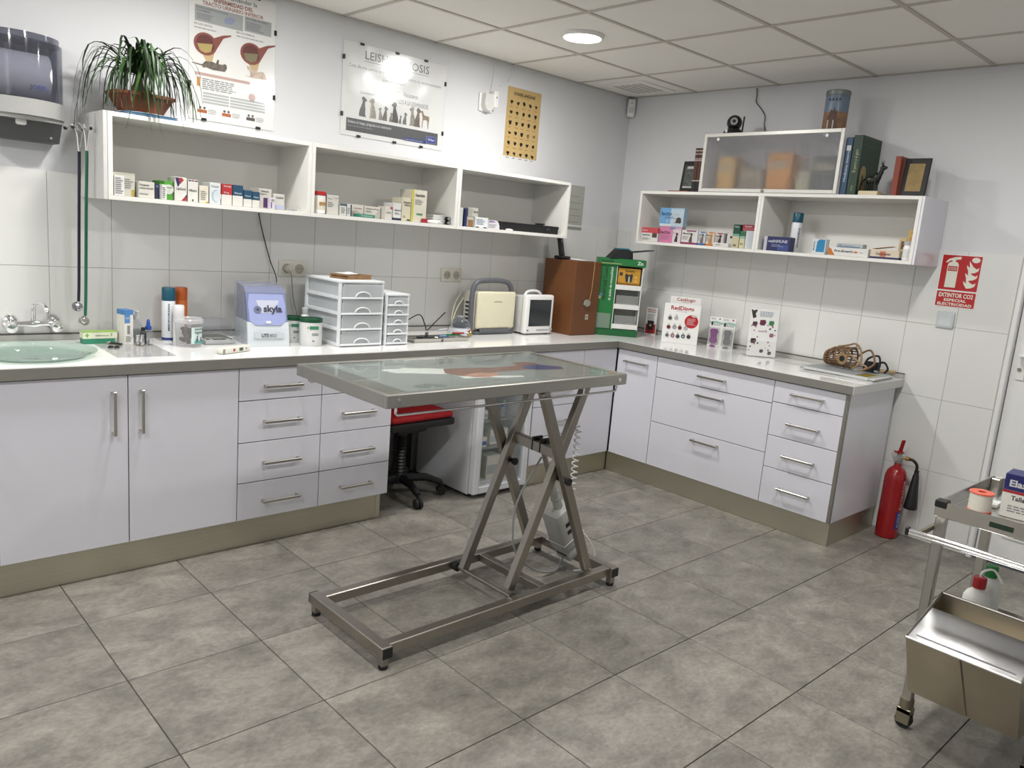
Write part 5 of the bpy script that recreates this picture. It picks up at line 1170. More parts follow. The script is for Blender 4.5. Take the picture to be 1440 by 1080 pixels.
# patient monitor
mo_ = thing('patient_monitor', 'white patient monitor with dark screen and carrying handle', 'monitor', (-1.050, -.235, Z))
part('bezel', MB().box(-.122, -.065, .006, .128, -.02, .256, .014, 3), WPLA, mo_)
part('rear_case', MB().box(-.116, -.02, .008, .12, .07, .245, .012, 2), mat('monitor_grey', '#c5c5c2', .4), mo_)
part('screen', MB().box(-.092, -.0665, .055, .102, -.0648, .225, .0006), mat('dark_screen', '#23282c', .12, coat=.4), mo_)
part('handle', MB().tube(curve_pts([(-.075, .01, .243), (-.05, .01, .268), (0, .01, .275), (.05, .01, .268), (.075, .01, .243)], 20), .009, 10), WPLA, mo_)
for k in range(6): part('key', MB().cyl((-.01 + k * .018, -.064, .03), (-.01 + k * .018, -.067, .03), .005, 10), mat('key_grey', '#70747a', .4), mo_)
part('knob', MB().cyl((.105, -.064, .034), (.105, -.074, .034), .012, 18), mat('knob_grey', '#a5a8a8', .35), mo_)
part('power_key', MB().box(-.10, -.067, .024, -.088, -.064, .034, .001), mat('key_brown', '#6a5a4c', .4), mo_)
for x in (-.09, .09): part('foot', MB().box(x - .012, -.05, 0, x + .012, .05, .008, .002), RUBBER, mo_)

# brown box, phone, papers
BR = mat('brown_board', '#69401f', .5, var=.08, scale=6)
bb = thing('brown_cabinet_box', 'tall brown wooden box standing in the worktop corner', 'box', (-.708, -.235, Z))
part('box_shell', MB().box(-.1235, -.1425, 0, .1235, .1425, .486, .002), BR, bb)
part('front_door', MB().box(-.1215, -.1455, .004, .1215, -.1427, .482, .001), mat('brown_board2', '#623a1c', .5, var=.08, scale=6), bb)
part('lock_tag', MB().prism([(-.022, .205), (.0, .19), (.03, .20), (.034, .225), (.01, .238), (-.014, .232)], -.1456, -.158), mat('tag_grey', '#8e8c84', .5), bb)
part('cord', MB().tube(curve_pts([(.052, -.1475, .484), (.048, -.148, .40), (.042, -.149, .30), (.03, -.150, .235)], 20), .0022, 6), mat('cord_tan', '#b28a5a', .6), bb)
decal(bb, 'sticker', [rect(.008, .105, .036, .138)], -.1456, ink('#c9c5bc')); decal(bb, 'sticker_mark', [circ(.022, .122, .010)], -.1460, ink('#8a857a'))
ph = thing('cordless_phone', 'black cordless phone in its charging base on the brown box', 'phone', (-.772, -.195, Z + .4864), .3)
part('charging_base', MB().box(-.045, -.04, 0, .045, .045, .022, .008, 2), BLACK, ph)
Mp = Matrix.Translation((0, .005, .016)) @ Matrix.Rotation(-.22, 4, 'X')
part('handset', MB().box(-.023, -.012, 0, .023, .014, .135, .006, 2, Mp), BLACK, ph)
part('phone_screen', MB().box(-.015, -.0126, .09, .015, -.0118, .118, 0, 1, Mp), mat('phone_lcd', '#3d4a4e', .2), ph)
for r_ in range(3):
    for c_ in range(3): part('key', MB().box(-.015 + c_ * .011, -.0132, .03 + r_ * .016, -.007 + c_ * .011, -.0118, .04 + r_ * .016, 0, 1, Mp), mat('key_dark', '#4a4c4e', .4), ph)
pw = part('paper_sheet', MB().add([(.15 * (i / 5 - .5), .17 * (j / 4 - .5), .002 + .008 * math.sin(i * .8) * math.sin(j * .7)) for i in range(6) for j in range(5)], [(i * 5 + j, i * 5 + j + 1, (i + 1) * 5 + j + 1, (i + 1) * 5 + j) for i in range(5) for j in range(4)]), PAPER)
pw.location = (-.655, -.235, Z + .4864); tag(pw, 'white curled paper sheet lying on top of brown box', 'paper')

# green display stand
gd = thing('display_stand', 'green pet medicine display stand with shelves at the worktop corner', 'display stand', (-.462, -.452, Z), -.755)
GRE = mat('display_green', '#1b6b33', .4, var=.02); WSH = mat('display_white', '#d9dad6', .4)
part('base', MB().box(-.148, -.003, 0, .148, .17, .045, .003), mat('display_green2', '#125a2c', .4), gd)
part('header', MB().box(-.160, -.012, .472, .160, .17, .520, .004), GRE, gd)
part('left_panel', MB().box(-.148, 0, .045, -.03, .17, .472, .002), GRE, gd)
part('back_panel', MB().box(-.03, .16, .045, .148, .17, .472), mat('display_grey', '#a9aaa4', .5), gd)
part('right_post', MB().box(.143, .0, .045, .148, .16, .472), WSH, gd)
part('post', MB().box(-.03, -.001, .045, -.026, .03, .472), WSH, gd)
for z in (.05, .185, .315): part('display_shelf', MB().box(-.026, -.004, z, .143, .155, z + .032, .002), WSH, gd)
part('leaflet_pocket', MB().box(-.140, -.012, .05, -.045, -.010, .15).box(-.140, -.010, .05, -.138, 0, .15).box(-.047, -.010, .05, -.045, 0, .15), clear('pocket_plastic', '#dfeee4', .9, .18), gd)
letters(gd, 'FRONTLINE Combo', .24, .46, -.09, ink('#101c12'), -.0008, .022, .02, vertical=True)
letters(gd, 'El doble de tranquilidad', .24, .46, -.055, ink('#dfe9dc'), -.0008, .015, .02, vertical=True)
letters(gd, 'FRONTLINE', -.14, -.06, .492, ink('#0f1c12'), -.0128, .012, .03); decal(gd, 'printed_line', [rect(-.14, .484, 0, .487)], -.0121, ink('#d5c98a'))
letters(gd, 'Zn', .10, .14, .487, ink('#dfe9dc'), -.0128, .022, .03)
decal(gd, 'sticker', [circ(-.132, .255, .012)], -.0004, ink('#c8b98d')); decal(gd, 'sticker', [circ(-.122, .275, .011)], -.0006, ink('#4f7f9a'))
for z in (.082, .217):
    part('side_print', MB().box(-.0255, .001, z, -.022, .12, z + .085), BLACK, gd); part('clear_bin', MB().box(-.015, .004, z + .0005, .135, .006, z + .06).box(-.015, .006, z + .0005, -.013, .14, z + .06).box(.133, .006, z + .0005, .135, .14, z + .06), clear('bin_clear', '#e3e6e4', .7, .2), gd)
Rg = Matrix.Rotation(-.755, 3, 'Z')
gp = Vector((-.462, -.452, 0)) + Rg @ Vector((.058, .05, 0))
yb = box_thing('gold_carton', 'gold carton with dog picture on the top display shelf', 'box', gp.x, gp.y, Z + .3474, .15, .07, .112, -.755, mat('carton_gold', '#b98a2c', .4, var=.1, scale=20), [(0, .0, 1, .12, '#8a5f14'), (.06, .55, .2, .75, '#3a3428'), (.75, .18, .86, .32, '#d8b866'), (.75, .42, .86, .56, '#d8b866')], [('Seresto', .3, .75, .78, .14, '#4a3510')])
decal(yb, 'printed_dog', [[(-.02, .02), (-.028, .06), (-.024, .08), (-.012, .07), (.008, .07), (.02, .08), (.024, .06), (.018, .02)]], -.0362, ink('#2c2a2c')); decal(yb, 'printed_dog', [[(-.006, .02), (-.004, .06), (.004, .06), (.007, .02)]], -.0366, ink('#c9c3b6'))
cp = thing('dark_cap', 'dark cap with teal top lying on the green display', 'cap', (-.43, -.42, Z + .5204), -.55)
part('crown', MB().prism([(-.10, 0), (.06, 0), (.055, .045), (.02, .062), (-.045, .06)], -.05, .06), mat('cap_black', '#17191d', .8, var=.1), cp)
part('crown_top', MB().prism([(-.045, .061), (.02, .063), (.055, .046), (.057, .05), (.022, .07), (-.045, .067)], -.05, .06), mat('cap_teal', '#1d6f78', .7), cp)
part('brim', MB().add([(.04, -.06, .042), (.04, .06, .042), (.20, .05, .066), (.225, 0, .067), (.20, -.05, .066), (.04, -.06, .05), (.04, .06, .05), (.20, .05, .070), (.225, 0, .071), (.20, -.05, .070)], [(0, 1, 2, 3, 4), (5, 6, 7, 8, 9), (0, 1, 6, 5), (1, 2, 7, 6), (2, 3, 8, 7), (3, 4, 9, 8), (4, 0, 5, 9)]), mat('cap_brim', '#22242c', .7), cp)

# right worktop displays
rc = thing('red_tag_card', 'narrow white card with a black tag on red, beside green display', 'card', (-.078, -.455, Z), -1.2)
part('card_sheet', MB().box(-.04, 0, 0, .04, .003, .195, .0005).box(-.04, .003, 0, .04, .03, .003), PAPER, rc)
decal(rc, 'printed_panel', [rect(-.036, .008, .036, .075)], -.0002, ink('#b5242b')); part('tag', MB().prism([(-.022, .05), (-.016, .035), (.016, .035), (.022, .05), (.022, .10), (-.022, .10)], -.0005, -.008), BLACK, rc)
letters(rc, 'REGALA', -.03, .03, .172, ink('#b5242b'), -.0003, .010, .03); letters(rc, 'SEGURIDAD', -.03, .03, .158, ink('#b5242b'), -.0003, .009, .03); fine_print(rc, -.03, .03, .11, .15, 5, ink('#a5a5a5'), -.0003, 2)
part('tag_emblem', MB().prism(circ(0, .068, .009, 12), -.0082, -.0095), STEEL, rc)
rd = thing('pet_tag_display', 'white RedDingo counter display of hanging pet tags', 'display', (-.268, -.842, Z), -.962)
RDr = ink('#b3262c')
part('tag_board', MB().box(-.117, 0, 0, .117, .006, .262, .001), PAPER, rd)
part('catalogue', MB().box(-.085, .04, .0, .112, .052, .306, .001), PAPER, rd); part('support', MB().box(-.10, .006, 0, .10, .04, .10, .001), CARTON, rd)
letters(rd, 'RedDingo', -.075, .075, .222, RDr, -.0004, .026, .03); letters(rd, 'Pet ID Tags', -.035, .03, .21, ink('#b98a8a'), -.0003, .006)
letters(rd, 'Catálogo', -.045, .075, .280, RDr, .0396, .020, .02); letters(rd, 'Accesorios', -.01, .04, .269, ink('#b98a8a'), .0396, .007)
decal(rd, 'printed_disc', [circ(.065, .152, .044, 28)], -.0002, mat('disc_red', '#b01f27', .4)); fine_print(rd, .038, .094, .130, .175, 6, ink('#dcb7b7'), -.0006, 6)
decal(rd, 'printed_burst', [[(.058, .19), (.10, .205), (.075, .186), (.112, .196), (.08, .18)]], -.0008, ink('#dedede'))
for k, (x, z, c1) in enumerate(((-.075, .165, '#7a7d80'), (-.035, .168, '#b9bbbc'), (-.078, .105, '#8a3038'), (-.040, .108, '#8f9494'), (-.005, .106, '#8a2f44'), (.033, .106, '#b5b8ba'), (-.082, .050, '#8c9a98'), (-.046, .050, '#a8616a'), (-.012, .048, '#455560'), (.022, .052, '#5a5560'), (.058, .052, '#3f4a54'))):
    tg_ = part('hanging_tag', MB().prism(circ(x, z, .013, 14), -.0005, -.0035), mat('tag_' + c1.strip('#'), c1, .3, .4), rd)
    part('tag_ring', MB().tube([(x + .005 * math.cos(a), -.002, z + .018 + .005 * math.sin(a)) for a in [i * PI / 4 for i in range(8)]], .0009, 5, True), STEEL, tg_)
    part('tag_mark', MB().prism(circ(x, z - .001, .006, 8), -.0035, -.0042), ink('#c9cbcb') if k % 2 else ink('#3c3c40'), tg_)
for (x, y, rz, c1, lb) in ((-.105, -1.000, -1.42, '#8a2a86', 'white blister pack with a purple bone-shaped holder'), (-.080, -1.082, -1.0, '#7b7b7d', 'white blister pack with a grey bone-shaped holder')):
    t = thing('blister_pack', lb, 'blister pack', (x, y, Z), rz, 'blister packs')
    part('card_sheet', MB().box(-.043, .0, 0, .043, .003, .197, .001), PAPER, t)
    part('holder', MB().prism([(-.024, .035), (-.016, .026), (.016, .026), (.024, .035), (.024, .048), (.018, .062), (.018, .085), (.024, .10), (.024, .112), (.016, .12), (-.016, .12), (-.024, .112), (-.024, .10), (-.018, .085), (-.018, .062), (-.024, .048)], -.018, -.0002), mat('holder_' + c1.strip('#'), c1, .45), t)
    part('blister', MB().box(-.034, -.021, .016, .034, -.0195, .130, .0006).box(-.034, -.02, .016, -.033, 0, .13).box(.033, -.02, .016, .034, 0, .13), clear('blister_plastic', '#f4f4f4', .7, .06), t)
    decal(t, 'printed_panel', [[(-.043, .15), (-.01, .156), (.043, .15), (.043, .166), (.0, .172), (-.043, .164)]], -.0003, ink('#a9cdbf')); decal(t, 'printed_dog', [[(-.03, .14), (-.03, .16), (-.022, .166), (-.014, .158), (-.018, .14)]], -.0007, ink('#3c3838')); letters(t, 'Bolsas', -.01, .034, .142, ink('#55605c'), -.0004, .010)
    decal(t, 'printed_mark', [circ(.026, .186, .006)], -.0003, ink('#b0605e')); fine_print(t, -.035, .012, .18, .192, 2, ink('#8f9a96'), -.0003, 3)
    part('hang_tab', MB().box(-.02, -.012, 0, .012, 0, .008, .002), mat('holder_' + c1.strip('#'), c1, .45), t)
lf = thing('leaflet_stand', 'dog collar leaflet in a clear stand on the right worktop', 'leaflet', (-.200, -1.405, Z), -.80)
Ml = Matrix.Rotation(-.10, 4, 'X')
part('clear_stand', MB().box(-.094, -.004, .001, .094, -.0025, .10, 0, 1, Ml).box(-.094, .006, .001, .094, .0075, .285, 0, 1, Ml).add([(-.094, 0, .001), (.094, 0, .001), (.094, .10, .001), (-.094, .10, .001)], [(0, 1, 2, 3)]).add([(.094, .10, .001), (.094, .0985, .001), (.094, .0985, .10), (.094, .10, .10)], [(0, 1, 2, 3)]), clear('stand_acrylic', '#ffffff', .8, .02), lf, flat=True)
part('leaflet', MB().box(-.088, 0, .006, .088, .004, .298, .0006, 1, Ml), PAPER, lf)
def lfp(nm, polys, c1, dy=0): decal(lf, nm, polys, -.0003 - dy, ink(c1), T=Ml)
lfp('printed_dog', [[(-.086, .292), (-.068, .284), (-.052, .292), (-.048, .282), (-.058, .265), (-.05, .245), (-.07, .235), (-.078, .26)]], '#3a3433')
rnd = random.Random(31)
for (x, z, r_, c1) in ((-.055, .205, .016, '#5a3a4c'), (-.008, .215, .02, '#6d2f45'), (.045, .215, .017, '#3f8a52'), (-.055, .10, .018, '#3c2a30'), (.052, .14, .014, '#9a6a78'), (.0, .04, .012, '#4a4550'), (.05, .03, .012, '#5a5560')):
    lfp('printed_collar', [[(x - r_, z - r_ * .5), (x - r_ * .5, z - r_), (x + r_ * .6, z - r_ * .9), (x + r_, z), (x + r_ * .7, z + r_ * .8), (x - r_ * .8, z + r_ * .7)]], c1)
for k in range(22):
    x = rnd.uniform(-.08, .08); z = rnd.uniform(.02, .2); lfp('printed_swatch', [circ(x, z, rnd.uniform(.003, .006), 8)], rnd.choice(['#a83a4a', '#3a3f5a', '#c08a3a', '#6a2f5a', '#444448', '#8a4a6a']), .0004)
letters(lf, 'curli', -.03, .022, .155, ink('#b06aa0'), -.0006, .014, .02, T=Ml); mfp = fine_print(lf, -.03, .08, .25, .285, 4, ink('#8fa6b4'), -.0004, 3); mfp.data.transform(Ml)

# magazines, muzzles
ZG = Z
mags = []
for k, (dx, dy, a, c1, lb) in enumerate(((0, 0, .03, '#d5d6d6', 'lowest white magazine of the pile at the worktop end'), (.01, .015, -.06, '#c9cdd0', 'second magazine from below in the pile'), (-.01, -.01, .05, '#dadad8', 'third magazine from below in the pile'), (.005, .02, -.02, '#bfc4c6', 'top magazine of the pile, under the muzzle'))):
    t = thing('magazine', lb, 'magazine', (-.235 + dx, -1.965 + dy, ZG), a, 'magazines under the muzzles')
    part('pages', MB().box(-.142, -.198, .0006, .142, .198, .0042), PAPER, t); part('cover', MB().box(-.143, -.199, .0042, .143, .199, .0048), col(c1), t); part('cover', MB().box(-.143, -.199, 0, .143, .199, .0006), col(c1), t)
    ZG += .0050
rnd = random.Random(12)
top_m = t; mb = MB()
fpm = fine_print(top_m, -.13, .13, -.18, .18, 22, ink('#8f9496'), 0, 5)
fpm.data.transform(Matrix.Translation((0, 0, .0049)) @ Matrix.Rotation(-PI / 2, 4, 'X')); fpm.data.update()
decal(top_m, 'printed_panel', [rect(-.12, -.19, .02, -.12)], .0049, ink('#c9a93a'), 'z')
MZ = mat('muzzle_tan', '#73573a', .55, var=.12, scale=40); MZ2 = mat('strap_tan', '#8f7250', .6, var=.12, scale=40)
mz = thing('basket_muzzle', 'tan plastic basket dog muzzle lying on the magazines', 'muzzle', (-.165, -1.885, ZG + .001), -1.72)
mz.scale = (1.2, 1.2, 1.2)
# basket axis along local +x (nose at -x)
def ring(x, ry, rz, zc, r_=.0022, M=MZ): return part('basket_ring', MB().tube([(x, ry * math.cos(a), zc + rz * math.sin(a)) for a in [i * PI / 10 for i in range(20)]], r_, 6, True), M, mz)
def mrad(x): return (.030 + .030 * min(1, (x + .075) / .05) ** .6) if x > -.0749 else .03
for x, k in ((-.06, .8), (-.035, .95), (-.005, 1.0), (.03, 1.05), (.06, 1.08)): ring(x, .043 * k, .045 * k, .050 * k + .002, .0045 if x > .02 else .0034)
for i in range(20):
    a = i * PI / 10; c, s_ = math.cos(a), math.sin(a)
    part('basket_slat', MB().tube([(-.078, .016 * c, .040 + .018 * s_), (-.072, .028 * c, .041 + .03 * s_), (-.06, .0345 * c, .042 + .036 * s_), (-.035, .041 * c, .0495 + .043 * s_), (.03, .045 * c, .0545 + .047 * s_), (.06, .0465 * c, .056 + .0486 * s_)], .0031, 5), MZ, mz)
part('nose_plate', MB().lathe([(.001, 0), (.015, 0), (.018, .003), (.015, .005), (.001, .005)], 16, (0, 0, 0), Matrix.Translation((-.079, 0, .040)) @ Matrix.Rotation(PI / 2, 4, 'Y')), MZ, mz)
part('cheek_plate', MB().prism(circ(.04, .05, .028, 18), -.050, -.047), MZ2, mz); part('cheek_hole', MB().prism(circ(.04, .05, .014, 14), -.0505, -.05), BLACK, mz)
part('top_strap', MB().tube(curve_pts([(-.02, 0, .098), (.03, 0, .112), (.075, -.01, .125), (.11, -.02, .10), (.13, -.04, .045), (.10, -.055, .012)], 24), .0045, 6), MZ2, mz)
part('neck_strap', MB().tube(curve_pts([(.06, -.045, .06), (.09, -.06, .075), (.13, -.06, .05), (.17, -.05, .03), (.15, -.075, .012)], 24), .0048, 6), MZ2, mz)
part('neck_strap', MB().tube(curve_pts([(.06, .045, .06), (.09, .05, .09), (.14, .02, .10), (.18, -.01, .05), (.16, -.045, .016)], 24), .0048, 6), MZ, mz)
part('buckle', MB().tube([(.086, -.026, .116), (.100, -.028, .106), (.100, -.006, .108), (.086, -.004, .118)], .003, 6, True), STEEL, mz)
bm_ = thing('fabric_muzzle', 'black fabric muzzle with straps beside the tan basket muzzle', 'muzzle', (-.115, -2.045, ZG + .001), -1.5)
FB = mat('black_webbing', '#1c1b1c', .85, var=.1)
part('sleeve', MB().lathe([(.045, 0), (.046, .002), (.036, .055), (.034, .055), (.042, .003)], 16, (0, 0, 0), Matrix.Translation((0, 0, .0)) @ Matrix.Diagonal((1, .75, 1, 1)), caps=False), FB, bm_)
part('strap', MB().tube(curve_pts([(-.04, 0, .03), (-.03, .03, .07), (.02, .03, .09), (.045, .0, .05), (.05, -.04, .012)], 24), .006, 6), FB, bm_)
part('strap', MB().tube(curve_pts([(.03, .0, .05), (.06, .02, .06), (.09, .0, .03), (.085, -.03, .008)], 20), .006, 6), FB, bm_)
part('clasp', MB().box(.03, -.045, .004, .055, -.02, .016, .003), GPLA, bm_)
rw = part('rawhide_stick', MB().cyl((0, 0, .010), (.085, -.055, .010), .009, 12), mat('rawhide', '#b89f78', .7, var=.15, scale=40)); rw.location = (-.10, -2.085, ZG + .001)
tag(rw, 'short tan chew stick at the end of the magazines', 'stick')
# ------------------------------------------------------------------ medicine boxes on the shelves
def med(run, name, label, a0, a1, ztop, col_, decals=(), texts=(), prints=(), depth=.09, front=.29, zb=None, cat='box', group=None, M=None):
    zb = (ZI if run == 'L' else ZRI) if zb is None else zb
    zb += .0004; g = .0012
    w_ = abs(a1 - a0) - g * 2; c = (a0 + a1) / 2
    if run == 'L': x, y, r_ = c, -front + depth / 2, 0
    else: x, y, r_ = -front + depth / 2, c, RIGHT
    return box_thing(name, label, cat, x, y, zb, w_, depth, ztop - zb, r_, M or col(col_, .5), decals, texts, group or {'L': 'medicine boxes on the back wall shelves', 'R': 'boxes on the right wall shelves'}[run], prints)
WH = '#d9d7cf'; G = '#8f9090'; Dk = '#3a3b3f'
A, Bx = 'medicine_box', 'medicine boxes'
L = 'L'
med(L, A, 'slim bright white box, first from the shelf left end', -3.586, -3.545, 1.607, '#e2e2df', prints=[(.1, .9, .1, .95, 8, G)], depth=.05, front=.315)
med(L, A, 'large grey-white box with yellow corner behind the slim white one', -3.583, -3.487, 1.622, '#c9c7ba', [(0, .93, 1, 1, '#bdbbae'), (.84, 0, .97, .3, '#b9a04a')], prints=[(.45, .95, .35, .8, 5, G)], depth=.12, front=.262)
med(L, A, 'low white box reading Primperan', -3.484, -3.417, 1.594, '#cfcdc3', [], [('Primperan', .06, .66, .74, .12, Dk), ('solución inyectable', .06, .92, .56, .10, Dk)], [(.06, .85, .2, .35, 1, G)])
med(L, A, 'narrow navy box beside the Primperan box', -3.416, -3.399, 1.590, '#252a4a', [(.1, .75, .9, .9, '#5a6a90')])
med(L, A, 'narrow white box in front of the green one', -3.398, -3.376, 1.589, '#dedfda', prints=[(.1, .8, .1, .9, 6, G)], depth=.035, front=.318)
gb = med(L, A, 'green box with a white disc on front', -3.392, -3.337, 1.607, '#4f9a35', [(.02, .84, .3, .98, '#2c5a22')], depth=.10, front=.28)
decal(gb, 'printed_disc', [circ(.008, .045, .021, 24)], -.0510, ink('#d5d8cc')); letters(gb, 'Flexadin', -.010, .024, .050, ink('#3a5a34'), -.0515, .006)
ub = med(L, A, 'white box with red and navy corner stripes', -3.335, -3.281, 1.628, WH, [], [('UpCard', .12, .88, .47, .10, Dk)])
decal(ub, 'printed_stripe', [[(-.025, .099), (.002, .099), (-.008, .065), (-.014, .06)]], -.0454, ink('#262c5c')); decal(ub, 'printed_stripe', [[(-.012, .099), (.004, .099), (.012, .09), (-.004, .072)]], -.0458, ink('#a8323a')); decal(ub, 'printed_stripe', [[(.002, .002), (.025, .002), (.025, .03)]], -.0454, ink('#a8323a')); decal(ub, 'printed_stripe', [[(.016, .018), (.025, .018), (.025, .03)]], -.0458, ink('#262c5c'))
med(L, A, 'white box with small red and navy marks along its top', -3.279, -3.232, 1.623, WH, [(.05, .93, .3, .98, '#2a2c50'), (.35, .93, .62, .98, '#a8323a'), (.68, .93, .95, .98, '#2a2c50'), (.4, .04, .55, .13, '#5a4a44')], [('Inflacam', .1, .85, .48, .10, Dk)])
med(L, A, 'short white box with a yellow corner', -3.229, -3.186, 1.602, '#d6d1c0', [(.7, 0, 1, .1, '#b99a3a')], prints=[(.15, .85, .2, .75, 5, G)])
jb = med(L, A, 'white box with pale blue circles on front', -3.183, -3.131, 1.620, '#d3d7d8', [], [('Tramadol', .1, .8, .8, .08, G)])
decal(jb, 'printed_disc', [circ(.004, .035, .02, 20, .028)], -.0454, ink('#a9bdd0')); decal(jb, 'printed_disc', [circ(.009, .035, .018, 20, .025)], -.0458, ink('#d3d9dc'))
med(L, A, 'box with red upper half and white lower half', -3.129, -3.079, 1.620, WH, [(0, .5, 1, 1, '#ab2f33')], [('Rimadyl', .2, .9, .86, .08, '#e0c5c3'), ('20 mg', .2, .7, .56, .08, '#e0c5c3')])
med(L, A, 'tall box with navy upper half and white lower half', -3.077, -3.027, 1.620, WH, [(0, .5, 1, 1, '#1f4763')], [('Metacam', .15, .85, .58, .09, '#b9cbd6')], depth=.09)
for t_, x in ((t, d) for t, d in ()): pass
med(L, A, 'small navy-topped white box, left of an identical pair', -3.025, -2.984, 1.602, WH, [(0, .48, 1, 1, '#1f4763')], [('Metacam', .15, .85, .62, .10, '#b9cbd6')])
med(L, A, 'small navy-topped white box, right of an identical pair', -2.983, -2.946, 1.599, WH, [(0, .48, 1, 1, '#1f4763')], [('Metacam', .15, .85, .62, .10, '#b9cbd6')])
med(L, A, 'white box with black text and purple block', -2.945, -2.880, 1.618, '#c9c5bc', [(.35, .05, .72, .55, '#5a3a6a')], [('Cefabactin', .1, .75, .83, .09, Dk), ('sabor a', .1, .6, .7, .08, Dk)], depth=.10, front=.275)
med(L, A, 'small slim white and lilac box in front of the purple one', -2.906, -2.879, 1.580, '#d3cfd6', [(.1, .1, .35, .6, '#7a5a92')], prints=[(.2, .9, .7, .9, 2, G)], depth=.03, front=.312)
med(L, A, 'white box with lavender base, last of the standing boxes', -2.876, -2.821, 1.600, '#cfcdc6', [(.1, .05, .9, .3, '#b4b8d8')], [('Cazitel', .15, .85, .72, .12, Dk)])
vl = thing('glass_ampoule', 'tiny glass ampoules lying at shelf right end', 'ampoule', (-2.775, -.28, ZI + .0004)); part('tube_body', MB().cyl((-.03, 0, .006), (.01, 0, .006), .0055, 10).cyl((.01, 0, .006), (.03, 0, .006), .003, 8), clear('amp', '#dfe3e4', 1, .3), vl); part('tip', MB().ball((.03, 0, .006), .004, 8, 6), WPLA, vl)
# middle shelf
jr = thing('pill_jar', 'white pill jar with a red lid at the left of middle shelf', 'jar', (-2.633, -.275, ZI + .0004))
part('jar_body', MB().lathe([(.030, 0), (.0325, .003), (.0325, .086), (.028, .09)], 26), WPLA, jr); part('lid', MB().lathe([(.033, .088), (.0345, .089), (.0345, .104), (.032, .107)], 26), mat('lid_red', '#a8201f', .4), jr)
part('paper_label', MB().lathe([(.0328, .018), (.0331, .019), (.0331, .07), (.0328, .071)], 26, caps=False), mat('jar_label', '#d9d3c4', .5), jr); decal(jr, 'printed_panel', [rect(-.015, .04, .02, .056)], -.0336, ink('#b58a5a'))
med(L, A, 'plain white box right of the red-lidded jar', -2.597, -2.529, 1.622, '#cfcdc4', [], [('500 mg', .08, .42, .78, .07, G)], [(.08, .6, .4, .68, 3, G), (.6, .95, .85, .9, 1, G)])
med(L, A, 'small white and teal box with dark edge', -2.524, -2.453, 1.585, '#d0d2cc', [(0, .84, .6, 1, '#3f5f68'), (.9, 0, 1, 1, '#2a2d4a'), (.55, .0, .6, 1, '#50586a')], prints=[(.1, .5, .2, .75, 4, G), (.64, .86, .2, .75, 4, G)], depth=.07)
med(L, A, 'low white box with red lettering', -2.447, -2.360, 1.589, '#d3cdc3', [], [('Doxiciclina', .3, .85, .66, .10, '#a8635c')], [(.1, .8, .2, .55, 3, '#b9a9a2')], depth=.06, front=.255)
med(L, A, 'low white box with a red round mark', -2.358, -2.256, 1.587, '#cfcbc0', [], [('Prednisona 30 mg', .1, .85, .74, .1, Dk)], [(.1, .5, .5, .65, 2, G)], depth=.06, front=.255)
med(L, A, 'flat teal green packet in front of the low boxes', -2.427, -2.323, 1.543, '#2f7f6a', [], [('compresse', .15, .85, .3, .35, '#b9d6cb')], depth=.045, front=.308)
med(L, A, 'white box with a small red corner', -2.253, -2.206, 1.594, '#d0ccc3', [(.7, .82, 1, 1, '#b03a3c')], [('Synulox', .2, .85, .5, .1, Dk)], depth=.075)
med(L, A, 'white box with a dark navy base', -2.203, -2.150, 1.617, '#d6d6d4', [(0, 0, 1, .14, '#23264a')], [('Marbocyl', .2, .92, .55, .09, Dk)], [(.2, .9, .35, .48, 2, G)], depth=.095)
med(L, A, 'taller cream box left of the yellow one', -2.148, -2.089, 1.650, '#cfcab2', [(.6, .02, .95, .09, '#3a4f3a')], [('Gentamicina', .15, .95, .76, .09, Dk), ('oftálmica', .25, .95, .66, .07, Dk)], [(.15, .5, .15, .25, 2, '#b08a7a')], depth=.10)
med(L, A, 'tallest white box with a broad yellow left edge', -2.087, -1.985, 1.698, '#d3d0c0', [(0, 0, .13, 1, '#c9bd3a'), (.35, .22, .75, .28, '#4f8a6a')], [('Septolyte', .22, .85, .80, .085, Dk)], [(.22, .8, .55, .72, 4, G)], depth=.115)
med(L, A, 'little red packet at the foot of the yellow-edged box', -2.018, -1.992, 1.549, '#a5232c', depth=.03, front=.318)
tub_ = thing('ointment_tube', 'white ointment tube lying on the middle shelf', 'tube', (-1.945, -.300, ZI + .0004), .0)
part('tube_body', MB().tube([(-.045, 0, .010), (-.01, 0, .010), (.03, 0, .010)], [.004, .0095, .0098], 14), WPLA, tub_); part('cap', MB().cyl((.03, 0, .010), (.048, 0, .010), .008, 12), mat('cap_grey', '#c0c2c2', .4), tub_)
for k in range(4):
    med(L, 'white_packet', ['lowest flat white packet in the stack', 'second flat white packet from below', 'third flat white packet from below', 'topmost flat white packet in the stack'][k] + ' on middle shelf', -1.925 + .004 * (k % 2), -1.838 + .004 * (k % 2), ZI + .0125 * (k + 1), '#d3d4d0', [(.5, .2, .95, .6, '#b4b8b8')], depth=.07, front=.27, zb=ZI + .0125 * k, cat='packet', group='stack of white packets')
for k in range(2):
    t = thing('vial', ['lower dark vial lying at the right end of middle shelf', 'upper dark vial lying at the right end of middle shelf'][k], 'vial', (-1.827, -.27, ZI + .012 + k * .0225), 0, 'dark vials')
    part('vial_body', MB().cyl((0, .03, 0), (0, -.02, 0), .011, 14), clear('dark_vial', '#7b7f82', 1, .4, '#3f4346'), t); part('vial_cap', MB().cyl((0, -.02, 0), (0, -.032, 0), .0095, 14), GPLA, t)
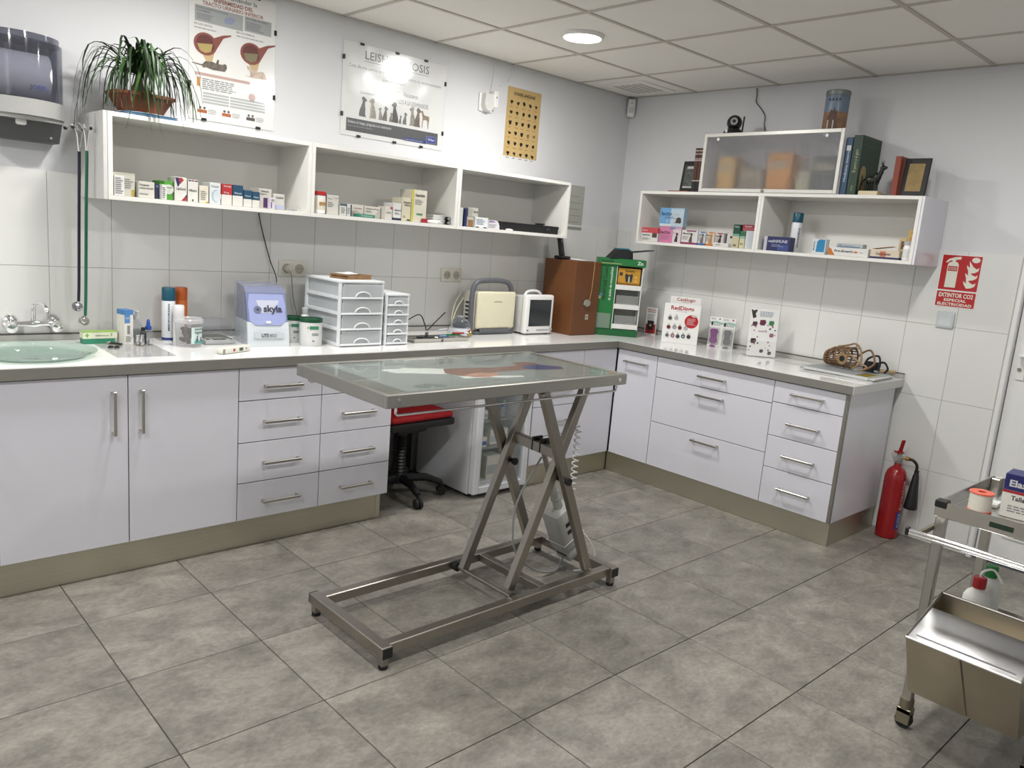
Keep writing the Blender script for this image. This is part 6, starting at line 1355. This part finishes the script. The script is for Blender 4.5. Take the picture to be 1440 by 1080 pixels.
# right-hand back shelf
med(L, A, 'white box with a green front, first on the third shelf', -1.778, -1.712, 1.631, '#ced2cc', [(.08, .05, .62, .92, '#3f8a5c')], [('VETE', .15, .55, .5, .1, '#cfe0d4')], depth=.11, front=.275)
med(L, A, 'thin navy blue box beside the green-fronted box', -1.710, -1.697, 1.628, '#262c66', depth=.08)
med(L, A, 'box with a dog picture, carrying a grey box', -1.694, -1.642, 1.584, '#bdb6aa', [(.1, .05, .9, .7, '#8a6a4a'), (0, 0, 1, .06, '#2a2520')], depth=.08)
med(L, A, 'grey-white box on top of the dog-picture box', -1.690, -1.612, 1.636, '#b9b8b0', [(.02, .1, .4, .9, '#a5a49c')], [('Tabernil', .48, .95, .5, .18, Dk)], depth=.075, zb=1.5855)
med(L, A, 'bright white box with fine blue print', -1.640, -1.540, 1.586, '#e0e2e2', [(.05, .0, .3, .1, '#2a2c30'), (.65, 0, .9, .1, '#2a2c30')], prints=[(.08, .8, .3, .9, 4, '#8f9fb4')], depth=.07, front=.30)
rp = thing('rounded_carton', 'white and violet half-round carton on the third shelf', 'box', (-1.49, -.255, ZI + .0004))
part('carton', MB().prism([(-.045, 0), (.045, 0), (.044, .02), (.035, .04), (.02, .05), (-.045, .05)], -.04, .04), mat('carton_lilac', '#c9c6cc', .5), rp); decal(rp, 'printed_panel', [[(-.04, .036), (.015, .04), (-.005, .046), (-.04, .046)]], -.0404, ink('#8a7aa8')); fine_print(rp, -.04, .02, .006, .03, 3, ink('#8f9090'), -.0404, 2)
kb = thing('black_case', 'long flat black case on the third shelf', 'case', (-1.18, -.215, ZI + .0004))
part('case_body', MB().box(-.255, -.085, 0, .235, .085, .046, .004), mat('case_black', '#17181a', .5, var=.08), kb); part('case_lid', MB().box(-.257, -.087, .032, .237, .087, .049, .003), BLACK, kb); part('latch', MB().box(.12, -.0895, .02, .16, -.085, .036, .001), mat('latch_dark', '#2c2d30', .35), kb)
part('coiled_lead', MB().tube([(.13 + .03 * math.cos(a), -.02 + .03 * math.sin(a), .052 + .0006 * a) for a in [i * .5 for i in range(26)]], .0028, 6), BLACK, kb)
wp = thing('white_scrap', 'folded white paper scrap before the black case', 'paper', (-1.385, -.316, ZI + .0004)); part('fold', MB().prism([(-.022, 0), (.022, 0), (.024, .006), (.0, .010), (-.02, .008)], -.008, .008), PAPER, wp); part('fold_flap', MB().box(-.015, -.0095, .001, .018, -.0082, .006), PAPER, wp)
# ---- right wall shelves
R = 'R'
med(R, 'pet_box', 'white box with a coral red top and dog photo', -.458, -.597, 1.626, '#dcdad6', [(0, .62, 1, 1, '#c84f55'), (.66, .3, .95, .62, '#5a4a44')], [('Dermo', .05, .35, .74, .14, '#e8d0d0'), ('SuperFortan', .05, .55, .42, .12, Dk)], [(.05, .6, .1, .3, 3, G)], depth=.05, front=.30)
lp = med(R, 'pet_box', 'pink box reading lacto, below the blue one', -.600, -.776, 1.640, '#c9a3b4', [(0, .0, .62, 1, '#cf7fa4'), (.45, .84, .72, .96, '#6f86b4'), (.62, 0, 1, .84, '#d6cdd0')], [('lacto', .03, .5, .56, .2, '#5a2f4a'), ('cat', .53, .75, .56, .18, '#c9a9b9')], [(.05, .55, .2, .5, 4, '#a8708c')], depth=.045, front=.29)
decal(lp, 'printed_dog', [sitdog(.055, .01, .06)], -.0245, ink('#3a3030'))
lb_ = med(R, 'pet_box', 'pale blue box reading lacto with a cap picture, on top', -.590, -.780, 1.760, '#a9c3d8', [(0, 0, .45, 1, '#6fa3d0'), (.45, 0, 1, .9, '#b9cbd6'), (.02, 0, .5, .14, '#cfd8dc')], [('lacto', .06, .5, .60, .2, '#1f3f6a'), ('pet', .54, .82, .60, .16, '#b4c2cc')], [(.2, .75, .42, .56, 2, '#6a7a8a')], depth=.045, front=.29, zb=1.641)
decal(lb_, 'printed_cap', [[(.02, .025), (.035, .03), (.04, .05), (.055, .062), (.075, .055), (.08, .03), (.075, .022)]], -.0245, ink('#4a3f36')); decal(lb_, 'printed_disc', [circ(-.03, .035, .014)], -.0245, ink('#8fb8dc'))
for k, (a0, a1, zt, c1, c2, lb, tx) in enumerate(((-.778, -.903, 1.625, '#d9d6d4', '#8a2f5a', 'wide white box with a dog and magenta base', 'MenDica'), (-.905, -.963, 1.622, '#c6ccd4', '#3a62a0', 'narrow white box with blue base and dog photo', 'Artro'), (-.965, -1.029, 1.622, '#d3c3b0', '#c9742c', 'narrow box with orange base and dog photo', 'Renal'), (-1.031, -1.095, 1.620, '#cfc9c6', '#8a2a30', 'narrow white box with a dark red stripe', 'Hepato'))):
    b = med(R, 'pet_box', lb, a0, a1, zt, c1, [(0, 0, 1, .14, c2), (.3, .9, .9, .98, c2)], [(tx, .08, .7, .7, .12, Dk)], depth=.045)
    w_ = abs(a1 - a0); decal(b, 'printed_dog', [sitdog(w_ * .12, .014, .06)], -.0242, ink(['#5a4a44', '#7a6a5c', '#b08a5a', '#3a3033'][k])); fine_print(b, -w_ * .42, -w_ * .05, .03, .055, 3, ink('#a5a3a0'), -.0238, 2)
med(R, 'pet_box', 'flat white carton lying in front of the small boxes', -1.042, -1.154, 1.558, '#dcdcd8', [], [('gotas', .2, .5, .4, .3, G)], depth=.03, front=.323)
med(R, 'pet_box', 'pale box with a dark corner behind the flat carton', -1.098, -1.152, 1.616, '#d3d0c8', [(0, 0, .12, 1, '#3a3a40'), (.55, .7, .85, .85, '#2c2c30')], depth=.04, front=.27)
med(R, 'pet_box', 'tall cream box with a dark green top', -1.155, -1.203, 1.676, '#c6bf9c', [(0, .60, 1, 1, '#1f4a38'), (0, .5, 1, .6, '#6fa396')], [('Vitamina', .15, .9, .88, .05, '#cfe0d4'), ('40', .2, .7, .06, .1, Dk)], depth=.04)
med(R, 'pet_box', 'shorter cream box with a green top', -1.206, -1.243, 1.639, '#cfc9a4', [(0, .70, 1, 1, '#2f6a4a'), (0, .55, 1, .7, '#8fb5a3')], [('41', .2, .7, .2, .12, Dk)], depth=.04)
med(R, 'pet_box', 'white box beside the divider, under a red one', -1.245, -1.300, 1.642, '#cfd1d2', [(.3, .05, .95, .95, '#c2c9cf')], depth=.045)
med(R, 'pet_box', 'small red box on top of the white one', -1.216, -1.302, 1.678, '#8f2434', [(.05, .1, .95, .4, '#a8505a')], [('Condro', .2, .8, .55, .3, '#e0c5c8')], depth=.04, zb=1.6428)
vt = med(R, 'pet_box', 'navy box reading vetINMUNE', -1.384, -1.553, 1.617, '#23285a', [(0, 0, .12, 1, '#b9bcc8'), (.55, .05, .95, .45, '#3a4a8a')], [('vetINMUNE', .16, .9, .58, .2, '#cfd3e4')], [(.3, .8, .3, .5, 2, '#8a92b8')], depth=.055, front=.31)
spray('spray_can', 'white spray can with a teal cap, behind the navy box', -.17, -1.505, ZRI + .0004, .030, .232, MATS['can_white'], TEAL, [('clorexidina', .12, .62, '#3a3f48', .014, .006)], 'spray cans')
cb_ = med(R, 'pet_box', 'white box with a blue printed panel', -1.677, -1.757, 1.620, '#d9dcdd', [], [], depth=.045)
decal(cb_, 'printed_panel', [[(-.015, .012), (.034, .012), (.034, .082), (.0, .082), (-.012, .07)]], -.0229, mat('panel_cyan', '#1f7aa8', .4)); letters(cb_, 'BlueVet', .02, .07, -.024, ink('#3a6a8a'), -.0234, .010, .02, vertical=True)
pe = med(R, 'pet_box', 'long white box reading Pro-Enteric with orange corner', -1.777, -2.005, 1.581, '#dfdfdb', [(.66, .42, .74, .62, '#c96a2c')], [('Pro-Enteric', .17, .64, .45, .26, Dk)], [(.8, .9, .45, .6, 1, '#c98a5a')], depth=.055, front=.30)
decal(pe, 'printed_corner', [[(-.112, .002), (-.07, .002), (-.085, .02), (-.095, .036), (-.112, .044)]], -.0279, ink('#c9762c'))
med(R, 'pet_box', 'slim silver box lying on the Pro-Enteric box', -1.818, -1.967, 1.604, '#b4bcc0', [(0, 0, .9, .25, '#5a7a94')], [('ProBio', .08, .2, .4, .3, Dk)], [(.3, .85, .4, .7, 1, '#8a9298')], depth=.05, zb=1.582)
cm = med(R, 'pet_box', 'flat cream box with navy base reading Calmonadet', -2.018, -2.170, 1.583, '#d6cbb4', [(0, 0, 1, .22, '#23285a'), (.35, .25, .55, .8, '#c96a4a')], [('Calmonadet', .2, .72, .42, .26, '#5a4a5a')], depth=.07, front=.31)
part('open_flap', MB().add([(-.07, -.03, .050), (.03, -.03, .066), (.03, .03, .066), (-.07, .03, .050), (-.07, -.03, .0515), (.03, -.03, .0675), (.03, .03, .0675), (-.07, .03, .0515)], [(0, 1, 2, 3), (4, 5, 6, 7), (0, 1, 5, 4), (1, 2, 6, 5), (2, 3, 7, 6), (3, 0, 4, 7)]), col('#c98a4f'), cm, flat=True)
med(R, 'pet_box', 'small tan box with brown picture near the shelf end', -2.112, -2.152, 1.655, '#c9b58c', [(.3, .5, .8, .85, '#6a4a34'), (.1, .1, .4, .35, '#5a4a3a')], depth=.07, front=.19)
med(R, 'pet_box', 'tall tan box at the very end of the shelf', -2.154, -2.218, 1.698, '#c9a55c', [(.3, .86, .75, .93, '#b0623c'), (.35, .3, .8, .4, '#b0904a')], prints=[(.2, .8, .5, .8, 5, '#a8864a')], depth=.09, front=.20)
wbt = thing('supplement_bottle', 'small white bottle with a grey cap at the shelf end', 'bottle', (-.285, -2.196, ZRI + .0004)); bottle_parts(wbt, .020, .10, WPLA, mat('cap_grey2', '#a9abac', .35), .85, lab=mat('bottle_label', '#cfd1cf', .5))

# ------------------------------------------------------------------ on top of the right wall shelves
ZT = ZR + .347 + .0004
fc = thing('frosted_cabinet', 'white flap cabinet with frosted glass front on top of the shelf', 'cabinet', (0, -.888, ZT), RIGHT)
FCW, FCH, FCD = .897, .352, .325
part('cabinet_shell', MB().box(0, -FCD + .02, 0, .016, -.001, FCH, .001).box(FCW - .016, -FCD + .02, 0, FCW, -.001, FCH, .001).box(.016, -FCD + .02, FCH - .016, FCW - .016, -.001, FCH).box(.016, -FCD + .02, 0, FCW - .016, -.001, .016).box(.016, -.01, .016, FCW - .016, -.001, FCH - .016), LAM, fc)
ff = part('flap_frame', MB().quadring(0, .002, FCW, FCH, .021, -FCD, -FCD + .018, .002), mat('alu_white', '#cfcec8', .35, .2), fc)
def make_frost():
    M = bpy.data.materials.new('frosted_glass'); M.use_nodes = True; nt = M.node_tree; N = nt.nodes; Lk = nt.links; B = N['Principled BSDF']
    B.inputs['Base Color'].default_value = (.95, .96, .96, 1); B.inputs['Transmission Weight'].default_value = .95; B.inputs['Roughness'].default_value = .6; B.inputs['IOR'].default_value = 1.2
    n = N.new('ShaderNodeTexNoise'); n.inputs['Scale'].default_value = 400; b = N.new('ShaderNodeBump'); b.inputs['Strength'].default_value = .05; Lk.new(n.outputs['Fac'], b.inputs['Height']); Lk.new(b.outputs[0], B.inputs['Normal'])
    return M
part('frosted_pane', MB().box(.02, -FCD + .007, .022, FCW - .02, -FCD + .011, FCH - .02), make_frost(), ff)
for x in (.10, FCW - .10): part('hinge_cup', MB().cyl((x, -FCD + .0065, FCH - .035), (x, -FCD + .002, FCH - .035), .009, 14), WPLA, ff)
part('knob', MB().lathe([(.001, 0), (.007, 0), (.009, .008), (.006, .013), (.001, .014)], 16, (0, 0, 0), Matrix.Translation((FCW * .5, -FCD, .012)) @ Matrix.Rotation(PI / 2, 4, 'X')), GPLA, ff)
for k, (a, w_, h_, c1, lb) in enumerate(((-1.02, .12, .20, '#c99a52', 'tan box blurred behind frosted glass, left'), (-1.20, .16, .13, '#8a7a6c', 'low grey-brown box blurred behind frosted glass'), (-1.38, .15, .22, '#d08a3c', 'orange-brown box blurred behind frosted glass, middle'), (-1.66, .13, .20, '#5a5c60', 'dark grey box blurred behind frosted glass, right'), (-1.54, .08, .12, '#b9b4a0', 'pale box blurred behind frosted glass, right of middle'))):
    box_thing('stored_box', lb, 'box', -.185, a, ZT + .0168, w_, .12, h_, RIGHT, col(c1, .6), [(.1, .6, .9, .8, '#a89c88')], group='boxes inside the frosted cabinet')
ZC = ZT + FCH + .0004
ic = thing('ip_camera', 'black swivel security camera on the frosted cabinet', 'camera', (-.24, -1.035, ZC), -PI / 2 + .5)
part('camera_base', MB().lathe([(.06, 0), (.062, .004), (.058, .018), (.04, .034), (.03, .04)], 28), BLACK, ic)
part('camera_head', MB().ball((0, 0, .072), (.046, .046, .046), 20, 14), mat('gloss_black', '#101113', .2), ic)
part('lens_ring', MB().lathe([(.010, 0), (.022, 0), (.022, .008), (.010, .008)], 22, (0, 0, 0), Matrix.Translation((0, -.040, .075)) @ Matrix.Rotation(PI / 2, 4, 'X'), caps=False), GPLA, ic)
part('lens', MB().lathe([(.001, 0), (.011, 0), (.001, .006)], 18, (0, 0, 0), Matrix.Translation((0, -.041, .075)) @ Matrix.Rotation(PI / 2, 4, 'X')), mat('lens_black', '#060708', .08, coat=.5), ic)
part('antenna', MB().cyl((.05, .02, .02), (.053, .024, .115), .005, 10), BLACK, ic); part('status_plate', MB().box(-.045, -.052, .006, -.032, -.042, .026, .002), WPLA, ic)
tn = thing('photo_tin', 'tall tin printed with sky and brown buildings, on frosted cabinet', 'tin', (-.20, -1.655, ZC))
part('tin_body', MB().lathe([(.062, 0), (.064, .003), (.064, .10)], 32), mat('tin_brown', '#8a6a4c', .4, var=.3, scale=22), tn)
part('tin_body', MB().lathe([(.0641, .10), (.0641, .195)], 32, caps=False), mat('tin_blue', '#6f7f92', .35, var=.15, scale=14), tn)
part('tin_lid', MB().lathe([(.0645, .192), (.0665, .194), (.0665, .216), (.062, .220), (.001, .221)], 32), mat('tin_lid', '#7d8482', .35, .4), tn)
Tn = Matrix.Rotation(-PI / 2 + .25, 4, 'Z')
decal(tn, 'printed_tower', [[(-.03, .0), (-.028, .07), (-.02, .10), (-.012, .115), (-.004, .10), (.004, .125), (.012, .10), (.02, .11), (.024, .06), (.03, 0)]], -.0655, mat('print_umber', '#5a4436', .5, var=.3, scale=40), T=Tn)
for x in (-.028, -.010, .008, .026): decal(tn, 'printed_mark', [[(x - .006, .158), (x, .175), (x + .006, .158), (x, .162)]], -.066, ink('#2c3440'), T=Tn)
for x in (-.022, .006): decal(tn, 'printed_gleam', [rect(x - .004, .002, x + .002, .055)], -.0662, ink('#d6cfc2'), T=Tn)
cc = part('cable', MB().tube(curve_pts([(-.003, -1.014, 2.536), (-.004, -1.02, 2.49), (-.004, -1.022, 2.45), (-.004, -1.06, 2.41), (-.004, -1.095, 2.364), (-.004, -1.098, 2.31), (-.005, -1.11, 2.27), (-.02, -1.105, ZC + .004), (-.12, -1.07, ZC + .003)], 50), .0028, 6), BLACK)
tag(cc, 'thin black camera cable hanging from the ceiling', 'cable')
# books, frames, figurine
def book(name, label, y, th, h_, d, M, text=None, tc='#c9c3a0', x=-.30, group='books on the right wall shelf'):
    t = thing(name, label, 'book', (x, y, ZT), RIGHT, group)
    part('cover', MB().box(-th / 2, 0, 0, -th / 2 + .003, d, h_, .001).box(th / 2 - .003, 0, 0, th / 2, d, h_, .001).box(-th / 2, -.004, 0, th / 2, .002, h_, .0015), M, t)
    part('pages', MB().box(-th / 2 + .003, .002, .004, th / 2 - .003, d - .004, h_ - .004), PAPER, t)
    if text:
        for s_, z0, z1, off, hh_ in text: letters(t, s_, z0, z1, off, ink(tc), -.0046, hh_, .02, vertical=True)
    return t
b1 = book('book', 'blue spined thick book next to the frosted cabinet', -1.811, .034, .305, .20, mat('book_blue', '#23405e', .45, var=.04), [('Medicina interna', .07, .24, .006, .012)], '#b9c6d2', group='books on the right wall shelf')
decal(b1, 'spine_label', [rect(-.012, .235, .012, .262)], -.0044, ink('#d3d6d4'))
b2 = book('book', 'large dark green book with an arched picture on its cover', -1.857, .050, .315, .235, mat('book_green', '#14301f', .45, var=.05), [('El perro y el gato', .12, .24, .008, .016), ('VITAE', .02, .05, .006, .008)], '#9aa57a')
Tb = Matrix.Translation((.0253, 0, 0)) @ Matrix.Rotation(PI / 2, 4, 'Z')
decal(b2, 'cover_picture', [[(.02, .03)] + [(.055 + .035 * math.cos(a), .12 + .04 * math.sin(a)) for a in [PI - i * PI / 10 for i in range(11)]] + [(.09, .03)]], -.0002, mat('picture_tan', '#8f8052', .5, var=.2, scale=30), T=Tb)
letters(b2, 'ENCICLOPEDIA CANINA', .03, .20, .262, ink('#55604a'), -.0004, .010, .02, T=Tb); decal(b2, 'cover_figure', [sitdog(.05, .03, .08)], -.0006, ink('#2a2620'), T=Tb)
fg = thing('animal_figurine', 'dark horned animal figurine on a cream plinth', 'figurine', (-.255, -1.945, ZT), RIGHT)
part('plinth_block', MB().box(-.055, -.035, 0, .05, .035, .025, .003), mat('plinth_cream', '#c9bd9c', .5, var=.05), fg)
BZ = mat('dark_bronze', '#2b2e28', .35, .5, var=.1)
part('figure_body', MB().ball((-.005, 0, .085), (.042, .018, .022), 14, 10).ball((.022, 0, .098), (.022, .016, .026), 12, 8).tube([(.028, 0, .10), (.04, 0, .125), (.046, 0, .145)], [.015, .012, .010], 10).ball((.05, 0, .148), (.02, .010, .011), 12, 8), BZ, fg)
for x, y in ((-.035, -.01), (-.032, .01), (.022, -.01), (.026, .01)): part('figure_leg', MB().tube([(x, y, .08), (x + (.006 if x < 0 else -.003), y, .055), (x, y, .0252)], [.009, .0055, .006], 8), BZ, fg)
for y in (-.006, .006): part('horn', MB().tube([(.046, y, .156), (.040, y * 1.6, .172), (.046, y * 1.9, .186)], [.004, .003, .001], 6), BZ, fg)
part('tail', MB().tube([(-.045, 0, .09), (-.055, 0, .075), (-.054, 0, .055)], [.004, .003, .003], 6), BZ, fg)
kn = thing('black_stub', 'small black clip lying right of the figurine', 'clip', (-.26, -2.020, ZT)); part('clip_body', MB().box(-.01, -.014, 0, .01, .014, .010, .004, 2), BLACK, kn); part('clip_wire', MB().tube([(0, -.014, .005), (0, -.024, .008), (0, -.014, .009)], .0015, 6), STEEL, kn)
rb = book('book', 'rust red slim book leaning by the black plaque', -2.072, .030, .205, .15, mat('book_rust', '#7d3522', .5, var=.06), None, x=-.27)
pq = thing('framed_plaque', 'black framed plaque with brass plate at shelf end', 'plaque', (-.255, -2.158, ZT), RIGHT)
Mq = Matrix.Rotation(-.12, 4, 'X')
part('frame', MB().box(-.065, 0, 0, .065, .012, .200, .003, 1, Mq).box(-.05, .012, .0, -.03, .05, .004).box(.03, .012, .0, .05, .05, .004), BLACK, pq)
part('brass_plate', MB().box(-.040, -.002, .028, .040, .0005, .172, .001, 1, Mq), mat('aged_brass', '#84704a', .45, .5, var=.15, scale=20), pq)
for x in (-.034, .034):
    for z in (.036, .164): part('screw', MB().cyl(Mq @ Vector((x, -.002, z)), Mq @ Vector((x, -.004, z)), .0035, 8), CHROME, pq)
pf = thing('picture_frame', 'small black picture frame at the left of the frosted cabinet', 'picture frame', (-.235, -.730, ZT), RIGHT)
part('frame', MB().box(-.055, 0, .010, .055, .012, .205, .003, 1, Mq), BLACK, pf); part('photo', MB().box(-.032, -.0012, .03, .038, .0003, .175, 0, 1, Mq), mat('photo_grey', '#4d5350', .4, var=.6, scale=45), pf); part('caption', MB().box(-.032, -.0016, .032, .038, -.0010, .042, 0, 1, Mq).box(-.018, -.0016, .155, .03, -.0010, .17, 0, 1, Mq), ink('#c9c9c6'), pf)
bs_ = part('wooden_slab', MB().box(-.06, -.075, 0, .06, .075, .0095, .002), mat('red_wood', '#7d4630', .5, var=.1)); bs_.location = (-.225, -.700, ZT); tag(bs_, 'thin reddish wooden slab under the small picture frame', 'wood slab')
pf.location.z += .0
b3 = book('book', 'brown spined book with silver bands, nearest the picture frame', -.815, .026, .275, .16, mat('book_brown', '#4a2a22', .4, var=.08), None, x=-.275)
b4 = book('book', 'brown spined book with silver bands, against the frosted cabinet', -.8435, .026, .275, .16, MATS['book_brown'], None, x=-.275)
for b in (b3, b4):
    for z in (.255, .235, .205, .195, .07): part('spine_band', MB().box(-.0135, -.0046, z, .0135, -.002, z + .006), mat('silver_foil', '#b4b0aa', .3, .7), b)
    part('spine_panel', MB().box(-.0135, -.0045, .01, .0135, -.002, .065), BLACK, b)
